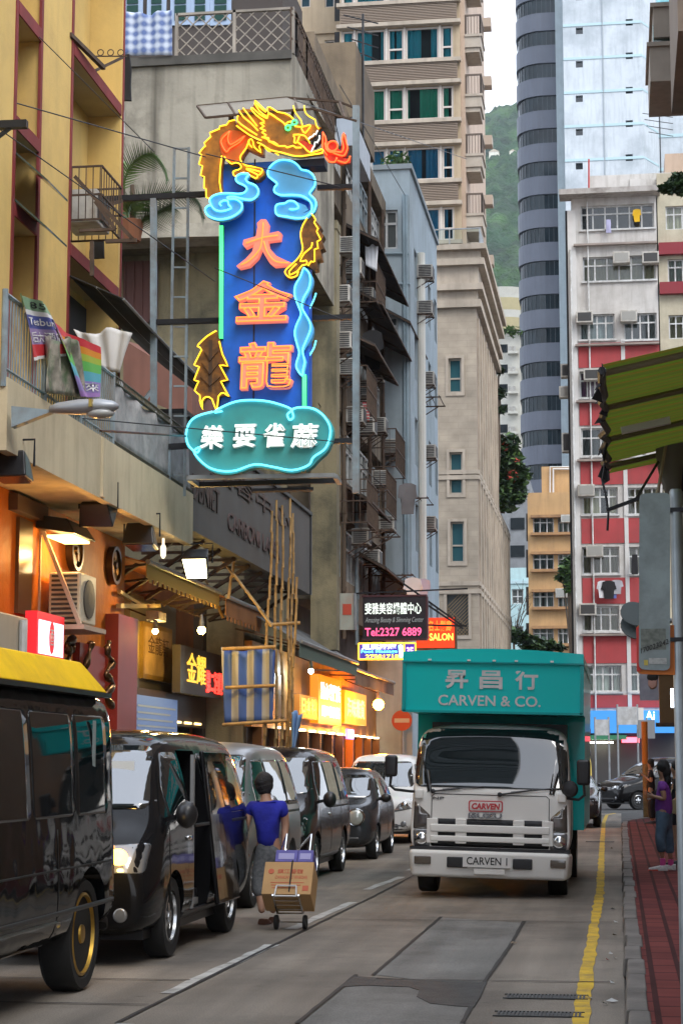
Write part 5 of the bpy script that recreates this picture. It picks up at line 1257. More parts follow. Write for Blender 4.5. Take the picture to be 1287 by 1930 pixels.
# claw and scaly tail piece on the right
cw = panel('dragon_claw', Z4([(330,85),(375,40),(410,100),(470,170),(450,200),(495,255),(470,300),(500,380),(460,400),(475,490),(430,500),(430,590),(390,600),(340,560),(300,560),(270,600),(235,665),(180,695),(130,685),(100,640),(150,580),(230,490),(280,400),(262,240),(290,150)]), s_dark,-.1,.1)
neon('neon_tube', [Z4([(330,85),(290,150),(265,230),(270,300),(285,380),(270,440),(220,510),(120,600),(110,640),(150,680),(190,680),(230,660),(240,620)],.13), Z4([(375,40),(415,100),(400,130),(440,190),(425,220),(465,300),(430,320),(440,390),(405,400),(405,520),(370,520),(340,565)],.13), Z4([(380,330),(370,380),(300,440),(260,520),(320,510),(325,550),(280,560),(230,620),(170,650)],.13), Z4([(220,545),(150,620),(160,660)],.13)], n_yel, cw, sm=2)
rb = panel('ribbon_panel', Z4([(290,570),(350,620),(385,690),(365,790),(310,890),(285,970),(300,1020),(350,1090),(385,1180),(370,1280),(310,1380),(285,1440),(320,1520),(300,1620),(285,1680),(235,1640),(215,1570),(245,1460),(230,1370),(200,1240),(215,1170),(265,1060),(245,990),(200,870),(200,770),(260,670)]), s_sky,-.05,.06, smooth=2)
neon('neon_tube', [Z4([(290,575),(340,620),(358,700),(340,790),(290,880),(270,970),(300,1030),(350,1120),(358,1200),(320,1300),(280,1400),(290,1470),(300,1530),(285,1600),(275,1660),(230,1610),(215,1550),(245,1440),(230,1370),(200,1250),(215,1160),(262,1050),(240,970),(200,860),(205,760),(255,670),(290,575)],.09)], n_blue, rb,.013)
neon('neon_tube', [Z4([(393,800),(370,870),(315,980)],-.1), Z4([(393,1280),(370,1360),(315,1450)],-.1)], n_blue, rb,.012)
tl = panel('dragon_tail', Z3([(235,125),(160,170),(95,240),(110,290),(50,420),(90,435),(50,540),(85,560),(50,640),(100,700),(115,800),(120,740),(150,700),(180,705),(215,750),(240,825),(260,690),(300,680),(350,690),(280,560),(340,550),(275,420),(340,430),(285,300),(262,200),(245,140)]), s_dark,.002,.1)
neon('neon_tube', [Z3([(235,125),(160,170),(95,230),(75,260),(110,290),(45,420),(90,435),(45,550),(85,560),(50,640),(95,680),(95,730),(118,800),(115,730),(150,695),(200,715),(240,820),(255,690),(300,660),(345,690),(275,560),(335,550),(265,420),(335,430),(290,330),(262,215)],.13)], n_yel, tl,.011, sm=2)
b = MB()
for (p, q) in [((180,650),(185,200)),((180,500),(110,400)),((180,500),(260,400)),((180,600),(100,520)),((180,600),(270,520)),((182,380),(130,300)),((182,380),(250,300))]:
    b.bar(*Z3([p, q],.101),.05,.004)
b.build('painted_vein', mat('vein_dark',(.06,.03,.012),.6), tl)
# name panel
nmp = [(210,845),(330,765),(450,728),(600,722),(740,742),(880,795),(1000,782),(1110,802),(1205,885),(1250,1000),(1210,1155),(1115,1250),(1045,1320),(900,1362),(740,1332),(580,1312),(420,1362),(300,1372),(180,1332),(82,1250),(38,1175),(-10,1125),(-25,1020),(10,912),(85,860)]
npn = panel('name_panel', Z3(nmp), s_teal,.03,.2, smooth=3)
neon('neon_tube', [Z3([(300,830),(230,840),(330,780),(450,742),(600,737),(740,757),(890,812),(860,860),(880,905),(912,880),(905,815),(1000,797),(1105,820),(1190,895),(1230,1000),(1190,1145),(1085,1225),(1040,1295),(900,1338),(740,1310),(580,1288),(420,1340),(300,1345),(190,1315),(100,1240),(60,1175),(110,1140),(90,1185),(50,1165),(5,1110),(-8,1020),(25,925),(95,870),(220,835)],.24)], n_blue, npn,.015, sm=4)
# lettering
pinkm = mat('letter_pink',(.82,.21,.14),.45, var=.2, vs=5, emit=(1,.25,.16), es=.32)  # letter faces glow faintly themselves, imitating the light of their tubes
da = [(405,622),(430,622),(444,645),(437,692),(490,680),(505,690),(500,722),(440,730),(445,760),(480,800),(530,825),(552,833),(535,847),(470,852),(445,832),(420,790),(408,768),(390,810),(350,850),(300,862),(285,850),(330,815),(362,780),(372,742),(330,762),(316,745),(320,722),(380,705),(388,660),(386,640)]
ch = panel('character_great', Z5(da), pinkm,.02,.14)
neon('neon_tube', [Z5([(418,640),(412,710),(400,770),(350,825),(310,845)],.16), Z5([(335,740),(420,712),(490,702)],.16), Z5([(420,730),(440,790),(480,830),(540,836)],.16)], n_org, ch,.009)
def glyph(name, c, x0, y0, x1, y1, bold, m, tube, parent=NS, d=.02, t=.12, shear=.0, w=.014):
    o = at(x0, y1, SY) - UY * (d + t / 2); p = at(x1, y0, SY)
    b = MB(); put_text(b, c, o, UX, UZ, p.x - o.x, p.z - o.z, t, bold, shear); ob = b.build(name, m, parent)
    k = bpy.data.curves.new('t', 'FONT'); k.body = c; k.fill_mode = 'NONE'; k.bevel_depth = w; k.offset = bold * .4; k.bevel_resolution = 1; k.resolution_u = 2
    to = bpy.data.objects.new('t', k); COL.objects.link(to); bpy.context.view_layer.update()
    me = bpy.data.meshes.new_from_object(to.evaluated_get(bpy.context.evaluated_depsgraph_get())); bpy.data.objects.remove(to)
    xs = [v.co.x for v in me.vertices]; ys = [v.co.y for v in me.vertices]
    a0, a1, c0, c1 = min(xs), max(xs), min(ys), max(ys); sx, sy = (p.x - o.x) * .97 / (a1 - a0),(p.z - o.z) * .97 / (c1 - c0)
    b = MB(); b.bm.from_mesh(me)
    for v in b.bm.verts: v.co = o + UX * (.015 * (p.x - o.x) + (v.co.x - a0) * sx + shear * (v.co.y - c0) * sy) + UZ * (.015 * (p.z - o.z) + (v.co.y - c0) * sy) - UY * (t / 2 + .012 - v.co.z * .5)
    b.build('neon_outline', tube, ob)
glyph('character_gold', '金',441,531,551,613,.035, pinkm, n_org, shear=.06)
glyph('character_dragon', '龍',450,646,554,738,.028, pinkm, n_org, shear=.04)
wl_ = mat('letter_white',(.72,.76,.74),.45, emit=(.8,1,.95), es=.03)  # same weak tube light put into the white faces as emission
for (c, a, y0_, c1, y1_) in [('樂',384,807,428,853),('耍',445,805,488,850),('雀',500,803,542,850),('蔴',553,804,604,851)]:
    glyph('name_character', c, a, y0_, c1, y1_,.02, wl_, n_white, npn,.2,.07,.08,.02)
# ---------------- steel frame that carries the sign
FR = thing('sign_gantry', 'blue grey steel gantry of masts, ladder and beams carrying the neon sign', 'gantry', at(500,930, SY + .6))
def beam(name, segs, w, m=None, h=None):
    b = MB()
    for a, c in segs: b.bar(a, c, w, h or w)
    return b.build(name, m or MATS['steel_blue'], FR)
g = SY + .5
beam('mast', [(at(290,375, g), at(290,838, g))],.085)
beam('diagonal_brace', [(at(287,735, g), at(204,842, g - .5))],.05)
beam('mast', [(at(671,200, g), at(671,930, g))],.095)
lad = beam('ladder', [(at(329,278, g), at(319,935, g)),(at(356,278, g), at(348,935, g))],.035)
[beam('rung', [(at(328, y, g), at(355, y, g))],.025) for y in range(280,930,56)]
for (p, q, w) in [((25,386),(392,366),.07),((30,380),(392,362),.03),((283,608),(416,604),.075),((192,850),(356,840),.08),((598,354),(665,352),.07),((590,600),(665,597),.07),((625,832),(672,830),.07)]:
    beam('cross_beam', [(at(*p, g), at(*q, g))], w, MATS['black_steel'])
beam('raking_strut', [(at(50,435, g - 1.5), at(232,378, g))],.05, MATS['rust'])
beam('bottom_frame', [(at(356,900, SY - .1), at(632,896, SY - .1)),(at(356,902, SY - .1), at(372,914, SY + .6)),(at(632,898, SY - .1), at(640,910, SY + .6))],.06, MATS['grey_metal'])
beam('bottom_beam', [(at(362,914, SY + .6), at(632,906, SY + .6))],.07, MATS['black_steel'])
beam('floodlight_tray', [(at(475,925, SY + .2), at(590,922, SY + .4))],.18, MATS['black_steel'],.04)
T = [(372,200),(540,184),(640,192),(672,205)]; T2 = [(388,222),(470,214),(590,205),(672,228)]
beam('top_canopy_frame', [(at(*a, SY + .5), at(*c, SY + .5)) for a, c in zip(T, T[1:])] + [(at(*a, SY - .25), at(*c, SY - .25)) for a, c in zip(T2, T2[1:])] + [(at(*T[0], SY + .5), at(*T2[0], SY - .25)),(at(430,194, SY + .5), at(444,217, SY - .25)),(at(555,186, SY + .5), at(560,207, SY - .25)),(at(640,192, SY + .5), at(650,222, SY - .25))],.028, MATS['rust'])
b = MB(); b.prism([at(*T[0], SY + .5), at(540,184, SY + .5), at(590,206, SY - .25), at(*T2[0], SY - .25)],(0,0,.008)); b.build('top_canopy_sheet', mat('canopy_mesh',(.30,.28,.24),.8, alpha=.55), FR)
beam('canopy_post', [(at(434,217, SY + .1), at(434,250, SY + .1)),(at(438,217, SY + .1), at(438,245, SY + .1)),(at(553,205, SY + .1), at(548,235, SY + .1))],.04, MATS['rust'])

# ================================================================== SHOPS, LAMPS AND SIGNS ALONG THE LEFT PAVEMENT
SX = -8.3
dk = mat('shop_interior',(.045,.03,.022),.7, var=.4)
S1 = thing('steel_shopfront', 'dim restaurant shopfront with steel cladding and a low dark entrance under the orange awning', 'shopfront',(SX,32,0))
b = MB(); b.box(SX - .3, SX,27.82,37,0,5.2); b.build('back_wall', mat('shop_orange_dark',(.20,.07,.02),.6, var=.4), S1)
p, q = atx(250,1290, SX + .15), atx(332,1150, SX + .15)
b = MB(); b.box(SX + .002, SX + .15, p.y - .2, q.y, p.z - .05, p.z + 1.55); b.build('steel_panel', mat('steel_panel',(.30,.28,.24),.28,.8, var=.3), S1)
b = MB(); b.box(SX + .002, SX + .3, p.y - 1,36.8,2.35, p.z - .06); b.build('entrance_head', mat('entrance_brown',(.06,.04,.03),.5), S1)
b = MB()
for k in range(9): b.box(SX + .303, SX + .33,29 + k * .85,29.5 + k * .85,2.4,2.44)
b.build('strip_light', emit('warm_strip',(1,.7,.25),2.2), S1)
b = MB(); b.box(SX + .002, SX + .05,28.5,36.5,.1,2.34); b.build('entrance', MATS['room'], S1)
b = MB()
for k in range(12): b.box(SX + .051, SX + .08,34.9,36.4,.5 + k * .15,.61 + k * .15)
b.build('roller_shutter', mat('shutter_grey',(.28,.28,.27),.5,.3), S1)
b = MB(); b.box(-12, SX + .2,37.002,37.35,0,5.1); b.build('side_wall', dk, S1)
# framed picture sign
fs = thing('framed_sign', 'gilt framed glass sign with faint characters lit by a small floodlight', 'sign', atx(290,1290, SX + .3))
p, q = atx(268,1278, SX + .2), atx(323,1195, SX + .2)
b = MB(); b.box(SX + .152, SX + .22, p.y, q.y, p.z, p.z + .98); b.build('frame', mat('gilt',(.5,.30,.05),.35,.7, var=.3), fs)
b = MB(); b.box(SX + .221, SX + .226, p.y + .08, q.y - .08, p.z + .08, p.z + .9); b.build('picture', mat('picture_tan',(.46,.30,.12),.3, var=.5, vs=3), fs)
b = MB(); put_text(b, '金龍軒', V((SX + .228, p.y + .3, p.z + .45)), UY, UZ, q.y - p.y - .6,.32,.01); b.build('lettering', mat('ink_brown',(.08,.04,.02),.6), fs)
# dark sign with gold and red characters
gs = thing('character_sign', 'dark hanging sign with large gold characters and small red glowing characters', 'sign', atx(375,1300, SX + .6))
p, q = atx(340,1305, SX + .6), atx(417,1225, SX + .6)
b = MB(); b.box(SX + .45, SX + .6, p.y, q.y, p.z, p.z + .85); b.build('sign_box', mat('sign_box_dark',(.05,.04,.03),.5), gs)
b = MB(); put_text(b, '金耀', V((SX + .602, p.y + .5, p.z + .2)), UY, UZ,(q.y - p.y) * .45,.55,.03); b.build('gold_character', emit('gold_glow',(1,.55,.05),.7), gs)
b = MB(); put_text(b, '第二酒樓', V((SX + .602, p.y + .55 + (q.y - p.y) * .45, p.z + .08)), UY, UZ,(q.y - p.y) * .42,.42,.03,.02); b.build('red_character', emit('red_glow',(1,.03,.02),2.2), gs)
# menu board
p, q = atx(262,1372, SX + .5), atx(340,1328, SX + .5)
mb = thing('menu_board', 'blue menu board standing in the restaurant entrance', 'board',(SX + .45, p.y, p.z))
b = MB(); b.box(SX + .4, SX + .45, p.y, q.y, p.z - .5, p.z + .55); b.build('board', mat('menu_blue',(.12,.2,.42),.5, emit=(.1,.18,.4), es=.25), mb)
b = MB()
for k in range(7): b.box(SX + .451, SX + .455, p.y + .1, q.y - .15 - .2 * (k % 3), p.z - .3 + k * .11, p.z - .27 + k * .11)
b.build('printed_line', mat('print_pale',(.4,.5,.62),.6), mb)
# orange roller awning
def sloped_awning(name, X0, z0, X1, z1, ya, yb, m, label, valance=.28, vm=None, scallop=True):
    o = thing(name, label, 'awning',(X1, ya, z1))
    b = MB(); b.hexa([(X0, ya, z0 - .02),(X1, ya, z1 - .02),(X1, yb, z1 - .02),(X0, yb, z0 - .02),(X0, ya, z0),(X1, ya, z1),(X1, yb, z1),(X0, yb, z0)]); b.build('canvas', m, o)
    b = MB(); n = int((yb - ya) / .16)
    for k in range(n):
        a, c = ya + (yb - ya) * k / n, ya + (yb - ya) * (k + 1) / n; d = valance * (1 if not scallop else (.8 + .2 * (k % 2)))
        b.box(X1 + .002, X1 + .014, a, c, z1 - d, z1 - .02)
    b.build('valance', vm or m, o)
    b = MB(); b.tube([(X1 + .03, ya, z1),(X1 + .03, yb, z1)],.04,8); b.build('front_bar', MATS['grey_metal'], o)
    b = MB()
    for k in range(4): y = ya + (yb - ya) * k / 3; b.bar((X0, y, z0 - .5),(X1, y, z1 - .04),.035)
    b.build('arm', MATS['rust'], o); return o
orc = mat('awning_orange',(.55,.16,.02),.7, var=.25)
oa_y0, oa_y1 = atx(224,1035,-7.0).y, atx(412,1113,-7.0).y
sloped_awning('orange_awning',-8.28,5.0,-7.0,4.68,27.9, oa_y1, orc, 'orange roller awning with a yellow valance over the restaurant',.3, mat('awning_yellow',(.62,.36,.06),.7))
sloped_awning('orange_awning',-7.9,4.95,-6.9,4.62, oa_y1 + .1, atx(492,1156,-6.9).y, mat('awning_rust',(.30,.12,.03),.8, var=.4), 'shabby brown roller awning with pale tube behind the bamboo poles',.42)
sloped_awning('grey_awning',-7.3,4.75,-6.05,4.0,36.2,44.3, mat('awning_grey',(.13,.14,.15),.8, var=.4, dirt=(.05,.05,.04), dirt_amt=.6, streak=.4), 'dirty grey sheet awning jutting out before the concrete fin',.3, mat('awning_greygreen',(.08,.12,.10),.8), False)
sloped_awning('brown_awning',-7.4,4.4,-6.2,3.9,45.2,53, mat('awning_tan',(.22,.14,.09),.8, var=.4), 'brown awning over the glowing orange shops farther on',.35, None, False)
# floodlights under the balcony
def flood(c, s, tilt, label, lit=False):
    o = thing('floodlight', label, 'floodlight', c, group='floodlights under the balcony'); c = V(c)
    u = V((0, math.cos(tilt),-math.sin(tilt))); v = V((0, math.sin(tilt), math.cos(tilt)))
    b = MB(); b.hexa([c - UX * s * .5 - u * s * .5 - v * s * .35, c + UX * s * .5 - u * s * .5 - v * s * .35, c + UX * s * .42 + u * s * .5 - v * s * .3, c - UX * s * .42 + u * s * .5 - v * s * .3, c - UX * s * .4 - u * s * .4 + v * s * .35, c + UX * s * .4 - u * s * .4 + v * s * .35, c + UX * s * .3 + u * s * .35 + v * s * .3, c - UX * s * .3 + u * s * .35 + v * s * .3])
    b.build('housing', MATS['black_plastic'], o, bevel=.02)
    b = MB(); b.tube([c + UX * s * .55, c + UX * s * .55 + UZ * s * .7, c - UX * s * .55 + UZ * s * .7, c - UX * s * .55],.014,6); b.build('bracket', MATS['black_steel'], o)
    b = MB(); n = -v
    q = c - v * s * .352
    b.face(q - UX * s * .42 - u * s * .42, q + UX * s * .42 - u * s * .42, q + UX * s * .36 + u * s * .4, q - UX * s * .36 + u * s * .4); b.build('lens', emit('flood_lens',(1,.85,.5),6) if lit else MATS['glass_grey'], o)
    if lit:
        l = bpy.data.lights.new('floodlight_lamp', 'SPOT'); l.energy = 60; l.color = (1,.68,.3); l.spot_size = R(140); l.shadow_soft_size = .15
        lo = bpy.data.objects.new('lamp', l); COL.objects.link(lo); lo.parent = o; lo.location = WM[o.name].inverted() @ (q - v * .05); lo.rotation_euler = v.to_track_quat('Z', 'Y').to_euler()
    return o
flood(atx(26,880, BX - .1),.42, R(5), 'black floodlight at the near end of the cream balcony')
flood(atx(186,958, BX - .25),.46, R(-35), 'black floodlight seen edge on under the cream balcony')
flood(atx(268,1012, BX - .2),.46, R(8), 'black floodlight with a carrying loop under the cream balcony')
flood(atx(372,1062, BX + .1),.42, R(50), 'lit floodlight at the far end of the cream balcony', True)
b = MB(); p = atx(308,1040, BX - .3); b.tube([p + UZ * .2, p + UZ * .1],.02); b.lathe([(.03,0),(.045,-.04),(.04,-.16),(.015,-.2)], p + UZ * .1, UZ,10); tag(b.build('hanging_bulb', emit('bulb_pale_glow',(1,.85,.6),.8), smooth=True), 'small unlit white lamp hanging beside the loop handled floodlight', 'lamp')  # unlit lamp with a faint glow put into its material
# street lamp on the balcony
def lamp_pt(px, py): return at(px, py,19.0)
sl = thing('street_lamp', 'grey street lamp on a wall bracket at the balcony corner', 'street lamp', lamp_pt(30,800))
b = MB()
cs = [(95,772,8),(110,770,13),(150,768,18),(190,766,17),(215,766,12),(224,766,5)]
rings = []
for (px, py, hh) in cs:
    c = lamp_pt(px, py); r = hh / 190.0; rings.append([b.bm.verts.new(c + V((0, math.cos(2 * math.pi * k / 14) * r * 1.15, math.sin(2 * math.pi * k / 14) * r * (.9 if math.sin(2 * math.pi * k / 14) > 0 else .8)))) for k in range(14)])
for A2, B2 in zip(rings, rings[1:]):
    for k in range(14): b.bm.faces.new((A2[k], A2[(k + 1) % 14], B2[(k + 1) % 14], B2[k]))
b.bm.faces.new(rings[0]); b.bm.faces.new(rings[-1][::-1])
b.build('lamp_head', mat('lamp_grey',(.30,.32,.35),.4,.3), sl, smooth=True)
b = MB(); c = lamp_pt(190,783); b.ball(c + UZ * .02,(.15,.1,.055),2); b.build('lamp_bowl', mat('lamp_glass',(.35,.36,.36),.15), sl, smooth=True)
b = MB(); c = lamp_pt(177,760); b.box(c.x - .012, c.x + .02, c.y - .15, c.y - .06, c.z - .06, c.z + .02); b.build('clip', mat('brass',(.45,.32,.08),.4,.7), sl)
b = MB(); a0, a1, a2 = lamp_pt(22,765), lamp_pt(22,805), lamp_pt(96,776); b.prism([a0, a1, a2, a2 + UZ * .02],(0,.12,0)); b.build('bracket', MATS['steel_blue'], sl)
# banners on the railing
def banner(pts, rows, label, texts):
    """pts: the four corners (lower left, lower right, upper right, upper left); rows: colour bands from the bottom"""
    o = thing('fabric_banner', label, 'banner', pts[0], group='printed banners on the balcony railing')
    a, b_, c, d = [V(p) for p in pts]; n = (b_ - a).cross(d - a).normalized(); ph = random.random() * 5
    def S(u, v): return a.lerp(b_, u).lerp(d.lerp(c, u), v) + n * (.05 * math.sin(u * 6 + ph + v * 1.5) + .012 * math.sin(u * 17 + v * 3))
    for (v0, v1, m) in rows:
        b2 = MB(); b2.grid(lambda u, v: S(u, v0 + (v1 - v0) * v),22,4); b2.build('printed_band', m, o, smooth=True)
    for (t, u0, u1, v0, v1, m) in texts:
        me, x0, x1, y0_, y1_ = text_mesh(t,0,0,.01); b2 = MB(); b2.bm.from_mesh(me)
        for vv_ in b2.bm.verts:
            u = u0 + (u1 - u0) * (vv_.co.x - x0) / (x1 - x0); v = v0 + (v1 - v0) * (vv_.co.y - y0_) / (y1_ - y0_); vv_.co = S(u, v) - n * -.008
        b2.build('lettering', m, o)
    return o
def cm(n, c): return mat('print_' + n, c,.55)
white_l = cm('white',(.7,.7,.7))
XB = BX + .02
banner([atx(57,680, XB), atx(128,670, XB), atx(84,575, XB), atx(42,552, XB)],
       [(0,.05, cm('white',(.7,.7,.7))),(.05,.24, cm('red',(.55,.03,.04))),(.24,.5, cm('mauve',(.30,.22,.42))),(.5,.72, cm('indigo',(.08,.10,.33))),(.72,.8, cm('white',(.7,.7,.7))),(.8,1, cm('sage',(.22,.36,.22)))],
       'crumpled printed banner with red, mauve and blue bands on the railing', [('皇后大酒店',.08,.92,.27,.45, white_l),('E. Tesbury',.08,.9,.52,.68, white_l),('85',.4,.7,.84,.95, cm('black',(.02,.02,.02)))])
banner([atx(148,748, XB + .05), atx(188,748, XB + .05), atx(182,655, XB), atx(92,600, XB)],
       [(0,.08, cm('violet',(.35,.2,.5))),(.08,.28, cm('lilac',(.28,.22,.5))),(.28,.45, cm('cyan',(.1,.4,.5))),(.45,.62, cm('green',(.12,.45,.1))),(.62,.74, cm('lime',(.35,.45,.05))),(.74,.86, cm('orange',(.65,.25,.02))),(.86,1, cm('red',(.55,.03,.04)))],
       'rainbow coloured banner twisted over the balcony railing', [('秒來',.3,.95,.1,.26, white_l)])
cloth('printed_banner', [atx(85,740, XB + .03), atx(160,750, XB + .03), atx(140,640, XB + .02), atx(88,640, XB + .02)], mat('print_photo',(.36,.33,.27),.6, var=.7, vs=7, dirt=(.06,.12,.05), dirt_amt=.9), 'faded picture banner with a parrot like print hanging between the two bright banners', 'banner', 'printed banners on the balcony railing',.05)
# shop wall things: two round medallions, condenser, lit panel, bronze ornament, white box
for (px, py, lab) in [(135,1038, 'round dark film reel ornament left of the other on the orange wall'),(209,1066, 'round dark film reel ornament near the corner of the orange wall')]:
    c = atx(px, py, AX + .004); o = thing('reel_ornament', lab, 'ornament', c, group='reel ornaments on the orange wall')
    b = MB(); b.lathe([(.28,0),(.28,.1),(.23,.1),(.23,.06),(.06,.06),(.05,.1),(.001,.1)], c, UX,24); b.build('disc', mat('reel_bronze',(.08,.045,.02),.35,.7), o, smooth='auto')
    b = MB()
    for k in range(3):
        a = R(90 + 120 * k); b.lathe([(.065,0),(.065,.012)], c + V((.062, math.cos(a) * .14, math.sin(a) * .14)), UX,12)
    b.build('hole', mat('hole_gold',(.5,.25,.05),.4), o)
c = atx(128,1130, AX + .25); cd = thing('condenser_unit', 'cream air conditioning condenser on a shelf on the orange wall', 'air conditioner', c)
b = MB(); b.box(AX + .1, AX + .52, c.y - .35, c.y + .4, c.z - .32, c.z + .32); b.build('housing', mat('ac_cream',(.55,.50,.40),.5, dirt=(.25,.2,.1), dirt_amt=.4), cd, bevel=.02)
b = MB(); b.lathe([(.25,0),(.25,.02),(.1,.03)],(AX + .521, c.y + .03, c.z), UX,20); b.build('fan_guard', MATS['ac_dark'], cd)
b = MB()
for k in range(10): b.box(AX + .14, AX + .48, c.y - .362, c.y - .352, c.z - .28 + k * .06, c.z - .25 + k * .06)
b.build('fin', MATS['ac_dark'], cd)
b = MB(); b.box(AX + .002, AX + .62, c.y - .5, c.y + .55, c.z - .42, c.z - .36); b.bar((AX + .02, c.y - .45, c.z + .9),(AX + .55, c.y - .45, c.z - .36),.05); b.bar((AX + .003, c.y - .45, c.z - .36),(AX + .003, c.y - .45, c.z + .9),.04); b.build('shelf_bracket', mat('bracket_pink',(.42,.32,.26),.6), cd)
# wall spot over the orange wall: black hood, lamp inside
c = atx(128,1000, AX + .3); o = thing('wall_spot', 'black hooded wall lamp lighting the orange shop wall', 'lamp', c)
b = MB(); b.hexa([c + V(p) for p in [(-.28,-.5,-.02),(.25,-.5,-.1),(.25,.5,-.1),(-.28,.5,-.02),(-.28,-.45,.16),(.12,-.45,.1),(.12,.45,.1),(-.28,.45,.16)]]); b.build('hood', MATS['black_plastic'], o, bevel=.02)
b = MB(); b.box(c.x - .15, c.x + .18, c.y - .4, c.y + .4, c.z - .13, c.z - .1); b.build('tube', emit('warm_tube',(1,.62,.2),4), o)
def point(parent, loc, e, col=(1,.6,.22), size=.06):
    l = bpy.data.lights.new(parent.name + '_light', 'POINT'); l.energy = e; l.color = col; l.shadow_soft_size = size
    lo = bpy.data.objects.new('lamp', l); COL.objects.link(lo); lo.parent = parent; lo.location = WM[parent.name].inverted() @ V(loc)
point(o, c + V((.1,0,-.3)),20,(1,.5,.12))
point(o, c + V((.5,-1.8,-.5)),10,(1,.5,.12))  # second point light outside the hood, without a fixture, brightening the wall
def bulb(name, c, lab, col, e, es, r=.07, group='bright lamps over the shops'):
    o = thing(name, lab, 'lamp', c, group=group); c = V(c)
    b = MB(); b.ball(c, r,2); b.build('bulb', emit(name + '_glow', col, es), o, smooth=True)
    b = MB(); b.lathe([(.02, r + .2),(.04, r + .1),(.05, r * .9),(.05, r * .8)], c, UZ,12); b.build('holder', MATS['grey_metal'], o)
    b = MB(); b.bar(c + UZ * (r + .15), c + V((-.9,.1, r + .5)),.025); b.build('arm', MATS['rust'], o)
    point(o, c - UZ * (r + .04) + UX * .05, e, col, r); return o
bulb('shop_bulb', atx(293,1190, SX + .75), 'small warm floodlight bulb above the gilt framed sign',(1,.68,.2),30,40,.05)
bulb('shop_bulb', atx(380,1188, SX + 1.2), 'warm star bright bulb above the dark sign with gold characters',(1,.62,.15),35,60,.07)
bulb('white_bulb', atx(586,1265,-6.7), 'small white bulb under the grey sheet awning',(.8,1,.95),30,30,.06)
bulb('sodium_lamp', atx(713,1328,-6.25), 'large glaring orange lamp far along the shops',(1,.33,.02),520,45,.15)
b = MB(); p = atx(293,1162, SX + .7); b.box(p.x - .1, p.x + .12, p.y - .25, p.y + .3, p.z - .08, p.z + .08); tag(b.build('emergency_light', MATS['ac_white'], bevel=.02), 'white emergency light box above the gilt framed sign', 'lamp')
b = MB(); b.bar(atx(224,1142, AX + .1), atx(300,1142,-8),.07); b.bar(atx(225,1115, AX + .1), atx(264,1140,-7.6),.05); tag(b.build('awning_bracket', mat('bracket_cream',(.5,.4,.2),.6)), 'cream steel bracket by the corner of the orange wall', 'bracket')
p, q = atx(69,1262, AX + .45), atx(122,1176, AX + .45)
ls = thing('lit_sign', 'small red framed light box sign with a round emblem on the orange wall', 'sign', p)
b = MB(); b.box(AX + .3, AX + .45, p.y, q.y, p.z - .1, q.z + .08); b.build('frame', mat('lightbox_red',(.6,.02,.03),.4, emit=(.8,.02,.03), es=.35), ls)
b = MB(); b.box(AX + .451, AX + .458, p.y + .06, q.y - .06, p.z + .2, q.z - .02); b.build('lit_panel', emit('lightbox_white',(.75,.87,1),.9), ls)
b = MB(); cc = V((AX + .462,(p.y + q.y) / 2,(p.z + q.z) / 2 + .1)); b.prism([cc + UY * .11 * math.cos(k / 14 * 6.283) + UZ * .2 * math.sin(k / 14 * 6.283) for k in range(14)],(.004,0,0)); em = b.build('emblem', emit('emblem_red',(.7,.02,.03),.5), ls)
b = MB(); put_text(b, '酉', cc + V((.006,-.07,-.1)), UY, UZ,.14,.2,.004); b.build('emblem_character', MATS['paint_white'], em)
b = MB(); put_text(b, '丁酉地產', V((AX + .456, p.y + .1, p.z - .03)), UY, UZ, q.y - p.y - .2,.17,.01); b.build('lettering', emit('letter_lit',(1,.9,.9),1), ls)
p, q = atx(0,1260, AX + .3), atx(47,1165, AX + .3)
b = MB(); b.box(AX + .003, AX + .35, p.y - .3, q.y, p.z - 1, q.z); o = tag(b.build('meter_cabinet', mat('cabinet_cream',(.42,.38,.30),.6, streak=.3), bevel=.03), 'cream metal cabinet on the orange wall behind the yellow roofed minibus', 'cabinet')
b = MB(); b.tube([(AX + .4, q.y - .35, p.z - 1),(AX + .4, q.y - .35, q.z - .05)],.05,8); b.build('conduit', MATS['white_frame'], o)
orn = thing('bronze_ornament', 'twisted bronze dragon ornament coiling up the red pillar of the shop', 'ornament', atx(205,1330, AX + .3))
for pts in [[(212,1332),(200,1310),(214,1290),(200,1270),(212,1250),(202,1228),(206,1210)], [(120,1260),(132,1235),(126,1215),(140,1205),(134,1225)], [(160,1258),(170,1225),(172,1208)]]:
    P = smooth_line([atx(x, y, AX + .32) for x, y in pts],4); b = MB(); b.tube(P, [.045 + .02 * math.sin(k * 1.3) for k in range(len(P))],8); b.build('coil', mat('bronze_dark',(.12,.06,.025),.3,.8), orn, smooth=True)
b = MB(); b.box(AX + .2, AX + .3, atx(150,1300, AX + .3).y, atx(198,1300, AX + .3).y,2.4, atx(150,1210, AX + .3).z); tag(b.build('red_board', mat('red_panel',(.32,.03,.02),.4, var=.3)), 'red lacquered panel between the light box sign and the corner pillar', 'panel')
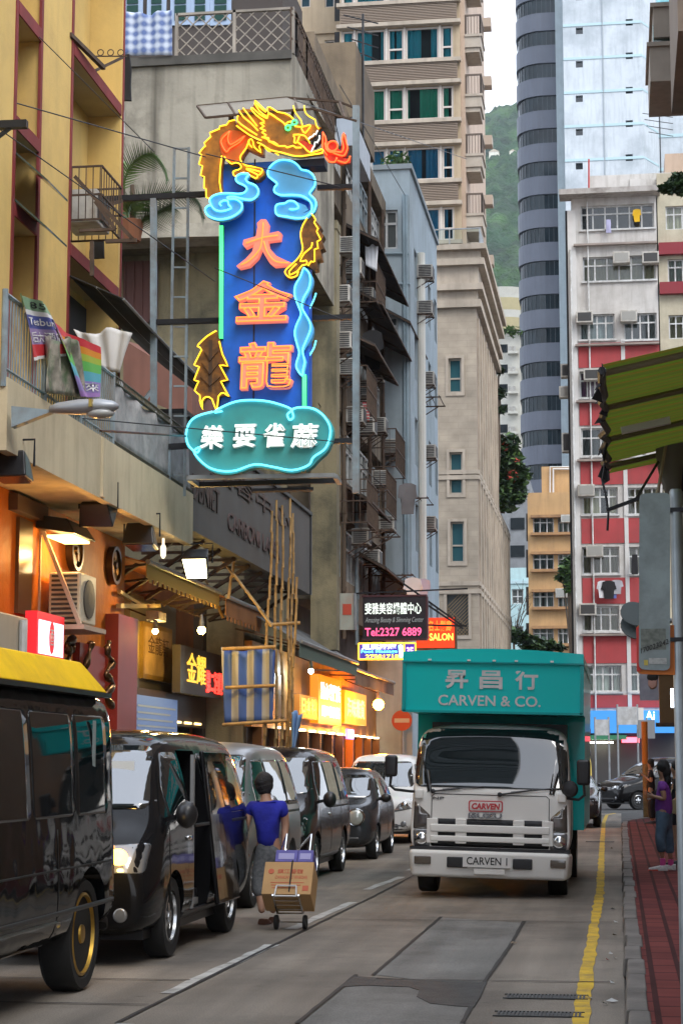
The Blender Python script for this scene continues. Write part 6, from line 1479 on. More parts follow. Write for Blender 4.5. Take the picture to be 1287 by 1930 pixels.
# far shops with glowing signs
S2 = thing('far_shopfront', 'row front of small lit shops beyond the bamboo, dark doorways below glowing boards', 'shopfront',(-7.2,50,0))
b = MB(); b.box(-7.6,-7.2,37.4,65,2.4,4.1); b.build('fascia', mat('fascia_orange',(.42,.17,.03),.5, var=.4, vs=2), S2)
b = MB(); b.box(-7.5,-7.3,37.4,65,.14,2.399); b.build('shop_doors', mat('doors_dark',(.03,.02,.016),.5), S2)
for k in range(14): b = MB(); b.box(-7.299,-7.1,38 + k * 1.9,38.15 + k * 1.9,.14,2.398); b.build('door_post', mat('door_wood',(.16,.06,.02),.5), S2)
b = MB()
for k in range(16): b.box(-7.19,-7.08,40 + k * 1.5,40.3 + k * 1.5,2.41,2.45)
b.build('downlight', emit('downlight',(1,.75,.4),7), S2)
def lightbox(x0, y0_, x1, y1_, X, base, txts, lab):
    p, q = atx(x0, y1_, X), atx(x1, y0_, X); o = thing('light_box', lab, 'sign',(X, p.y, p.z), group='lit shop boards beyond the bamboo')
    zt_ = atx(x0, y0_, X).z
    b = MB(); b.box(X - .2, X, p.y, q.y, p.z, zt_); b.build('box', base, o)
    for (t, u0, u1, v0, v1, m) in txts:
        b = MB(); put_text(b, t, V((X + .004, p.y + (q.y - p.y) * u0, p.z + (zt_ - p.z) * v0)), UY, UZ,(q.y - p.y) * (u1 - u0),(zt_ - p.z) * (v1 - v0),.01,.015); b.build('lettering', m, o)
ob, wl2 = emit('board_orange',(1,.27,.01),.5), emit('board_white',(.9,.95,1),1.3)
lightbox(565,1308,598,1352,-7.0, mat('board_brown',(.25,.09,.02),.5, emit=(.6,.2,.02), es=.25), [('日本料',.1,.9,.2,.9, emit('letter_orange',(1,.5,.05),1.2))], 'brown board with glowing orange characters right beside the bamboo')
lightbox(600,1270,643,1362,-7.0, ob, [('點心專門店',.1,.95,.5,.86, wl2),('即叫即蒸',.15,.92,.14,.38, wl2)], 'orange board with two rows of white characters')
lightbox(650,1300,690,1362,-7.0, emit('board_amber',(1,.38,.01),.55), [('海味雜貨',.1,.9,.2,.8, emit('letter_yellow',(1,.8,.2),1.5))], 'amber board left of the glaring orange lamp')
b = MB(); p = atx(655,1385,-6.9); b.box(p.x - .05, p.x, p.y, p.y + 1.2, p.z - .1, p.z + .15); tag(b.build('violet_light', emit('violet_glow',(.45,.2,1),1.5)), 'violet lit panel in a doorway below the amber board', 'sign')
# projecting signs
def projecting(name, px0, py0, px1, py1, Y, lab, depth=.22):
    o = thing(name, lab, 'sign', at(px0, py1, Y)); p, q = at(px0, py1, Y), at(px1, py0, Y); return o, p, q
o, p, q = projecting('beauty_sign',684,1124,802,1204,50, 'black projecting beauty centre sign with white characters and a pink telephone number')
W_, H_ = q.x - p.x, q.z - p.z
b = MB(); b.box(p.x, q.x,50,50.22, p.z, q.z); b.build('sign_box', mat('sign_black',(.03,.025,.03),.3, var=.3), o)
b = MB(); b.box(p.x - .03, q.x + .03,50 - .02,50.24, q.z + .001, q.z + .05); b.box(p.x - .03, q.x + .03,49.98,50.24, p.z - .05, p.z - .001); b.box(q.x + .001, q.x + .05,49.98,50.24, p.z, q.z); b.build('frame', mat('sign_frame_red',(.07,.02,.025),.5), o)
b = MB(); put_text(b, '斐雅美容纖體中心', p + V((W_ * .03,-.012, H_ * .58)), UX, UZ, W_ * .9, H_ * .28,.02,.012); b.build('lettering', emit('letter_cream',(.85,.95,.85),.55), o)
b = MB(); put_text(b, 'Amazing Beauty & Slimming Center', p + V((W_ * .03,-.012, H_ * .35)), UX, UZ, W_ * .92, H_ * .16,.02,0,.2); b.build('lettering', mat('script_grey',(.4,.45,.45),.5), o)
b = MB(); put_text(b, 'Tel:2327 6889', p + V((W_ * .03,-.012, H_ * .06)), UX, UZ, W_ * .9, H_ * .2,.02,.015); b.build('lettering', emit('letter_pink2',(1,.10,.25),.9), o)
b = MB(); b.bar((p.x - .5,50.1, q.z + .1),(q.x + 1.1,50.1, q.z + .2),.04); b.bar(at(790,1130,50.3), at(872,1185,50.3),.05); b.bar(at(760,1100,50.3), at(872,1180,50.3),.05); b.bar(at(805,1178,50.3), at(880,1180,50.3),.05); b.build('support_arm', MATS['black_steel'], o)
o, p, q = projecting('salon_sign',804,1164,856,1221,54, 'red glowing salon sign sticking out behind the black beauty sign')
W_, H_ = q.x - p.x, q.z - p.z
b = MB(); b.box(p.x - .3, q.x,54,54.25, p.z, q.z); b.build('sign_box', mat('salon_box',(.30,.02,.01),.4, emit=(1,.05,.01), es=.55), o)
b = MB(); put_text(b, '名士髮廊', p + V((W_ * .05,-.012, H_ * .55)), UX, UZ, W_ * .85, H_ * .36,.02,.02); b.build('lettering', emit('salon_letter',(1,.16,.02),1.3), o)
b = MB(); put_text(b, 'SALON', p + V((W_ * .1,-.012, H_ * .24)), UX, UZ, W_ * .85, H_ * .24,.02,.02); b.build('lettering', emit('salon_yellow',(1,.55,.08),1.3), o)
b = MB(); b.box(q.x + .001, q.x + .05,53.97,54.28, p.z - .04, q.z + .04); b.box(p.x - .3, q.x,53.97,54.28, p.z - .05, p.z - .001); b.build('frame', MATS['rust'], o)
o, p, q = projecting('massage_sign',676,1212,783,1243,47, 'small multicoloured neon foot massage sign with a yellow frame')
W_, H_ = q.x - p.x, q.z - p.z
b = MB(); b.box(p.x, q.x,47,47.15, p.z, q.z); b.build('sign_box', mat('massage_box',(.03,.02,.12),.4, emit=(.06,.03,.5), es=.4), o)
b = MB()
for (a, c) in [((p.x, p.z),(q.x, p.z)),((q.x, p.z),(q.x, q.z)),((q.x, q.z),(p.x, q.z)),((p.x, q.z),(p.x, p.z)),((p.x + W_ * .8, p.z),(p.x + W_ * .8, q.z))]: b.tube([(a[0],46.97, a[1]),(c[0],46.97, c[1])],.022,6)
b.build('neon_frame', emit('massage_frame',(1,.45,.03),1.6), o)
for (t, u0, u1, v0, v1, m) in [('足底按摩',.05,.66,.62,.95, emit('m_white',(.9,.9,1),1.8)),('Foot Massage',.04,.68,.34,.6, emit('m_cyan',(.1,.6,1),1.9)),('27581718',.12,.7,.04,.3, emit('m_yellow',(1,.6,.05),1.8))]:
    b = MB(); put_text(b, t, p + V((W_ * u0,-.012, H_ * v0)), UX, UZ, W_ * (u1 - u0), H_ * (v1 - v0),.02,.02); b.build('lettering', m, o)
fp = [(.72,.1),(.77,.08),(.79,.3),(.77,.5),(.79,.75),(.75,.92),(.7,.85),(.71,.5)]
b = MB(); b.prism([p + V((W_ * u,-.02, H_ * v)) for u, v in fp],(0,-.02,0)); b.build('foot_shape', emit('m_green',(.35,1,.5),2.4), o)
b = MB(); put_text(b, '3F', p + V((W_ * .84,-.012, H_ * .25)), UX, UZ, W_ * .12, H_ * .5,.02,.03); b.build('lettering', emit('m_violet',(.8,.3,1),1.8), o)
o, p, q = projecting('poster_sign',641,1118,667,1187,46, 'faded poster sign with a red flower beside the black beauty sign')
b = MB(); b.box(p.x, q.x,46,46.1, p.z, q.z); b.build('poster', mat('poster_pale',(.36,.38,.33),.5, var=.3, dirt=(.5,.15,.08), dirt_amt=.4), o)
b = MB(); c = (p + q) / 2; b.prism([c + V(((.1 + .05 * (k % 2)) * math.cos(k * .785),-.004,(.13 + .06 * (k % 2)) * math.sin(k * .785) + .05)) for k in range(8)],(0,-.004,0)); b.build('flower', mat('flower_red',(.45,.06,.03),.6), o)
b = MB(); b.box(p.x - .04, p.x - .001,45.97,46.12, p.z, q.z); b.box(q.x + .001, q.x + .04,45.97,46.12, p.z, q.z); b.build('frame', MATS['grey_metal'], o)
# bamboo scaffold
bx = -5.95
bl_ = [((456,920),(432,1128),33.0,0),((513,960),(494,1400),33.5,0),((521,940),(520,1400),34.2,0),((532,950),(531,1400),34.8,0),((547,937),(541,1400),35.2,0),((552,965),(549,1400),35.8,0),((560,1085),(538,1400),33.2,0),((415,1050),(512,1180),32.6,1),((386,1090),(420,1165),34,1),((503,1150),(498,1400),36.2,0)]
lab = ['leaning bamboo pole left of the bundle, reaching up to the grey sign board', 'bamboo pole at the right edge of the striped tarpaulin', 'second bamboo pole right of the striped tarpaulin', 'third bamboo pole right of the striped tarpaulin', 'tallest bamboo pole of the upright bundle', 'bamboo pole at the far right of the upright bundle', 'light coloured bamboo pole leaning in front of the bundle', 'slanting bamboo pole crossing below the lit floodlight', 'short slanting bamboo pole behind the lit floodlight', 'thin bamboo pole hidden behind the tarpaulin edge']
for (a, c, Y, s), L in zip(bl_, lab):
    P0, P1 = at(*a, Y), at(*c, Y)
    if c[1] == 1400: P1 = V((P1.x + (P1.x - P0.x) * .15, Y,.14))
    b = MB(); n = max(4, int((P0 - P1).length / .38)); pts, rs = [], []
    for k in range(n):
        for t, r in ((.06,1),(.94,1),(1.0,1.35)): pts.append(P0.lerp(P1,(k + t) / n) + UX * .02 * math.sin(k * .9)); rs.append(.026 * r * (.85 + .3 * k / n))
    b.tube(pts, rs,8); tag(b.build('bamboo_pole', MATS['bamboo'], smooth='auto'), L, 'bamboo pole', 'bamboo scaffold poles')
for (a, c, Y, L) in [((420,1223),(520,1219),33.3, 'horizontal bamboo pole along the top of the striped tarpaulin'),((425,1296),(520,1292),33.3, 'horizontal bamboo pole across the middle of the striped tarpaulin'),((420,1366),(545,1358),33.3, 'horizontal bamboo pole along the bottom of the striped tarpaulin'),((500,1178),(566,1174),34, 'short horizontal bamboo pole tying the bundle together')]:
    b = MB(); b.tube([at(*a, Y), at(*c, Y)],.032,8); tag(b.build('bamboo_pole', MATS['bamboo']), L, 'bamboo pole', 'bamboo scaffold poles')
tarp = stripes('tarp_stripe', [(0,(.03,.075,.27)),(.5,(.26,.26,.26))],3.6,0,.6)
cloth('striped_tarpaulin', [at(424,1364,33.45), at(514,1362,33.4), at(520,1222,33.4), at(418,1224,33.45)], tarp, 'blue and white striped tarpaulin stretched between bamboo poles', 'tarpaulin', None,.05, nu=24)
cloth('tarp_scrap', [at(550,1410,33), at(556,1412,33), at(568,1345,33), at(548,1340,33)], mat('tarp_blue',(.15,.27,.5),.6), 'crumpled blue plastic sheet tied to the bamboo', 'tarpaulin', None,.08, nu=8, waves=2)
# no entry sign far down on the left
def no_entry(px, py, Y, lab, zt=None):
    c = at(px, py, Y); o = thing('no_entry_sign', lab, 'road sign',(c.x, Y + .05,.14), group='no entry signs')
    b = MB(); b.lathe([(.3,0),(.3,.03)], c, UY,24); b.build('disc', mat('sign_red',(.30,.015,.012),.5), o)
    b = MB(); b.box(c.x - .22, c.x + .22, Y - .006, Y - .001, c.z - .06, c.z + .06); b.build('white_bar', mat('bar_dull',(.40,.38,.36),.6), o)
    b = MB(); b.tube([(c.x, Y + .07,.14),(c.x, Y + .07, c.z + .35)],.035,8); b.build('post', MATS['grey_metal'], o)
no_entry(757,1358,56, 'no entry road sign just left of the truck'); no_entry(1096,1378,66, 'no entry road sign just right of the truck cab')
# ================================================================== VEHICLES (built in their own coordinates: front at y = 0 facing the viewer, x to the right, z up)
def paint(name, c, metal=0, rough=.18, bump=0):
    m = mat(name, c, rough, metal, coat=.18, spec=.15)
    if bump:      # slightly wavy sheet metal
        n, l = m.node_tree.nodes, m.node_tree.links; tc = n.new('ShaderNodeTexCoord'); t = n.new('ShaderNodeTexNoise'); t.inputs['Scale'].default_value = 3.2; t.inputs['Detail'].default_value = 1
        l.new(tc.outputs['Object'], t.inputs[0]); b = n.new('ShaderNodeBump'); b.inputs['Strength'].default_value = bump; b.inputs['Distance'].default_value = .03
        l.new(t.outputs[0], b.inputs['Height']); l.new(b.outputs[0], n['Principled BSDF'].inputs['Normal']); l.new(b.outputs[0], n['Principled BSDF'].inputs['Coat Normal'])
    return m
p_black = paint('black_paint',(.008,.008,.009),0,.1,.12); p_bus = paint('bus_black',(.006,.007,.008),0,.06,.3)
p_silver = paint('silver_paint',(.33,.33,.34),.75,.3); p_white = paint('white_paint',(.70,.70,.69)); p_grey = paint('dark_grey_paint',(.045,.047,.052),.3)
p_dark = paint('dark_brown_paint',(.014,.011,.012),.2,.15,.1)
lens_c = mat('headlight_glass',(.22,.23,.24),.12,.35, coat=1); lens_a = mat('amber_lens',(.6,.22,.02),.15, coat=1)
w_glass = mat('car_glass',(.010,.013,.014),.02, ior=1.75); ws_glass = mat('windscreen_glass',(.012,.016,.018),.02, ior=3.0)
rim_m = mat('alloy_rim',(.55,.56,.57),.25,.9); gold_rim = mat('gold_rim',(.55,.32,.04),.35,.6, var=.3, vs=8, dirt=(.1,.06,.02), dirt_amt=.5)
def section(st):
    y, zb, zm, zt, wb, wm, wt = st
    h = [(0, zb),(.75 * wb, zb),(wb, zb + .07),(max(wb, wm) + .012,(zb + zm) / 2),(wm, zm),(wm + (wt - wm) * .45, zm + (zt - zm) * .45),(wt + .015, zt - min(.12,(zt - zm) * .2)),(wt * .86, zt - .012),(0, zt + .02)]
    return [V((x, y, z)) for x, z in h] + [V((-x, y, z)) for x, z in h[-2:0:-1]]
def loft_body(stations, sub=2):
    b = bmesh.new(); rings = [[b.verts.new(p) for p in section(s)] for s in stations]; n = len(rings[0])
    for A2, B2 in zip(rings, rings[1:]):
        for k in range(n): b.faces.new((A2[k], A2[(k + 1) % n], B2[(k + 1) % n], B2[k]))
    for ring, y in ((rings[0],-1),(rings[-1],1)):
        h = n // 2
        for k in range(h):     # end caps as strips so they stay flat under subdivision
            a, c = ring[k], ring[k + 1]; d, e = ring[(n - k - 1) % n], ring[(n - k) % n]
            vs = [a, c] + ([d] if d is not c else []) + ([e] if e is not a and e is not d else [])
            if len(set(vs)) >= 3:
                try: b.faces.new(vs)
                except ValueError: pass
    bmesh.ops.recalc_face_normals(b, faces=b.faces[:])
    me = bpy.data.meshes.new('body'); b.to_mesh(me); b.free()
    return me
def bake(me, mods):
    o = bpy.data.objects.new('t', me); COL.objects.link(o)
    for kind, kw in mods:
        k = o.modifiers.new('m', kind)
        for a, v in kw.items(): setattr(k, a, v)
    bpy.context.view_layer.update()
    out = bpy.data.meshes.new_from_object(o.evaluated_get(bpy.context.evaluated_depsgraph_get()))
    bpy.data.objects.remove(o); return out
def cutter(shapes):
    b = MB()
    for s in shapes:
        if s[0] == 'cyl': b.lathe([(s[2],-s[3]),(s[2], s[3])], s[1], UX,32)
        else: b.box(*s[1:])
    o = b.build('cutter', None); return o
def make_body(parent, stations, m, cuts=(), name='body', sub=2):
    me = bake(loft_body(stations), [('SUBSURF', dict(levels=sub, render_levels=sub))])
    bv = bmesh.new(); bv.from_mesh(me); tree = BVHTree.FromBMesh(bv); bv.free()
    if cuts:
        c = cutter(cuts); me = bake(me, [('BOOLEAN', dict(object=c, operation='DIFFERENCE', solver='EXACT'))]); bpy.data.objects.remove(c)
    me.name = name; me.materials.clear(); me.materials.append(m)
    for f in me.polygons: f.use_smooth = True
    me.set_sharp_from_angle(angle=R(38))
    o = bpy.data.objects.new(name, me); _link(o, parent); return o, tree
def decal(tree, poly, axis, name, m, parent, off=.004, thick=.02, cell=.1, label=None):
    b = bmesh.new()
    P = [(V((5, p[0], p[1])) if axis == 'R' else V((-5, p[0], p[1])) if axis == 'L' else V((p[0],-3, p[1])) if axis == 'F' else V((p[0], p[1],6))) for p in poly]
    d = {'R': V((-1,0,0)), 'L': V((1,0,0)), 'F': V((0,1,0)), 'T': V((0,0,-1))}[axis]
    f = b.faces.new([b.verts.new(p) for p in P])
    for ax in ({'R': (1,2), 'L': (1,2), 'F': (0,2), 'T': (0,1)}[axis]):
        lo, hi = min(p[ax] for p in P), max(p[ax] for p in P); k = math.ceil(lo / cell) * cell
        nr = V((0,0,0)); nr[ax] = 1
        while k < hi:
            co = V((0,0,0)); co[ax] = k
            bmesh.ops.bisect_plane(b, geom=b.verts[:] + b.edges[:] + b.faces[:], plane_co=co, plane_no=nr); k += cell
    for v in b.verts:
        h = tree.ray_cast(v.co, d)
        if h[0] is None: h = tree.find_nearest(v.co)
        v.co = h[0] - d * off
    bmesh.ops.triangulate(b, faces=[f for f in b.faces if len(f.verts) > 4])
    for f in b.faces:
        f.normal_update()
        if f.normal.dot(d) > 0: f.normal_flip()
        f.smooth = True
    me = bpy.data.meshes.new(name); b.to_mesh(me); b.free(); me.materials.append(m)
    o = bpy.data.objects.new(name, me); _link(o, parent)
    k = o.modifiers.new('solid', 'SOLIDIFY'); k.thickness = thick; k.offset = -1
    if label: o['label'] = label
    return o
def rp(pts, r=.05, n=3): return [(p.x, p.y) for p in round_poly([V((a, c,0)) for a, c in pts], r, n)]
def wheel(parent, x, y, r, w=.2, rim=rim_m, side=1, spokes=5, rr=.62):
    b = MB(); x0 = x - side * w
    ax = V((side,0,0))
    b.lathe([(r * rr,.0),(r * .93,0),(r,.03),(r, w - .03),(r * .95, w),(r * (rr + .04), w - .004),(r * rr, w - .03)],(x0, y, r), ax,32)
    o = b.build('wheel', MATS['rubber'], parent, smooth='auto', local=True)
    b = MB(); R0 = r * rr
    b.lathe([(R0 * .3, w - .12),(R0, w - .1),(R0, w - .012),(R0 * .93, w - .004),(R0 * .9, w - .04),(R0 * .85, w - .09),(.03, w - .09)],(x0, y, r), ax,32)
    for k in range(spokes):
        a = 2 * math.pi * k / spokes + .3; dr = V((0, math.cos(a), math.sin(a))); c0 = V((x0, y, r)) + ax * (w - .04)
        b.bar(c0 + dr * .03, c0 + dr * R0 * .93 - ax * .015, R0 * .26,.035, up=ax)
    b.lathe([(R0 * .25, w - .05),(R0 * .22, w - .015),(.01, w - .01)],(x0, y, r), ax,14)
    b.build('rim', rim, o, smooth='auto', local=True); return o
def strip(tree, pts, axis, name, m, parent, w=.012, **k):
    """a seam: thin ribbon following 2D points"""
    L, Rr = [], []
    P = [V((a, c,0)) for a, c in pts]
    for i, p in enumerate(P):
        d = (P[min(i + 1, len(P) - 1)] - P[max(0, i - 1)]).normalized(); s = V((d.y,-d.x,0)) * w / 2; L.append(p - s); Rr.append(p + s)
    return decal(tree, [(p.x, p.y) for p in L + Rr[::-1]], axis, name, m, parent, **k)
seam = mat('seam_black',(.004,.004,.004),.5)
def mirror(parent, c, m, sx=1, arm=.12, s=(.07,.1,.09)):
    b = MB(); b.ball(c, s,2); o = b.build('wing_mirror', m, parent, smooth=True, local=True)
    b = MB(); b.bar(V(c) - V((sx * s[0],0,.02)), V(c) - V((sx * (s[0] + arm),-.05,.05)),.04); b.build('arm', MATS['black_plastic'], o, local=True); return o
def plate(parent, c, w, h, txt, m=None, fwd=(0,-1,0)):
    b = MB(); c = V(c); b.box(c.x - w / 2, c.x + w / 2, c.y - .012, c.y, c.z - h / 2, c.z + h / 2); o = b.build('number_plate', m or mat('plate_white',(.7,.7,.68),.4), parent, local=True)
    b = MB(); put_text(b, txt, c + V((-w * .42,-.014,-h * .3)), UX, UZ, w * .84, h * .6,.004,.01); b.build('plate_lettering', mat('plate_black',(.01,.01,.01),.5), o, local=True); return o

def van(name, label, X, Y, L, W, H, pm, hood=.45, rake=.75, group=None, rz=0, wr=.33, wb=(.85,.95), opened=False, lights_on=False, num='', headlight=None, grille=True, rim=rim_m, roofm=None, mirror_m=None, nose=1.08, belt=1.05):
    t = thing(name, label, 'van',(X, Y,0), rz, group); w = W / 2
    st = [(0,.32,.6,.78, w * .78, w * .86, w * .74),(.04,.26,.64,.88, w * .88, w * .93, w * .8),(.18,.23,.78, nose - .06, w * .95, w * .98, w * .82),(hood,.22,.95, nose + .06, w * .985, w, w * .82),
          (hood + .12,.22, belt, nose + .2, w * .99, w, w * .8),(hood + rake * .6,.22, belt, nose + (H - nose) * .68, w, w, w * .77),(hood + rake,.22, belt, H - .1, w, w, w * .76),(hood + rake + .3,.22, belt, H - .015, w, w, w * .76),(L * .55,.22, belt, H, w, w, w * .77),(L - .45,.23, belt, H - .02, w, w, w * .76),(L - .1,.28, belt, H - .1, w * .97, w * .97, w * .74),(L - .02,.36, belt, H - .3, w * .92, w * .93, w * .72)]
    yf, yr = wb[0], L - wb[1]
    cuts = [('cyl',(0, yf, wr), wr + .055, w + .3),('cyl',(0, yr, wr), wr + .055, w + .3)]
    ys = hood + rake * .95
    if opened: cuts.append(('box', w * .25, w + .2, ys + .55, ys + 1.25,.34, H - .2))
    body, tr = make_body(t, st, pm, cuts)
    b = MB(); b.box(-w + .12, w - .12,.3, L - .3,.2,.5); b.build('underbody', MATS['black_plastic'], t, local=True)
    wx = w - .02
    for sx in (1,-1):
        for y in (yf, yr): wheel(t, sx * wx, y, wr,.2, rim, sx)
    # glass
    zt0, zt1 = nose + .16, H - .16
    decal(tr, rp([(-w * .84, zt0),(w * .84, zt0),(w * .70, zt1),(-w * .70, zt1)],.08), 'F', 'windscreen', ws_glass, t, cell=.07, off=.012)
    b0 = belt + .06; z1 = H - .22
    dw = [(hood + .28 + .12, b0),(ys + .45, b0),(ys + .45, z1),(hood + rake * .86 + .1, z1),(hood + rake * .5 + .1, b0 + (z1 - b0) * .5)]
    for ax in 'RL': decal(tr, rp(dw,.05), ax, 'side_window', w_glass, t, cell=.08, off=.007)
    segs = [(ys + .55, ys + 1.55),(ys + 1.63, L - .35)] if not opened else [(ys + 1.3, ys + 1.95),(ys + 2.0, L - .3)]
    for ax in 'RL':
        for (a, c) in segs:
            if c - a > .25: decal(tr, rp([(a, b0),(c, b0),(c - .05, z1),(a, z1)],.06), ax, 'side_window', w_glass, t, cell=.08, off=.007)
        for pts in ([(hood + .35,.5),(hood + .3,.9),(hood + .36, belt)], [(ys + .5,.32),(ys + .5, H - .2)], [(ys + 1.59,.32),(ys + 1.59, H - .2)]):
            if not (opened and pts[0][0] > ys and pts[0][0] < ys + 1.3): strip(tr, pts, ax, 'panel_gap', seam, t,.012, off=.003)
        strip(tr, [(ys + .6, belt - .02),(L - .2, belt - .02)], ax, 'slide_rail', seam, t,.03, off=.004)
        decal(tr, rp([(ys + .3, belt - .14),(ys + .46, belt - .14),(ys + .46, belt - .1),(ys + .3, belt - .1)],.015), ax, 'door_handle', MATS['chrome'], t, off=.02, thick=.03)
        strip(tr, [(yf + wr + .1,.3),(yr - wr - .1,.3)], ax, 'sill_trim', MATS['black_plastic'], t,.09, off=.012)
    # face
    hl = headlight or [(w * .40,.66),(w * .93,.66),(w * .93,.92),(w * .45,.88)]
    for sx in (1,-1):
        o = decal(tr, rp([(sx * a, c) for a, c in hl],.04), 'F', 'headlight', lens_c, t, cell=.07, off=.006)
        mx_ = sum(a for a, c in hl) / len(hl); mz_ = sum(c for a, c in hl) / len(hl)
        h = tr.ray_cast(V((sx * mx_,-3, mz_)), V((0,1,0)))
        if h[0]:
            b = MB(); b.lathe([(.085,0),(.08,-.014),(.04,-.034),(.001,-.04)], h[0] + V((0,-.004,0)), UY,18)
            b.build('bulb', emit('headlight_on',(1,.42,.05),7) if lights_on else MATS['chrome'], o, smooth=True, local=True)
        h = tr.ray_cast(V((sx * w * .72,-3,.42)), V((0,1,0)))
        if h[0]:
            b = MB(); b.lathe([(.06,.02),(.06,-.008),(.045,-.014),(.001,-.012)], h[0], UY,16); b.build('fog_lamp', lens_c, t, smooth=True, local=True)
    if grille:
        decal(tr, rp([(-w * .36,.68),(w * .36,.68),(w * .36,.84),(-w * .36,.84)],.03), 'F', 'grille', MATS['black_plastic'], t, off=.005)
        for z in (.72,.76,.80): strip(tr, [(-w * .36, z),(w * .36, z)], 'F', 'grille_bar', MATS['chrome'], t,.016, off=.014)
    decal(tr, rp([(-w * .6,.3),(w * .6,.3),(w * .6,.42),(-w * .6,.42)],.04), 'F', 'lower_intake', MATS['black_plastic'], t, off=.005)
    for x0 in (-.35,.25):
        b = MB(); p0 = tr.ray_cast(V((x0,-3, zt0 + .02)), UY)[0]; p1 = tr.ray_cast(V((x0 + .5,-3, zt0 + .06)), UY)[0]
        if p0 and p1: b.tube([p0 + V((0,-.02,0)), p1 + V((0,-.02,0))],.012,5); b.build('wiper', MATS['black_plastic'], t, local=True)
    for sx in (1,-1): mirror(t,(sx * (w + .12), hood + .42, belt + .1), mirror_m or pm, sx, s=(.1,.09,.12))
    if num:
        h = tr.ray_cast(V((0,-3,.5)), UY)[0]; plate(t, h + V((0,-.01,0)),.5,.13, num)
    return t, tr, dict(w=w, ys=ys, belt=belt, H=H, L=L)

# ---- black van with its sliding door open and a lit headlight
bv_t, bv_tr, q = van('black_van', 'black van with its sliding side door open and a headlight lit',-4.70,15.55,4.55,1.72,1.98, p_black, hood=.42, rake=.72, group=None, opened=True, lights_on=True, num='', mirror_m=MATS['black_plastic'], headlight=[(.38,.76),(.80,.76),(.80,1.0),(.36,.98)], nose=1.12, belt=1.12, wr=.345, wb=(.92,1.1))
b = MB(); xs = q['w'] + .045; ya, yb = q['ys'] + 1.28, q['ys'] + 2.3
b.hexa([(xs, ya,.34),(xs + .05, ya,.34),(xs + .05, yb,.34),(xs, yb,.34),(xs - .17, ya, q['H'] - .2),(xs - .12, ya, q['H'] - .2),(xs - .12, yb, q['H'] - .2),(xs - .17, yb, q['H'] - .2)])
sd = b.build('sliding_door', p_black, bv_t, local=True, bevel=.02)
b = MB(); za, zb_ = 1.18, q['H'] - .3; f = lambda z: xs + .05 - .17 * (z - .34) / (q['H'] - .54) + .004
b.face((f(za), ya + .1, za),(f(za), yb - .1, za),(f(zb_), yb - .12, zb_),(f(zb_), ya + .1, zb_)); b.build('door_window', w_glass, sd, local=True)
b = MB(); b.box(q['w'] - .04, q['w'] - .01, q['ys'] + .57, q['ys'] + .63,.36, q['H'] - .24); b.box(q['w'] * .3, q['w'] - .1, q['ys'] + .58, q['ys'] + 1.22,.36,.42); b.build('door_jamb', mat('jamb_grey',(.25,.25,.25),.4), bv_t, local=True)
b = MB(); b.box(q['w'] * .3, q['w'] * .7, q['ys'] + .7, q['ys'] + .95,.42,1.1); b.build('passenger_seat', mat('seat_dark',(.03,.03,.032),.8), bv_t, local=True)
h = bv_tr.ray_cast(V((.42,-3,1.62)), UY)[0]
b = MB(); b.box(h.x - .1, h.x + .1, h.y - .02, h.y - .012, h.z - .06, h.z + .06); b.build('windscreen_permit', mat('permit_white',(.6,.62,.6),.6), bv_t, local=True)
decal(bv_tr, rp([(.40,.78),(.54,.77),(.54,.99),(.38,.97)],.03), 'F', 'indicator_lens', mat('amber_lit',(.6,.25,.03),.12, emit=(1,.35,.02), es=.5, coat=1), bv_t, cell=.06, off=.012)
ml = bpy.data.lights.new('headlamp', 'POINT'); ml.energy = 2.5; ml.color = (1,.6,.15); ml.shadow_soft_size = .05
lo = bpy.data.objects.new('lamp', ml); COL.objects.link(lo); lo.parent = bv_t; lo.location = (.62,-.18,.88)
h = bv_tr.ray_cast(V((.76,-3,.9)), UY)[0]
# ---- silver van
van('silver_van', 'silver grey van with dark side windows, behind the woman in blue',-5.08,21.4,4.3,1.72,1.93, p_silver, hood=.7, rake=.85, nose=1.08, belt=1.08, mirror_m=p_silver, group='vans queuing in the left lane')
# ---- black people carrier
van('black_minivan', 'dark people carrier between the silver van and the small grey car',-5.15,26.4,4.5,1.74,1.92, p_dark, hood=.8, rake=.9, group='vans queuing in the left lane', mirror_m=MATS['black_plastic'])
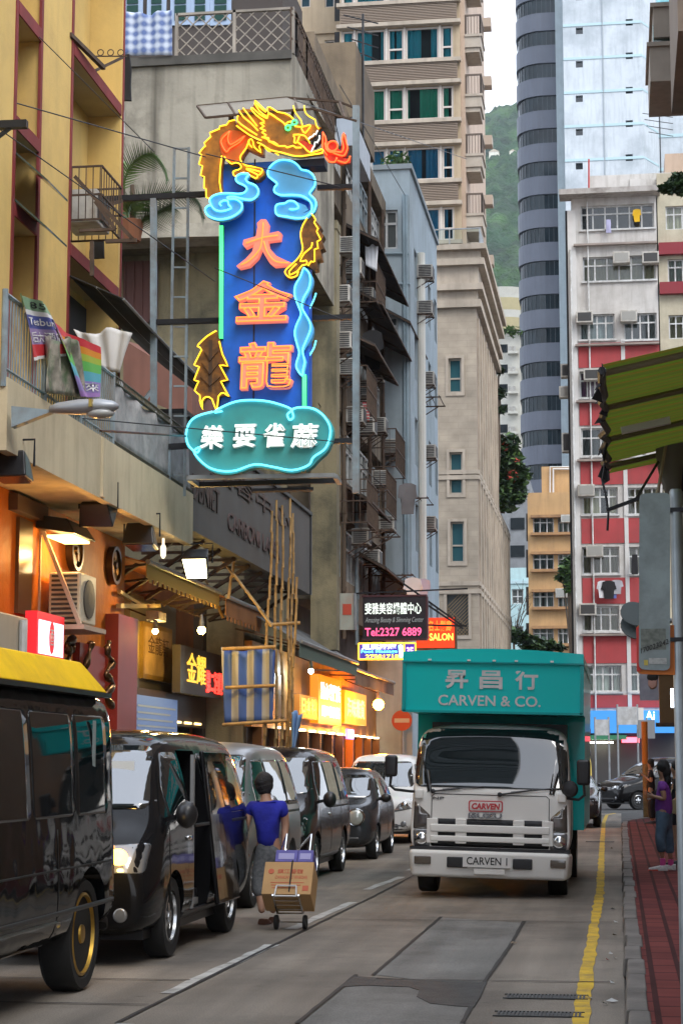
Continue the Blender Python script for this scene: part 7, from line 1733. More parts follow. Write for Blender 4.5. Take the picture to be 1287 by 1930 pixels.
# ---- small grey car with round headlights
def small_car():
    L, W, H = 3.7,1.62,1.6; w = W / 2
    t = thing('small_grey_car', 'small dark grey car with round headlights and an upright windscreen, in the left queue', 'car',(-5.05,33.2,0))
    st = [(0,.32,.55,.7, w * .72, w * .78, w * .6),(.06,.24,.6,.88, w * .84, w * .88, w * .72),(.22,.2,.72,.98, w * .93, w * .95, w * .78),(.75,.19,.85,1.06, w * .98, w, w * .84),(.95,.19,.95,1.16, w, w, w * .84),(1.4,.19,.98, H - .12, w, w, w * .75),(1.7,.19,.98, H - .01, w, w, w * .73),(2.6,.19,.98, H, w, w, w * .73),(3.3,.22,.98, H - .1, w * .98, w * .97, w * .72),(3.6,.28,.95, H - .5, w * .94, w * .93, w * .72),(3.7,.36,.8,1.0, w * .86, w * .86, w * .7)]
    body, tr = make_body(t, st, p_grey, [('cyl',(0,.72,.3),.345,2),('cyl',(0,2.95,.3),.345,2)])
    for sx in (1,-1):
        for y in (.72,2.95): wheel(t, sx * (w - .02), y,.3,.18, rim_m, sx)
        h = tr.ray_cast(V((sx * w * .62,-3,.74)), UY)[0]
        b = MB(); b.lathe([(.155,.08),(.155,-.02),(.145,-.035),(.125,-.03)], h, UY,26); rg = b.build('headlight_ring', MATS['chrome'], t, smooth='auto', local=True)
        b = MB(); b.lathe([(.135,.02),(.13,-.03),(.09,-.05),(.001,-.058)], h, UY,26); b.build('headlight', mat('lamp_pale',(.48,.5,.48),.15,.3, coat=1), rg, smooth=True, local=True)
        mirror(t,(sx * (w + .1),1.0,1.06), MATS['black_plastic'], sx, s=(.1,.07,.08))
    decal(tr, rp([(-w * .82,1.08),(w * .82,1.08),(w * .70, H - .13),(-w * .70, H - .13)],.08), 'F', 'windscreen', ws_glass, t, cell=.07, off=.012)
    for ax in 'RL':
        decal(tr, rp([(1.1,1.03),(2.1,1.03),(2.1, H - .18),(1.55, H - .18)],.05), ax, 'side_window', w_glass, t); decal(tr, rp([(2.18,1.03),(3.2,1.03),(3.1, H - .2),(2.18, H - .18)],.06), ax, 'side_window', w_glass, t)
        strip(tr, [(1.0,.35),(1.0,.95)], ax, 'panel_gap', seam, t); strip(tr, [(2.14,.3),(2.14, H - .2)], ax, 'panel_gap', seam, t)
    decal(tr, rp([(-w * .4,.5),(w * .4,.5),(w * .42,.66),(-w * .42,.66)],.05), 'F', 'grille', MATS['black_plastic'], t); 
    for z in (.54,.58,.62): strip(tr, [(-w * .38, z),(w * .38, z)], 'F', 'grille_bar', MATS['chrome'], t,.014, off=.012)
    decal(tr, rp([(-w * .7,.28),(w * .7,.28),(w * .7,.4),(-w * .7,.4)],.04), 'F', 'lower_intake', MATS['black_plastic'], t)
small_car()
# ---- white people carrier beside the truck
t, tr, q = van('white_minivan', 'white people carrier half hidden by the truck, with a slatted chrome grille',-5.15,40.2,4.7,1.8,1.88, p_white, hood=.95, rake=1.0, nose=1.02, belt=1.02, headlight=[(.42,.66),(.86,.74),(.84,.96),(.56,.84)], group='vans queuing in the left lane')
decal(tr, rp([(-.8,.26),(.8,.26),(.7,.4),(-.7,.4)],.05), 'F', 'black_intake', MATS['black_plastic'], t, off=.008)
# ---- black people carrier crossing at the junction
t, tr, q = van('black_people_carrier', 'shiny black people carrier turning across the junction behind the pavement corner',-.55,72.5,4.9,1.85,1.92, p_black, hood=1.0, rake=1.0, rz=R(-58), nose=1.1, belt=1.08, headlight=[(.34,.7),(.88,.74),(.88,.92),(.42,.84)], lights_on=False)
# ---- dark car behind the truck
def saloon(name, label, X, Y, pm, rz=0):
    L, W, H = 4.5,1.78,1.48; w = W / 2
    t = thing(name, label, 'car',(X, Y,0), rz)
    st = [(0,.3,.5,.64, w * .72, w * .8, w * .6),(.08,.22,.56,.78, w * .86, w * .9, w * .72),(.35,.19,.68,.88, w * .95, w * .97, w * .78),(1.1,.18,.84,1.0, w, w, w * .84),(1.3,.18,.9,1.06, w, w, w * .82),(1.9,.18,.92, H - .1, w, w, w * .7),(2.2,.18,.92, H, w, w, w * .67),(3.1,.18,.92, H - .02, w, w, w * .66),(3.9,.2,.92,1.08, w * .98, w, w * .72),(4.35,.26,.85,1.0, w * .93, w * .94, w * .76),(4.5,.36,.75,.92, w * .84, w * .86, w * .7)]
    body, tr = make_body(t, st, pm, [('cyl',(0,.85,.32),.365,2),('cyl',(0,3.55,.32),.365,2)])
    for sx in (1,-1):
        for y in (.85,3.55): wheel(t, sx * (w - .02), y,.32,.19, rim_m, sx)
        decal(tr, rp([(sx * w * .45,.58),(sx * w * .92,.6),(sx * w * .92,.74),(sx * w * .5,.68)],.03), 'F', 'headlight', lens_c, t, cell=.07)
        mirror(t,(sx * (w + .1),1.45,1.0), pm, sx, s=(.09,.07,.07))
    decal(tr, rp([(-w * .82,1.02),(w * .82,1.02),(w * .66, H - .1),(-w * .66, H - .1)],.08), 'F', 'windscreen', ws_glass, t, cell=.07, off=.012)
    for ax in 'RL': decal(tr, rp([(1.6,.98),(2.5,.98),(2.5, H - .13),(2.0, H - .13)],.05), ax, 'side_window', w_glass, t); decal(tr, rp([(2.58,.98),(3.5,.98),(3.15, H - .14),(2.58, H - .13)],.05), ax, 'side_window', w_glass, t)
    decal(tr, rp([(-w * .4,.5),(w * .4,.5),(w * .36,.66),(-w * .36,.66)],.04), 'F', 'grille', MATS['black_plastic'], t)
    return t
saloon('dark_car', 'dark saloon car just behind the truck on the right',-1.42,51.0, p_grey)
saloon('dark_car', 'second dark car farther back behind the first dark car',-1.7,60.5, p_black)
# ---- minibus on the left edge
def minibus():
    t = thing('minibus', 'black minibus with a yellow roof and gold wheel rims', 'minibus',(-4.93,8.9,0))
    L, W, H = 5.85,2.06,2.42; w = W / 2
    st = [(0,.4,1.0,1.9, w * .9, w * .93, w * .85),(.06,.36,1.0,2.12, w * .96, w * .98, w * .9),(.3,.34,1.05,2.2, w, w, w * .93),(2,.34,1.05,2.24, w, w + .02, w * .935),(4,.34,1.05,2.24, w, w + .02, w * .935),(L - .22,.36,1.05,2.24, w, w, w * .945),(L - .04,.4,1.05,2.23, w * .99, w * .99, w * .94),(L,.44,1.05,2.2, w * .97, w * .97, w * .92)]
    body, tr = make_body(t, st, p_bus, [('cyl',(0, L - .78,.41),.49,2),('cyl',(0,1.0,.41),.49,2)])
    for sx in (1,-1):
        for y in (1.0, L - .78): wheel(t, sx * (w - .03), y,.41,.24, gold_rim, sx,0,.74)
    b = MB(); rw = w * .9
    yA, yB = .2, L - .3
    b.hexa([(-w * .95, yA,2.2),(w * .95, yA,2.2),(w * .95, yB + .16,2.2),(-w * .95, yB + .16,2.2),(-w * .78, yA + .2,2.44),(w * .78, yA + .2,2.44),(w * .78, yB - .02,2.44),(-w * .78, yB - .02,2.44)])
    b.build('yellow_roof', mat('roof_yellow',(.92,.58,.008),.6, var=.1, vs=4, spec=.1, dirt=(.45,.25,.02), dirt_amt=.4), t, local=True, bevel=.02)
    b = MB(); b.box(w * .3, w - .02, yA, yB + .14,2.165,2.199); b.build('roof_gutter', MATS['black_plastic'], t, local=True)
    for ax in 'RL':
        for (a, c) in ((.5,1.5),(1.56,2.55),(2.61,3.6),(3.66,4.65),(4.71,5.6)): decal(tr, rp([(a,1.28),(c,1.28),(c,2.02),(a,2.02)],.07), ax, 'side_window', mat('bus_glass',(.006,.009,.011),.03, ior=1.7), t, cell=.1, off=.003, thick=.008)
        strip(tr, [(.3,.92),(L - .15,.92)], ax, 'body_seam', seam, t,.014, cell=.3); strip(tr, [(.3,.62),(L - .1,.62)], ax, 'side_moulding', MATS['black_plastic'], t,.03, off=.012, cell=.3)
        for y in (2.58,4.2): strip(tr, [(y,.45),(y,1.2)], ax, 'body_seam', seam, t,.012)
        decal(tr, rp([(1.7,.36),(4.3,.36),(4.3,.56),(1.7,.56)],.03), ax, 'skirt_panel', mat('skirt_grey',(.06,.065,.06),.35, coat=.5), t, off=.012, cell=.3)
    h = tr.ray_cast(V((5,5.3,1.8)), V((-1,0,0)))[0]
    b = MB(); b.box(h.x + .008, h.x + .012,5.18,5.26,1.62,1.98); b.build('window_sticker', mat('sticker_pale',(.3,.36,.36),.5), t, local=True)
    decal(tr, rp([(-w * .8,1.2),(w * .8,1.2),(w * .78,2.0),(-w * .78,2.0)],.1), 'F', 'windscreen', w_glass, t, cell=.3)
minibus()
# ---- the white and teal lorry
def truck():
    t = thing('box_truck', 'white cab lorry with a teal box body lettered in white', 'truck',(-1.65,24.25,0),0, None, R(1.4))
    tealp = paint('teal_paint',(.008,.52,.52),0,.3); w = .995
    cabm = paint('cab_white',(.78,.78,.75),0,.25)
    st = [(0,.56,.95,1.3, w * .965, w * .975, w * .93),(.03,.5,.98,1.36, w * .99, w * .995, w * .95),(.12,.46,1.15,1.5, w, w, w * .96),(.23,.45,1.3,1.85, w, w, w * .95),(.31,.45,1.32,2.09, w, w, w * .94),(.5,.45,1.32,2.165, w, w, w * .93),(1.5,.45,1.32,2.17, w, w, w * .92),(1.62,.5,1.3,2.12, w * .98, w * .98, w * .9)]
    cab, tr = make_body(t, st, cabm, [('cyl',(0,.85,.4),.48,2)], 'cab')
    decal(tr, rp([(-.955,1.36),(.955,1.36),(.965,1.6),(.93,2.06),(.8,2.1),(-.8,2.1),(-.93,2.06),(-.965,1.6)],.09), 'F', 'windscreen', mat('lorry_glass',(.012,.018,.02),.02, ior=2.0), t, cell=.06, off=.016)
    for ax in 'RL':
        decal(tr, rp([(.42,1.36),(1.3,1.36),(1.3,2.0),(.62,2.0)],.06), ax, 'door_window', w_glass, t); strip(tr, [(.4,.7),(.38,1.3)], ax, 'door_gap', seam, t); strip(tr, [(1.38,.6),(1.38,2.0)], ax, 'door_gap', seam, t)
    # panel lines and fittings of the face
    strip(tr, [(-.735,.66),(-.735,1.24),(-.70,1.27),(.70,1.27),(.735,1.24),(.735,.66)], 'F', 'panel_gap', seam, t,.01, off=.003)
    for sx in (1,-1):
        a = decal(tr, rp([(sx * .955,1.18),(sx * .75,1.0),(sx * .75,.83),(sx * .965,.83)],.02), 'F', 'indicator_lamp', mat('lamp_smoke',(.16,.15,.14),.1,.5, coat=1), t, off=.006)
        a = decal(tr, rp([(sx * .965,.822),(sx * .75,.822),(sx * .75,.60),(sx * .955,.61)],.03), 'F', 'headlight', lens_c, t, off=.006)
        h = tr.ray_cast(V((sx * .86,-3,.71)), UY)[0]; b = MB(); b.lathe([(.085,.0),(.085,-.012),(.05,-.022),(.001,-.026)], h, UY,20); b.build('reflector', MATS['chrome'], a, smooth=True, local=True)
        b = MB(); b.box(sx * .84, sx * .95,-.03,.08,1.2,1.32); b.build('step_pod', cabm, t, local=True, bevel=.02)
        decal(tr, rp([(-.74,.62),(.74,.62),(.74,.965),(-.74,.965)],.03), 'F', 'grille_opening', MATS['black_plastic'], t, off=.004)
    for (z0, z1) in [(.895,.80),(.755,.685)]:
        b = MB(); h = tr.ray_cast(V((0,-3,(z0 + z1) / 2)), UY)[0]; b.box(-.745,.745, h.y - .05, h.y + .02, z1, z0); b.build('grille_bar', cabm, t, local=True, bevel=.015)
    h = tr.ray_cast(V((0,-3,.9)), UY)[0]
    for x in (-.72,-.36,.36,.72): b = MB(); b.box(x - .07, x + .07, h.y - .035, h.y + .02,.66,.965); b.build('grille_post', cabm, t, local=True, bevel=.01)
    h = tr.ray_cast(V((0,-3,1.13)), UY)[0]
    b = MB(); pr = [V((x,0, z)) for x, z in rp([(-.27,1.06),(.16,1.06),(.16,1.2),(-.27,1.2)],.03)]; b.prism([V((p.x, h.y - .012, p.z)) for p in pr],(0,.03,0)); em = b.build('red_badge', mat('badge_red',(.50,.02,.03),.35, coat=1), t, local=True)
    b = MB(); pr = [V((x,0, z)) for x, z in rp([(-.255,1.073),(.145,1.073),(.145,1.187),(-.255,1.187)],.025)]; b.prism([V((p.x, h.y - .0155, p.z)) for p in pr],(0,.003,0)); b.build('badge_border', mat('badge_pale',(.62,.55,.53),.4), em, local=True)
    b = MB(); pr = [V((x,0, z)) for x, z in rp([(-.245,1.083),(.135,1.083),(.135,1.177),(-.245,1.177)],.02)]; b.prism([V((p.x, h.y - .019, p.z)) for p in pr],(0,.003,0)); b.build('badge_field', mat('badge_white',(.7,.66,.64),.4), em, local=True)
    b = MB(); put_text(b, 'CARVEN',(-.235, h.y - .021,1.09), UX, UZ,.35,.078,.006,.045,.12); b.build('badge_lettering', MATS['badge_red'], em, local=True)
    h = tr.ray_cast(V((0,-3,1.01)), UY)[0]; b = MB(); put_text(b, 'ISUZU',(-.27, h.y - .010,.982), UX, UZ,.42,.062,.02,.03); b.build('maker_lettering', mat('letter_steel',(.22,.22,.23),.25,.8), t, local=True)
    h = tr.ray_cast(V((-.7,-3,1.23)), UY)[0]; b = MB(); put_text(b, 'NP',(-.72, h.y - .008,1.2), UX, UZ,.14,.035,.015,.01); b.build('model_lettering', mat('letter_grey',(.12,.12,.12),.3,.6), t, local=True)
    # bumper
    b = MB(); pl = [(-1.02,.25),(1.02,.25),(1.04,.6),(-1.04,.6)]
    b.hexa([(-.96,-.1,.24),(.96,-.1,.24),(1.02,.3,.26),(-1.02,.3,.26),(-1.0,-.14,.575),(1.0,-.14,.575),(1.03,.3,.575),(-1.03,.3,.575)])
    bm_ = b.build('bumper', cabm, t, local=True, bevel=.05)
    for x0, x1, z0, z1 in [(-.52,-.26,.37,.5),(.30,.54,.37,.5),(-.93,-.72,.4,.5),(.76,.95,.4,.5)]:
        b = MB(); b.box(x0, x1,-.145,-.09, z0, z1); b.build('bumper_slot' if abs(x0) < .6 else 'fog_lamp', MATS['black_plastic'] if abs(x0) < .6 else mat('fog_smoke',(.1,.08,.06),.15, coat=1), bm_, local=True, bevel=.012)
    plate(t,(-.02,-.15,.46),.60,.155, 'CARVEN 1')
    b = MB(); b.box(-.18,.2,-.15,-.11,.3,.365); b.build('tow_bracket', cabm, bm_, local=True)
    b = MB(); b.box(-1.0,1.0,-.02,.25,.575,.615); b.build('bumper_gap', MATS['black_plastic'], t, local=True)
    # wipers, mirrors
    for (x0, x1, z0, z1) in [(-.72,-.38,1.3,1.345),(.12,.52,1.28,1.345)]:
        h0 = tr.ray_cast(V((x0,-3, z0)), UY)[0]; h1 = tr.ray_cast(V((x1,-3, z1)), UY)[0]; b = MB(); b.tube([h0 + V((0,-.03,0)), h1 + V((0,-.035,0))],.013,6); b.lathe([(.03,.03),(.03,-.04),(.001,-.045)], h0, UY,12)
        b.tube([h0.lerp(h1,.35) + V((0,-.03,.01)), h1 + V((.3,-.02,.03))],.01,5); b.build('wiper', MATS['black_plastic'], t, local=True, smooth='auto')
    b = MB(); b.hexa([(-1.33,-.1,1.47),(-1.17,-.1,1.47),(-1.17,0,1.47),(-1.33,0,1.47),(-1.33,-.1,1.74),(-1.17,-.1,1.74),(-1.17,0,1.74),(-1.33,0,1.74)]); mr = b.build('wing_mirror', MATS['black_plastic'], t, local=True, bevel=.035)
    b = MB(); b.tube([(-1.25,-.04,1.47),(-1.26,-.05,1.36),(-1.2,-.05,1.31),(-1.0,0,1.29),(-.9,.1,1.29)],.018,7); b.lathe([(.03,-.02),(.03,.03)],(-.92,.04,1.29), UY,10); b.build('mirror_arm', MATS['black_plastic'], mr, local=True, smooth='auto')
    b = MB(); b.hexa([(1.07,.1,1.42),(1.24,.1,1.42),(1.24,.2,1.42),(1.07,.2,1.42),(1.07,.1,1.74),(1.24,.1,1.74),(1.24,.2,1.74),(1.07,.2,1.74)]); mr = b.build('wing_mirror', MATS['black_plastic'], t, local=True, bevel=.035)
    b = MB(); b.tube([(1.16,.14,1.42),(1.17,.1,1.3),(1.1,.05,1.24),(.9,.03,1.26)],.018,7); b.build('mirror_arm', MATS['black_plastic'], mr, local=True, smooth='auto')
    b = MB(); b.lathe([(.05,.03),(.1,.02),(.105,-.0),(.08,-.035),(.001,-.045)],(.99,-.02,1.37), UY,20); b.build('round_mirror', MATS['black_plastic'], t, local=True, smooth='auto')
    # dashboard clutter seen as a strip at the foot of the windscreen, permits
    for (x, z, ww, hh, m) in [(-.85,2.02,.07,.05, 'sticker_green'),(.74,1.9,.1,.16, 'sticker_green')]:
        h = tr.ray_cast(V((x,-3, z)), UY)[0]; b = MB(); h2 = tr.ray_cast(V((x,-3, z - hh)), UY)[0]; o_ = V((0,-.009,0))
        b.face(h2 + o_ - UX * ww / 2, h2 + o_ + UX * ww / 2, h + o_ + UX * ww / 2, h + o_ - UX * ww / 2); b.build('permit', mat('sticker_green',(.12,.5,.38),.5), t, local=True)
    for (x0, x1, hh, m) in [(-.8,-.42,.06, 'clutter_green'),(-.2,-.02,.05, 'clutter_orange'),(.05,.26,.06, 'clutter_yellow'),(-.1,.18,.1, 'clutter_white'),(.42,.7,.045, 'clutter_blue')]:
        b = MB(); n = 7
        lo_, hi_ = [], []
        for k in range(n + 1):
            x = x0 + (x1 - x0) * k / n; z = 1.378; h = tr.ray_cast(V((x,-3, z)), UY)[0]; h2 = tr.ray_cast(V((x,-3, z + hh * (1 if m in ('clutter_white', 'clutter_blue') else .6 + .4 * math.sin(k * 2.3)))), UY)[0]
            lo_.append(h + V((0,-.009,0))); hi_.append(h2 + V((0,-.009,0)))
        for k in range(n): b.face(lo_[k], lo_[k + 1], hi_[k + 1], hi_[k])
        b.build('dashboard_paper', mat(m, dict(clutter_green=(.2,.4,.25), clutter_orange=(.5,.22,.03), clutter_yellow=(.5,.36,.06), clutter_white=(.4,.48,.5), clutter_blue=(.25,.38,.45))[m],.6, var=.5, vs=25), t, local=True)
    # box
    bw = 1.135
    b = MB(); b.hexa([(-bw,.16,2.31),(bw,.16,2.31),(bw,2.0,2.31),(-bw,2.0,2.31),(-bw,.12,2.94),(bw,.12,2.94),(bw,2.0,2.94),(-bw,2.0,2.94)])
    b.box(-bw, bw,2.001,6.6,.8,2.94)
    bx_ = b.build('box_body', tealp, t, local=True)
    b = MB(); pr = [(-bw - .01,2.945),(bw + .01,2.945),(bw + .01,3.06),(bw * .5,3.10),(0,3.115),(-bw * .5,3.10),(-bw - .01,3.06)]
    b.prism([V((x,.1, z)) for x, z in pr],(0,6.5,0)); b.build('roof_cap', tealp, bx_, local=True)
    b = MB(); b.box(-bw - .02, bw + .02,.085,.12,2.925,2.945); b.box(-bw - .015,-bw + .03,.1,.16,2.3,2.92); b.box(bw - .03, bw + .015,.1,.16,2.3,2.92); b.box(-bw, bw,.1,.17,2.29,2.32); b.build('edge_trim', paint('teal_trim',(.01,.30,.31),0,.4), bx_, local=True)
    for x in (-.8,-.3,.02,.3,.75):
        b = MB(); b.box(x - .02, x + .02,.07,.1,2.95,2.97); b.build('marker_lamp', mat('marker_white',(.7,.7,.68),.3), bx_, local=True)
    yface = lambda z: .16 - .04 * (z - 2.31) / .63 - .004
    lm = mat('box_letter_white',(.55,.57,.58),.6, var=.15, vs=9)
    for c, x0 in (('昇',-.60),('昌',-.165),('行',.285)):
        b = MB(); put_text(b, c,(x0, yface(2.75),2.60), UX, UZ,.29,.295,.003,.022); b.build('box_character', lm, bx_, local=True)
    b = MB(); put_text(b, 'CARVEN & CO.',(-.69, yface(2.45),2.385), UX, UZ,1.3,.135,.003,.014); b.build('box_lettering', lm, bx_, local=True)
    b = MB(); b.box(-.9,.9,1.6,2.0,.45,2.2); b.box(-.42,.42,.6,6.5,.45,.8); b.build('chassis', MATS['black_plastic'], t, local=True)
    for sx in (1,-1):
        wheel(t, sx * .95,.85,.40,.24, rim_m, sx,0,.6); wheel(t, sx * .98,4.8,.40,.3, rim_m, sx,0,.6)
    b = MB(); b.box(-.98,-.62,.35,1.4,.42,.46); b.box(.62,.98,.35,1.4,.42,.46); b.build('mudguard', MATS['black_plastic'], t, local=True)
truck()
# ================================================================== PEOPLE
skin_m = mat('skin',(.42,.23,.15),.55, var=.12, vs=12); hair_m = mat('hair_black',(.010,.008,.008),.65, bump=.8, bs=90)
def skinned(name, chains, m, parent, sub=2, local=False):
    """chains: lists of (point, radius); chains starting at a point already used join there"""
    verts, rad, edges, roots = [], [], [], []
    idx = {}
    for ch in chains:
        prev = None
        for k,(p, r) in enumerate(ch):
            key = tuple(round(c,4) for c in p)
            if key not in idx:
                idx[key] = len(verts); verts.append(V(p)); rad.append(r if isinstance(r, tuple) else (r, r))
                if prev is None: roots.append(idx[key])
            i = idx[key]
            if prev is not None and prev != i: edges.append((prev, i))
            prev = i
    me = bpy.data.meshes.new('t'); inv = WM[parent.name].inverted()
    me.from_pydata([inv @ v for v in verts], edges, [])
    o = bpy.data.objects.new('t', me); COL.objects.link(o)
    k = o.modifiers.new('skin', 'SKIN'); k.use_smooth_shade = True; k.branch_smoothing = .3
    for i, r in enumerate(rad): me.skin_vertices[0].data[i].radius = r; me.skin_vertices[0].data[i].use_root = i in roots
    s = o.modifiers.new('sub', 'SUBSURF'); s.levels = s.render_levels = sub
    bpy.context.view_layer.update()
    out = bpy.data.meshes.new_from_object(o.evaluated_get(bpy.context.evaluated_depsgraph_get())); bpy.data.objects.remove(o)
    out.name = name; out.materials.clear(); out.materials.append(m)
    for f in out.polygons: f.use_smooth = True
    ob = bpy.data.objects.new(name, out); return _link(ob, parent)
def hand_chains(w, d, thumb, curl=.5, s=1.0, n=None):
    """palm and five unequal fingers: w wrist, d pointing along the hand, thumb = side the thumb leaves on, n = palm normal (fingers curl towards it)"""
    w, d, th = V(w), V(d).normalized(), V(thumb); th = (th - d * th.dot(d)).normalized(); n = V(n) if n else d.cross(th); n = (n - d * n.dot(d) - th * n.dot(th)).normalized()
    L = .085 * s; ch = [[(w,.026 * s),(w + d * L * .5,(.036 * s,.018 * s)),(w + d * L,(.036 * s,.015 * s))]]
    for k,(o, ln) in enumerate(((.030,.062),(.010,.072),(-.010,.067),(-.029,.052))):
        b0 = w + d * L * .85 + th * o * s; a = b0 + d * ln * .5 * s * (1 - .3 * curl) + n * ln * .35 * s * curl; e = a + (d * (1 - curl) + n * curl).normalized() * ln * .38 * s; f = e + (d * (1 - 1.6 * curl) + n * curl * 1.2).normalized() * ln * .3 * s
        ch.append([(b0,.0095 * s),(a,.009 * s),(e,.008 * s),(f,.007 * s)])
    t0 = w + d * L * .3 + th * .024 * s; t1 = t0 + (th * .8 + d * .6).normalized() * .034 * s; t2 = t1 + (d + n * curl + th * .1).normalized() * .028 * s
    ch.append([(t0,.013 * s),(t1,.011 * s),(t2,.009 * s)])
    return ch
def hair_blob(parent, shells, m=None, name='hair'):
    b = MB()
    for c, r in shells: b.ball(c, r,3,.1)
    return b.build(name, m or hair_m, parent, smooth=True)
def shoe(parent, heel, toe, m, sole=None, h=.07, name='shoe', w=.045):
    heel, toe = V(heel), V(toe); d = (toe - heel); s = V((d.y,-d.x,0)).normalized()
    b = MB(); n = 8
    rings = []
    for k in range(n + 1):
        t = k / n; c = heel + d * t; ww = w * (.72 + .45 * math.sin(math.pi * min(1, t * .95 + .12))) * (1 if t < .9 else .75); hh = h * (1 - .55 * max(0, t - .25) / .75)
        rings.append([b.bm.verts.new(c + s * x * ww + UZ * z) for x, z in ((-1,.0),(-1.05, hh * .35),(-.7, hh * .9),(0, hh),(.7, hh * .9),(1.05, hh * .35),(1,0))])
    for A2, B2 in zip(rings, rings[1:]):
        for k in range(7): b.bm.faces.new((A2[k], A2[(k + 1) % 7], B2[(k + 1) % 7], B2[k]))
    b.bm.faces.new(rings[0]); b.bm.faces.new(rings[-1][::-1])
    o = b.build(name, m, parent, smooth='auto')
    if sole:
        b = MB(); P = [heel + s * w * .8 - d * .03, heel - s * w * .8 - d * .03, heel + d * .6 - s * w * 1.2, toe - s * w * .6 + d * .03, toe + s * w * .6 + d * .03, heel + d * .6 + s * w * 1.2]; b.prism([p - UZ * .0 for p in P],(0,0,.018)); b.build('sole', sole, o)
# ---- woman in blue pulling a trolley (seen from behind)
def blue_woman():
    Y0 = 20.0; J = lambda px, py, d=0: at(px, py, Y0 + d)
    t = thing('person', 'woman in a blue t shirt and cropped grey trousers pulling a trolley between the vans', 'person', J(503,1738))
    pel = J(506,1597); wst = J(505,1568); chs = J(504,1535); nk0 = J(502,1507); nk = J(500,1497,.01); hd = J(498,1482,.03); top = J(497,1464,.04)
    sl, sr = J(473,1518,.02), J(535,1517); el, er = J(463,1558,-.02), J(538,1558,.03); wl, wr_ = J(461,1592,.1), J(535,1598,-.05)
    hl, hr = J(493,1608), J(521,1608); kl, kr = J(489,1668,-.02), J(517,1664,.12); al, ar = J(494,1722,-.1), J(514,1722,.16)
    ch = [[(pel,(.145,.10)),(wst,(.135,.095)),(chs,(.15,.10)),(nk0,(.07,.06)),(nk,.052),(hd,(.075,.088)),(top,(.055,.065))],
          [(chs,(.15,.10)),(sl,.055),(el,.043),(wl,.028)], [(chs,(.15,.10)),(sr,.055),(er,.045),(wr_,.028)],
          [(pel,(.145,.10)),(hl,.085),(kl,.058),(al,.036)], [(pel,(.145,.10)),(hr,.085),(kr,.058),(ar,.036)]]
    ch += hand_chains(wr_, V((0,-.1,-1)), UY,.8,1, V((1,0,0))) + hand_chains(wl, V((.05,.4,-1)), UY,.4,1, V((1,0,0)))
    skinned('body', ch, skin_m, t)
    sh = mat('tshirt_blue',(.012,.018,.34),.85, var=.35, vs=6, bump=1, bs=7)
    h1 = J(505,1606)
    skinned('t_shirt', [[(h1,(.175,.135)),(wst,(.168,.125)),(chs,(.178,.125)),(J(503,1513),(.105,.08))], [(chs,(.178,.125)),(J(474,1519,.02),.078),(J(465,1540,.0),.066)], [(chs,(.178,.125)),(J(533,1518),.08),(J(538,1543,.01),.068)]], sh, t)
    tr = mat('trousers_check',(.17,.18,.19),.9, var=.5, vs=30, bump=1, bs=6)
    skinned('trousers', [[(J(506,1572),(.16,.12)),(pel,(.178,.145)),(J(493,1625,-.01),(.108,.11)),(kl,(.088,.092)),(J(491,1694,-.06),(.078,.08))], [(pel,(.178,.145)),(J(519,1625,.03),(.105,.11)),(kr,(.088,.09)),(J(515,1692,.13),(.076,.08))]], tr, t)
    hair_blob(t, [(J(497.5,1473,.03),(.102,.112,.105)),(J(498,1481,.015),(.098,.088,.09)),(J(498.5,1490,.0),(.075,.06,.055))])
    b = MB()
    for c in (J(485.5,1484,.04), J(511,1484,.04)): b.ball(c,(.012,.022,.033),2)
    b.build('ear', skin_m, t, smooth=True)
    sm = mat('sandal_brown',(.09,.035,.02),.7)
    shoe(t, V((al.x + .0, al.y - .03,.005)), V((al.x + .05, al.y + .17,.005)), sm, h=.06, name='sandal'); shoe(t, V((ar.x, ar.y - .04,.005)), V((ar.x + .02, ar.y + .18,.005)), sm, h=.06, name='sandal')
    # shopping trolley with carton
    Yt = 19.35; T = lambda px, py, d=0: at(px, py, Yt + d)
    tr_ = thing('hand_trolley', 'folding wire hand trolley with two small wheels carrying the cardboard carton', 'trolley', V((T(548,1745).x, Yt,0)))
    cxm = T(546,1700).x; wz = .075
    for px in (521,575):
        x = T(px,1735).x; b = MB(); b.lathe([(.02,-.02),(.07,-.018),(.075,0),(.07,.018),(.02,.02)],(x, Yt,.075), UX,20); b.build('wheel', MATS['rubber'], tr_, smooth='auto')
    b = MB(); b.tube([(T(521,1735).x, Yt,.075),(T(575,1735).x, Yt,.075)],.01,6)
    a = R(36); up = V((0, math.sin(a), math.cos(a))); nr = V((0,-math.cos(a), math.sin(a)))      # trolley spine leans forward
    base = V((cxm, Yt + .03,.16))
    for s_ in (-.13,.13): b.tube([base + UX * s_, base + UX * s_ + up * .95],.011,6); b.tube([base + UX * s_, base + UX * s_ + nr * .34],.011,6)
    for k in range(5): b.tube([base - UX * .13 + nr * (.08 * k), base + UX * .13 + nr * (.08 * k)],.008,5)
    b.tube([base - UX * .13 + up * .95, wr_ + V((.02,-.03,-.085)) - UX * .07, wr_ + V((.02,-.03,-.085)) + UX * .07, base + UX * .13 + up * .95],.012,6)
    b.build('frame', MATS['chrome'], tr_)
    b = MB(); f0 = base + nr * .355
    for (p, q) in [((-.11,-.02),(.11,-.02)),((.11,-.02),(.1,.10)),((.1,.10),(-.1,.10)),((-.1,.10),(-.11,-.02))]: b.tube([f0 + UX * p[0] + up * p[1], f0 + UX * q[0] + up * q[1]],.009,5)
    b.build('fold_plate', mat('wire_white',(.6,.6,.6),.4), tr_)
    cb = mat('cardboard',(.50,.30,.13),.85, var=.12, vs=5)
    c0 = base + up * .015 + nr * .012; W2, Hh, Dp = .25,.38,.32
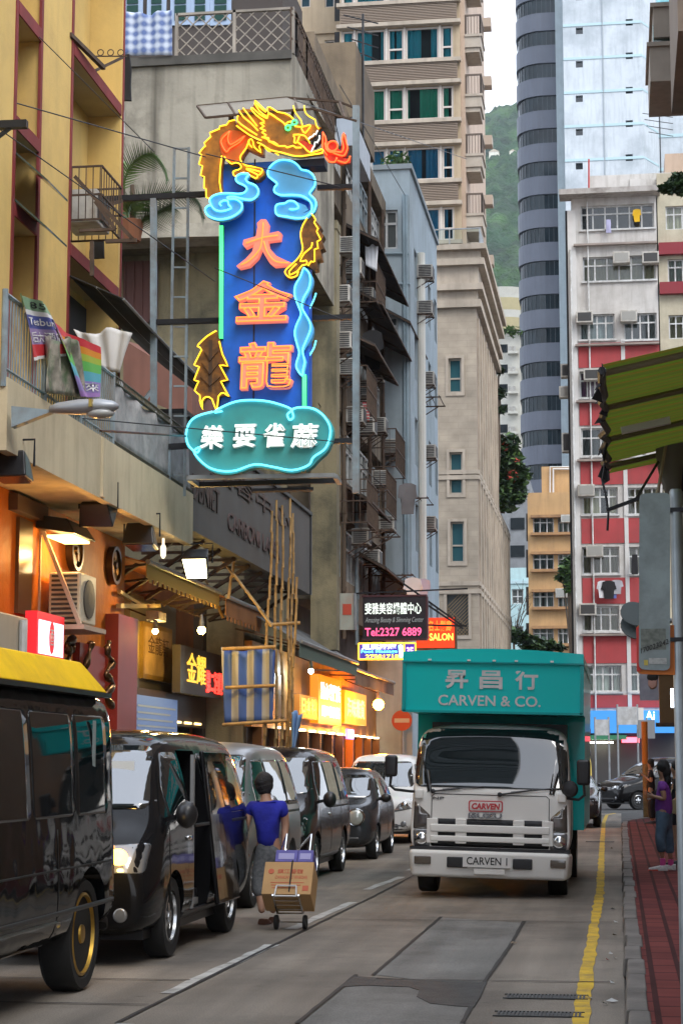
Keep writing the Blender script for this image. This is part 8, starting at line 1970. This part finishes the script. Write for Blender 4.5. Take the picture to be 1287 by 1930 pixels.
    b = MB(); b.obox(c0 + up * (Hh / 2) + nr * Dp / 2, UX * W2, up * Hh / 2, nr * Dp / 2); ct = b.build('carton', cb, bevel=.006); tag(ct, 'brown cardboard carton with red printing tied on the trolley', 'carton')
    redp = mat('carton_print',(.50,.12,.06),.8)
    o_ = c0 + nr * (Dp + .002)
    b = MB(); put_text(b, '鎮江香醋', o_ - UX * .11 + up * .24, UX, up,.26,.055,.002,.01); put_text(b, 'CHINKIANG VINEGAR', o_ - UX * .13 + up * .18, UX, up,.33,.036,.002,.01); b.build('carton_lettering', redp, ct)
    b = MB(); b.lathe([(.03,0),(.03,.003)], o_ - UX * .175 + up * .265, nr,14)
    for k in range(3): b.obox(o_ - UX * (.0 + .01 * k) + up * (.135 - .03 * k), UX * (.17 - .02 * k), up * .004, nr * .001)
    b.obox(o_ + UX * .19 + up * .07, UX * .03, up * .03, nr * .001); b.build('carton_mark', redp, ct)
    b = MB(); b.bar(c0 + nr * (Dp + .008) + UX * .03 + up * .03, c0 + nr * (Dp + .008) + UX * .03 + up * Hh,.012); b.bar(c0 + nr * (Dp + .005) + UX * .03 + up * (Hh + .01), c0 + UX * .03 + up * (Hh + .01),.012); tag(b.build('bungee_cord', MATS['black_cloth']), 'black elastic cord holding the carton on the trolley', 'cord')
    pm_ = mat('box_purple',(.10,.085,.36),.5, var=.3, vs=9)
    for k,(x0, w_, lb) in enumerate([(-.115,.115, 'left purple packet lying on top of the carton'),(.08,.08, 'right purple packet lying on top of the carton')]):
        c1 = c0 + up * (Hh + .012) + nr * (Dp * .52) + UX * (x0 + .07)
        b = MB(); b.obox(c1 + up * .075, UX * w_ * .98, up * .07, nr * .13); pk = b.build('packet', pm_, bevel=.004); tag(pk, lb, 'packet', 'purple packets on the carton')
        b = MB(); b.obox(c1 + up * .07 + nr * .1315, UX * w_ * .7, up * .035, nr * .001); b.build('packet_print', mat('packet_pale',(.32,.3,.55),.5), pk)
blue_woman()
# ---- pedestrians on the right pavement
GZ = .142
def purple_woman():
    Y0 = 28.3; J = lambda px, py, d=0: at(px, py, Y0 + d)
    t = thing('person', 'woman in a purple t shirt and rolled blue jeans looking down at her hands', 'person', J(1252,1632))
    pel, wst, chs = J(1251,1535), J(1250,1512), J(1249,1486); nk = J(1248,1466); hd = J(1245,1451); top = J(1246,1437)
    sf, sb = J(1246,1480,-.13), J(1252,1480,.13); ef, eb = J(1252,1507,-.16), J(1255,1506,.16); wf, wb_ = J(1231,1501,-.1), J(1233,1503,.06)
    hf, hb = J(1249,1540,-.08), J(1253,1540,.08); kf, kb = J(1243,1582,-.1), J(1259,1583,.09); af, ab = J(1248,1618,-.1), J(1263,1620,.1)
    ch = [[(pel,(.10,.115)),(wst,(.09,.11)),(chs,(.10,.12)),(J(1249,1470),.06),(nk,.048),(hd,(.085,.07)),(top,(.06,.055))],
          [(chs,(.10,.12)),(sf,.05),(ef,.038),(wf,.024)], [(chs,(.10,.12)),(sb,.05),(eb,.038),(wb_,.024)],
          [(pel,(.10,.115)),(hf,.075),(kf,.052),(af,.033)], [(pel,(.10,.115)),(hb,.075),(kb,.052),(ab,.033)],
          [(J(1237,1454),.018),(J(1234,1455),.010)]]
    ch += hand_chains(wf, V((-1,.2,.1)), UZ,.7,.95, V((0,1,0))) + hand_chains(wb_, V((-1,-.2,.1)), UZ,.7,.95, V((0,-1,0)))
    skinned('body', ch, skin_m, t)
    skinned('t_shirt', [[(J(1250,1543),(.15,.16)),(wst,(.125,.145)),(chs,(.125,.15)),(J(1249,1471),(.07,.08))], [(chs,(.125,.15)),(sf,.072),(J(1250,1494,-.16),.062)], [(chs,(.125,.15)),(sb,.072),(J(1254,1494,.16),.062)]], mat('tshirt_purple',(.22,.05,.36),.85, var=.2, vs=9, bump=.3, bs=14), t)
    jn = mat('jeans_blue',(.10,.16,.24),.9, var=.45, vs=7, bump=.2)
    skinned('jeans', [[(J(1250,1515),(.11,.13)),(pel,(.13,.145)),(J(1246,1558,-.09),.092),(kf,.08),(J(1247,1608,-.1),.072)], [(pel,(.13,.145)),(J(1256,1558,.09),.09),(kb,.08),(J(1262,1610,.1),.072)]], jn, t)
    hair_blob(t, [(J(1249,1445),(.098,.098,.105)),(J(1255,1455),(.07,.10,.11)),(J(1257,1470),(.055,.105,.12)),(J(1258,1482,.0),(.045,.09,.08))])
    b = MB(); b.ball(J(1238.5,1450,-.045),(.008,.012,.008),1); b.ball(J(1238.5,1450,.045),(.008,.012,.008),1); b.build('eye', hair_m, t, smooth=True)
    b = MB(); b.ball(J(1237.5,1459),(.01,.022,.006),1); b.build('mouth', mat('lip',(.35,.08,.07),.5), t, smooth=True)
    sw, so = mat('sneaker_white',(.6,.58,.58),.6, var=.3, vs=30), mat('sole_red',(.6,.08,.05),.6)
    shoe(t, V((af.x + .07, af.y, GZ)), V((af.x - .2, af.y - .02, GZ)), sw, so,.085); shoe(t, V((ab.x + .07, ab.y, GZ)), V((ab.x - .2, ab.y, GZ)), sw, mat('sole_dark',(.05,.05,.06),.6),.085)
    b = MB(); 
    for a_ in (af, ab): b.tube([a_, V((a_.x, a_.y, GZ + .06))],.042,10)
    b.build('sock', mat('sock_pink',(.6,.08,.3),.8), t)
    b = MB(); c = J(1226,1503); b.obox(c, V((.05,0,.03)), V((0,.04,0)), V((-.01,0,.012))); tag(b.build('paper_cup', mat('paper_white',(.6,.6,.6),.7), bevel=.006), 'small white paper packet held by the woman in purple', 'packet')
purple_woman()
def stander(px, foot, head, Y0, top_m, leg_m, label, legs_bare=False, bag=False, phone=False, face=-1, shorts=False):
    J = lambda dx, fz, d=0: V((cx0 + dx, Y0 + d, GZ0 + Hh * fz))
    c = at(px, foot, Y0); cx0 = c.x; GZ0 = GZ if Y0 < 60 and px > 1160 else 0.0; Hh = at(px, head, Y0).z - GZ0
    t = thing('person', label, 'person',(cx0, Y0, GZ0)); f = face
    pel, wst, chs = J(0,.53), J(.0,.62), J(0,.76); nk = J(0,.855); hd = J(f * .02,.925); top = J(0,.975)
    s1, s2 = J(0,.80,-.16), J(0,.80,.16); e1, e2 = J(.02,.64,-.2), J(.02,.64,.2)
    w1 = J(f * .18,.74 if phone else .55,-.12) ; w2 = J(f * .1,.52,.18)
    h1, h2 = J(0,.50,-.09), J(0,.50,.09); k1, k2 = J(f * .02,.28,-.1), J(-f * .03,.28,.1); a1, a2 = J(0,.045,-.1), J(-f * .05,.045,.1)
    ch = [[(pel,(.10,.12)),(wst,(.09,.115)),(chs,(.105,.135)),(J(0,.82),.065),(nk,.05),(hd,(.085,.072)),(top,(.055,.055))], [(chs,(.105,.135)),(s1,.052),(e1,.04),(w1,.026)], [(chs,(.105,.135)),(s2,.052),(e2,.04),(w2,.026)], [(pel,(.10,.12)),(h1,.08),(k1,.055),(a1,.036)], [(pel,(.10,.12)),(h2,.08),(k2,.055),(a2,.036)], [(J(f * .09,.92),.018),(J(f * .112,.917),.010)]]
    ch += hand_chains(w1, V((f,0,.5)), UZ,.6,.95, V((0,1,0))) + hand_chains(w2, V((f * .3,0,-1)), V((f,0,0)),.4,.95, V((0,-1,0)))
    skinned('body', ch, skin_m, t)
    skinned('top', [[(J(0,.455),(.14,.16)),(wst,(.125,.15)),(chs,(.13,.165)),(J(0,.83),(.07,.08))], [(chs,(.13,.165)),(s1,.075),(J(.01,.70,-.19),.063)], [(chs,(.13,.165)),(s2,.075),(J(.01,.70,.19),.063)]], top_m, t)
    kk = .36 if shorts else .07
    lg = [[(J(0,.545),(.115,.135)),(pel,(.13,.15)),(h1.lerp(k1,.4),.095)] + ([(J(f * .02, kk,-.1),.082)] if shorts else [(k1,.08),(J(0, kk,-.1),.07)]), [(pel,(.13,.15)),(h2.lerp(k2,.4),.095)] + ([(J(-f * .03, kk,.1),.082)] if shorts else [(k2,.08),(J(-f * .05, kk,.1),.07)])]
    skinned('shorts' if shorts else 'trousers', lg, leg_m, t)
    hair_blob(t, [(J(-f * .015,.95),(.09,.095,.09)),(J(-f * .045,.91),(.06,.09,.08))] + ([(J(-f * .05,.84),(.05,.1,.12))] if bag else []))
    for a_ in (a1, a2): shoe(t, V((a_.x - f * .06, a_.y, GZ0)), V((a_.x + f * .19, a_.y, GZ0)), mat('shoe_dark',(.03,.025,.03),.6))
    if phone:
        b = MB(); b.obox(w1 + V((f * .09,.02,.07)), V((.004,0,0)), V((0,.035,0)), V((0,0,.07))); tag(b.build('phone', MATS['black_plastic']), 'phone held up by the person in black by the orange pole', 'phone')
    if bag:
        b = MB(); c = J(-.03,.56,-.25); b.obox(c, V((.12,0,0)), V((0,.05,0)), V((0,0,.10))); b.tube([c + V((.1,0,.1)), s2 + V((0,0,.08)), c + V((-.1,0,.1))],.012,5); tag(b.build('shoulder_bag', mat('bag_beige',(.32,.27,.15),.8), bevel=.03), 'beige shoulder bag of the person behind the woman in purple', 'bag')
    return t
tb, tk = mat('top_black',(.014,.013,.016),.85, var=.3), mat('legs_black',(.016,.016,.02),.85)
stander(1277,1612,1434,30.0, tb, mat('shorts_dark',(.03,.03,.04),.85), 'person in dark shorts with a beige bag, behind the woman in purple', bag=True, shorts=True)
stander(1227,1546,1430,50.5, tb, tk, 'person dressed in black holding up a phone beside the orange pole', phone=True)
stander(1256,1540,1436,52.0, tb, tk, 'person in dark clothes standing farther back, behind the woman in purple', face=1)
stander(1110,1486,1413,88.0, mat('top_yellow',(.5,.38,.08),.85), tk, 'distant person in a yellow shirt under the shop canopy beyond the junction')
stander(1100,1486,1416,89.5, mat('top_pale',(.5,.48,.46),.85), tk, 'distant person in a pale top next to the yellow shirt')

# ================================================================== RIGHT FOREGROUND
# ---- green striped awning
def awning():
    o = thing('green_awning', 'tattered green and orange striped awning reaching out over the right pavement', 'awning',(1.4,11,3.6))
    st = stripes('awning_green', [(0,(.11,.17,.02)),(.28,(.2,.19,.02)),(.36,(.1,.24,.015)),(.52,(.2,.17,.02)),(.60,(.13,.17,.02)),(.72,(.36,.13,.015)),(.78,(.14,.17,.02))],7.5,1,.8, trans=.32)
    A0, A1 = at(1141,687,9.6), at(1136,872,12.6)
    x0 = (A0.x + A1.x) / 2; z0 = (A0.z + A1.z) / 2
    xr = NX - .05; sl_ = (at(1287,653,9.6).z - A0.z) / (at(1287,653,9.6).x - A0.x)
    def S(u, v, x00=None): 
        x = x0 + (xr - x0) * u; y = 9.6 + 3.0 * v; return (x + (.02 * math.sin(v * 40) if u == 0 else 0), y, A0.z + (A1.z - A0.z) * v + sl_ * (x - x0) - .03 * math.sin(math.pi * v * 3) ** 2)
    b = MB(); b.grid(lambda u, v: S(u, v),10,36); b.build('canvas', st, o, smooth=True)
    b = MB(); b.grid(lambda u, v: V(S(u, v * .1)) + V((.02,3.12,-.02)),10,4); b.build('canvas_flap', st, o, smooth=True)
    b = MB()
    for v in (0.02,.33,.66,.99): b.tube([V(S(0, v)) - UZ * .03, V(S(1, v)) - UZ * .03],.018,6)
    b.build('cross_bar', mat('bar_olive',(.12,.10,.05),.6), o)
    b = MB(); b.tube([V(S(0, k / 12)) - UZ * .03 for k in range(13)],.022,6); b.build('front_bar', MATS['black_steel'], o)
    b = MB(); random.seed(5)
    for k in range(16):
        v = k / 15; p = V(S(0, v)); d = random.uniform(.03,.09) * (1 + (v > .6)); w_ = random.uniform(.015,.04); b.face(p - UY * w_, p + UY * w_, p + UY * w_ * .6 + V((random.uniform(-.05,.02),0,-d)), p - UY * w_ * .4 + V((random.uniform(-.05,.02),0,-d * .8)))
    b.build('torn_fringe', MATS['black_cloth'], o, solid=.004)
    b = MB(); b.tube([at(1133,900,12.6), at(1140,930,12.5), at(1146,965,12.4), at(1144,1000,12.4)],.008,5); b.build('hanging_cord', MATS['black_cloth'], o)
    p, q = at(1195,800,11), at(1270,778,11); b = MB(); b.bar(at(1170,812,11.2), at(1262,792,11.2),.04); tag(b.build('tube_lamp', mat('tube_white',(.5,.5,.48),.4)), 'unlit tube lamp hanging under the green awning', 'lamp')
awning()
b = MB(); b.bar(at(1142,962,12.0), at(1207,938,12.0),.035,.02); b.bar(at(1195,945,12.0), at(1240,870,12.3),.012); tag(b.build('folding_arm', MATS['black_steel']), 'black folding awning arm left of the grey sign plate', 'awning arm')
# bundled canvas umbrella behind the sign
ub = thing('folded_parasol', 'folded grey canvas parasol tied up against the right shop front behind the sign plate', 'parasol',(V((at(1262,900,12.5).x,12.5,.14))))
b = MB(); pts = [at(1268,930,12.5), at(1262,880,12.5), at(1264,820,12.5), at(1272,778,12.5), at(1282,765,12.5)]
b.tube(smooth_line(pts,3), [.055,.06,.075,.085,.095,.10,.10,.09,.08,.07,.065,.05,.035][:13],10); b.build('canvas', mat('parasol_grey',(.15,.14,.12),.85, var=.4), ub, smooth=True)
b = MB(); b.tube([at(1236,945,12.4), at(1252,850,12.4), at(1266,775,12.4)],.012,6); b.tube([V((pts[0].x,12.5,.14)), pts[0]],.02,8); b.build('pole', mat('pole_tan',(.28,.22,.14),.6), ub)
b = MB(); c = at(1290,860,12.8); b.ball(c,(.16,.2,.34),3,.3); tag(b.build('black_bundle', MATS['black_cloth'], smooth=True), 'black cloth bundle hanging at the right edge under the awning', 'bundle')
# ---- back of a road sign on its pole
def sign_back():
    Ys = 11.0; o = thing('sign_post', 'grey back of a tall road sign plate with handwritten numbers on a grey pole', 'road sign', V((at(1283,1930, Ys).x, Ys, GZ)))
    pm = mat('plate_grey',(.30,.36,.36),.5,.3, var=.3, vs=4, dirt=(.12,.13,.12), dirt_amt=.6, streak=.3)
    P = [V((p.x, Ys, p.z)) for p in round_poly([at(1203,1262, Ys), at(1262,1264, Ys), at(1262,928, Ys), at(1204,930, Ys)],.035)]
    b = MB(); b.prism(P,(0,.006,0)); pl = b.build('sign_plate', pm, o)
    P = [V((p.x, Ys + .02, p.z)) for p in round_poly([at(1199,1270, Ys), at(1280,1272, Ys), at(1280,1178, Ys), at(1199,1176, Ys)],.03)]
    b = MB(); b.prism(P,(0,.01,0)); b.build('orange_plate', mat('plate_orange',(.60,.16,.01),.5, var=.15), o)
    b = MB(); x = at(1201,1225, Ys); b.box(x.x - .006, x.x + .012, Ys + .008, Ys + .019, at(1200,1265, Ys).z, at(1200,1182, Ys).z); b.build('red_edge', mat('edge_red',(.5,.03,.02),.5), o)
    b = MB(); p = at(1207,1232, Ys); put_text(b, '170023242', p + V((0,-.004,0)),(UX + UZ * .35).normalized(), UZ,.165,.03,.001,.01); b.build('handwriting', mat('marker_black',(.02,.02,.02),.6), pl)
    b = MB(); p = at(1222,1252, Ys); b.box(p.x, p.x + .10, Ys - .003, Ys - .001, p.z, p.z + .035); b.build('torn_sticker', mat('sticker_white',(.45,.46,.44),.7, var=.4, vs=40), pl)
    b = MB(); p = at(1213,1254, Ys); b.box(p.x, p.x + .022, Ys - .0035, Ys - .001, p.z, p.z + .03); b.build('yellow_sticker', mat('sticker_yellow',(.5,.4,.08),.7), pl)
    b = MB(); p = at(1207,1205, Ys); b.box(p.x, p.x + .14, Ys - .002, Ys - .0005, p.z - .06, p.z + .06); b.build('worn_patch', mat('patch_grey',(.20,.22,.19),.8, var=.5, vs=30), pl)
    xp = at(1284,1400, Ys); b = MB(); b.lathe([(.038, GZ),(.038, at(1284,925, Ys).z),(.03, at(1284,920, Ys).z)],(xp.x, Ys + .045,0), UZ,16); b.build('pole', mat('pole_grey',(.30,.33,.34),.45,.5, var=.25, vs=6), o, smooth='auto')
    b = MB()
    for py in (960,1205):
        z = at(1270, py, Ys).z; b.box(at(1255, py, Ys).x, xp.x + .05, Ys + .007, Ys + .05, z - .012, z + .012); b.tube([(xp.x + .03, Ys - .005, z),(xp.x + .03, Ys + .02, z)],.008,6)
    b.build('clamp', MATS['black_steel'], o)
sign_back()
# round signs sticking out behind the plate
so = thing('round_sign', 'pair of dark round road signs seen edge on behind the grey plate', 'road sign', at(1190,1175,14))
for k, py in enumerate((1158,1182)):
    b = MB(); c = at(1196, py,14); b.lathe([(.11,0),(.11,.01)], c, V((.25,-.8,.55)),20); b.build('disc', mat('disc_dark',(.10,.12,.12),.5,.3), so)
b = MB(); c = at(1205,1170,14.05); b.tube([c - UX * .08, V((NX,14.3, c.z))],.02,8); b.build('wall_arm', MATS['grey_metal'], so)
# orange pole and hanging boards
p = at(1217,1530,56); op = thing('orange_pole', 'orange and tan pole standing at the far pavement edge', 'pole', V((p.x,56, GZ)))
b = MB(); b.lathe([(.085, GZ),(.085, at(1217,1440,56).z)],(p.x,56,0), UZ,12); b.build('lower_pole', MATS['bamboo'], op)
b = MB(); b.lathe([(.09, at(1217,1440,56).z),(.09, at(1217,1360,56).z)],(p.x,56,0), UZ,12); b.build('upper_sleeve', mat('sleeve_orange',(.55,.2,.03),.6), op)
ps = thing('poster_board', 'pale hanging advertisement board with a smiling face below the orange edged sign', 'poster', at(1220,1322,40))
b = MB(); p, q = at(1205,1320,40), at(1242,1268,40); b.box(p.x, q.x,40,40.08, p.z, q.z); b.build('board', mat('poster_blue',(.34,.36,.44),.5, var=.3, vs=5), ps)
b = MB(); c = at(1229,1286,39.99); b.ball(c,(.10,.012,.14),2); b.build('printed_face', mat('poster_skin',(.5,.3,.25),.6), ps, smooth=True)
b = MB(); c = at(1229,1276,39.985); b.ball(c,(.12,.012,.09),2); b.build('printed_hair', hair_m, ps, smooth=True)
bb = thing('brown_sign_box', 'tall brown wooden sign box hanging right of the pale poster', 'sign', at(1255,1362,38))
b = MB(); p, q = at(1243,1362,38), at(1273,1272,38); b.box(p.x, q.x,38,38.4, p.z, q.z); b.build('box', mat('box_brown',(.13,.07,.02),.6, var=.3), bb)
b = MB(); b.box(p.x - .02, q.x + .02,37.98,38.42, p.z - .06, p.z - .001); b.box(p.x - .02, q.x + .02,37.98,38.42, q.z + .001, q.z + .05); b.build('trim', MATS['rust'], bb)
b = MB(); b.bar(at(1235,1366,38.2), V((NX,38.2, at(1235,1366,38.2).z)),.08); b.bar(at(1250,1270,38.2), V((NX,38.2, at(1250,1262,38.2).z)),.05); b.build('arm', MATS['black_steel'], bb)
b = MB(); c = at(1267,1308,36); b.tube([c - UZ * .25, c + UZ * .1],.04,8); tag(b.build('white_tube_lamp', emit('tube_cool',(.7,.85,1),3)), 'short glowing white tube lamp at the right pavement shops', 'lamp')
# grey road sign backs near the junction
for (px0, px1, y0_, y1_, lab) in [(1121,1146,1356,1386, 'grey square back of a road sign left of the wide blank board'),(1203,1233,1357,1392, 'grey back of a road sign beside the orange pole'),(1163,1200,1332,1366, 'wide blank white road board on two posts')]:
    Yb = 79; o = thing('road_board', lab, 'road sign',(at((px0 + px1) / 2,1500, Yb).x, Yb,0), group='backs of road signs at the junction')
    p, q = at(px0, y1_, Yb), at(px1, y0_, Yb); b = MB(); b.box(p.x, q.x, Yb, Yb + .03, p.z, q.z); b.build('panel', MATS['white_frame'] if 'blank' in lab else mat('board_grey',(.24,.25,.26),.6), o)
    b = MB(); xm_ = (p.x + q.x) / 2
    for x in ([xm_] if 'blank' not in lab else [p.x, q.x]): b.tube([(x, Yb + .05,.14),(x, Yb + .05, q.z + .1)],.04,8)
    b.build('post', MATS['grey_metal'], o)
# TV aerials
for (px, py, Y, lab, s) in [(1243,262, JY + 3, 'bare television aerial on the roof of the red and white building',1.0),(684,105,50, 'thin rusty aerial on the old tenement roof',.6)]:
    c = at(px, py, Y); b = MB(); zt_ = at(px, py - 50, Y).z if px > 1000 else c.z + 1.2
    b.tube([V((c.x, Y, c.z - 3.5)), V((c.x, Y, zt_))],.035,6); 
    for k in range(4): z = zt_ - .3 - k * .35; b.bar((c.x - .9 * s + k * .1, Y, z + .3),(c.x + .7 * s, Y, z),.03)
    tag(b.build('tv_aerial', MATS['black_steel']), lab, 'aerial')

# ================================================================== TREES
def leafy(b, c, r, n, size, seed, flat=1):
    rnd = random.Random(seed); c = V(c)
    for k in range(n):
        d = V((rnd.gauss(0,1), rnd.gauss(0,1), rnd.gauss(0,1))).normalized() * (rnd.random() ** .45)
        p = c + V((d.x * r[0], d.y * r[1], d.z * r[2])); p += V((1,1,1)) * .25 * noise.noise(p * .9)
        a = V((rnd.uniform(-1,1), rnd.uniform(-1,1), rnd.uniform(-.4,.6))).normalized(); s = a.cross(V((rnd.uniform(-1,1), rnd.uniform(-1,1),1))).normalized(); L = size * rnd.uniform(.6,1.3)
        b.face(p - a * L, p + s * L * .42, p + a * L, p - s * L * .42)
def tree(name, label, base, top, lobes, m, size=.28, flowers=None, group=None, trunk_r=.16, n=700):
    o = thing(name, label, 'tree', base, group=group)
    b = MB(); base = V(base); top = V(top); b.tube([base, base.lerp(top,.5) + V((.1,0,0)), top], [trunk_r, trunk_r * .75, trunk_r * .4],9)
    for k,(c, r) in enumerate(lobes): b.tube([base.lerp(top,.55 + .05 * (k % 4)), V(c).lerp(top,.4), V(c)], [trunk_r * .5, trunk_r * .3, trunk_r * .1],6)
    b.build('trunk', MATS['bark'], o)
    ms = m if isinstance(m,(list, tuple)) else [m]
    for j, mm in enumerate(ms):
        b = MB()
        for k,(c, r) in enumerate(lobes): leafy(b, c, r, int(n * r[0] * r[2] / len(ms)) + 20, size, k * 7 + j * 31 + len(label))
        b.build('crown', mm, o, recalc=False)
    if flowers:
        b = MB()
        for k,(c, r) in enumerate(lobes[:3]): leafy(b, c,(r[0] * .6, r[1] * 1.05, r[2] * .5),40, size * .6, k + 90)
        b.build('blossom', flowers, o, recalc=False)
    return o
def lob(px, py, Y, rpx, s=None): c = at(px, py, Y); r = rpx * Y / F; return (c,(r, r * .9, r * (s or 1)))
Yt = 96.0
zb_ = zlow
tree('flowering_tree', 'dense green tree with red blossoms growing beside the stone podium',(at(945,1000, Yt).x, Yt, zb_), at(958,850, Yt), [lob(955,840, Yt,26), lob(970,870, Yt,22), lob(962,900, Yt,30), lob(945,870, Yt,24), lob(978,905, Yt,16), lob(960,940, Yt,24), lob(972,935, Yt,18), lob(948,915, Yt,22)], [MATS['leaf'], MATS['leaf_light'], MATS['leaf_dark']],.26, mat('blossom_red',(.5,.07,.05),.7), n=420)
tree('small_tree', 'small tree top leaning out from the podium edge above the flowering tree',(at(930,800,94).x,94, zb_), at(938,730,94), [lob(940,698,94,9), lob(944,740,94,16,.6), lob(944,770,94,13,.6)], [MATS['leaf_dark'], MATS['leaf']],.2, n=700)
tree('street_tree', 'broad green street tree just above the teal truck box',(at(1005,1490,112).x,112,0), at(1005,1230,112), [lob(975,1200,112,18), lob(1000,1212,112,24,.6), lob(1030,1216,112,22,.6), lob(1052,1222,112,12,.6), lob(1010,1225,112,30,.5)], [MATS['leaf'], MATS['leaf_light'], MATS['leaf_dark']],.3, n=420)
tree('street_tree', 'light green tree in front of the tan block beside the red and white building',(at(1078,1490,118).x,118,0), at(1074,1120,118), [lob(1072,1062,118,16), lob(1066,1085,118,15), lob(1076,1100,118,14), lob(1054,1092,118,8)], [MATS['leaf_light'], MATS['leaf']],.3, n=380)
# overhanging branch at the right edge
Yb = 40.0; br = thing('leafy_branch', 'dark leafy branch hanging into view at the right edge above the cream tenement', 'tree', at(1300,345, Yb))
b = MB(); b.tube([at(1330,335, Yb), at(1290,342, Yb), at(1262,352, Yb)], [.06,.04,.015],6); b.build('branch', MATS['bark'], br)
for j, mm in enumerate((MATS['leaf'], MATS['leaf_dark'])):
    b = MB()
    for k,(px, py, r) in enumerate([(1268,350,14),(1278,338,16),(1255,352,8),(1290,350,18)]): c, rr = lob(px, py, Yb, r); leafy(b, c, rr,130,.085, k + j * 9)
    b.build('crown', mm, br, recalc=False)
# bare twigs beside the aqua house
o = thing('bare_tree', 'bare twiggy tree in front of the aqua house', 'tree',(at(968,1490,116).x,116,0))
b = MB(); rnd = random.Random(3); rt = at(968,1210,116); b.tube([V((rt.x,116,0)), rt], [.14,.07],7)
for k in range(9):
    q_ = rt + V((rnd.uniform(-.9,1.2), rnd.uniform(-.5,.5), rnd.uniform(1,4.2))); b.tube([rt, rt.lerp(q_,.5) + V((rnd.uniform(-.2,.2),0,.3)), q_], [.04,.025,.012],5)
    for j in range(3): w_ = rt.lerp(q_,.5 + .15 * j); b.tube([w_, w_ + V((rnd.uniform(-.6,.7), rnd.uniform(-.3,.3), rnd.uniform(.1,.9)))], [.018,.008],4)
b.build('trunk', MATS['bark'], o)
# plants on the roofs
for (px, py, Y, lab) in [(571,0,37, None),(745,305,58, 'small green shrub on the roof of the pale blue house'),(963,625,164, 'green bush on a ledge of the cream block')]:
    if not lab: continue
    o = thing('roof_shrub', lab, 'shrub', at(px, py + 6, Y)); b = MB(); r = .5 if Y < 100 else 1.0
    leafy(b, at(px, py, Y),(r,.4, r * .55),140,.12 if Y < 100 else .25, px); b.build('foliage', MATS['leaf_light'], o, recalc=False)
    b = MB(); b.tube([at(px, py + 10, Y), at(px, py - 2, Y)],.05,6); b.build('stem', MATS['bark'], o)
# litter along the kerb
lm_ = [mat('litter_white',(.5,.5,.48),.7), mat('litter_red',(.4,.08,.05),.7), mat('litter_brown',(.2,.15,.1),.8)]
rnd = random.Random(11)
b = [MB(), MB(), MB()]
for (px, py) in [(1152,1600),(1160,1635),(1155,1715),(1158,1765),(1150,1800),(1158,1808),(1145,1812),(1110,1883),(1153,1890),(1148,1660),(1160,1740),(968,1780),(738,1667),(1153,1855),(1140,1895),(1157,1580)]:
    p = atz(px, py,0); s = rnd.uniform(.02,.05); k = rnd.choice((0,0,0,1,2)); a = rnd.random() * 3
    b[k].face(p + V((math.cos(a) * s, math.sin(a) * s,.012)), p + V((-math.sin(a) * s * .6, math.cos(a) * s * .6,.03)), p + V((-math.cos(a) * s,-math.sin(a) * s,.014)), p + V((math.sin(a) * s * .6,-math.cos(a) * s * .6,.011)))
for k in range(3): tag(b[k].build('litter', lm_[k]), kind='stuff')

# ================================================================== THE AIR
b = MB(); b.box(-790,790,-150,1200,-1.1,420)
hz = bpy.data.materials.new('haze_air'); hz.use_nodes = True; n_, l_ = hz.node_tree.nodes, hz.node_tree.links; n_.remove(n_['Principled BSDF'])
pv = n_.new('ShaderNodeVolumePrincipled'); pv.inputs['Color'].default_value = (.80,.90,1,1); pv.inputs['Density'].default_value = .00013; pv.inputs['Anisotropy'].default_value = .2
l_.new(pv.outputs[0], n_['Material Output'].inputs['Volume'])
tag(b.build('haze', hz), kind='stuff')
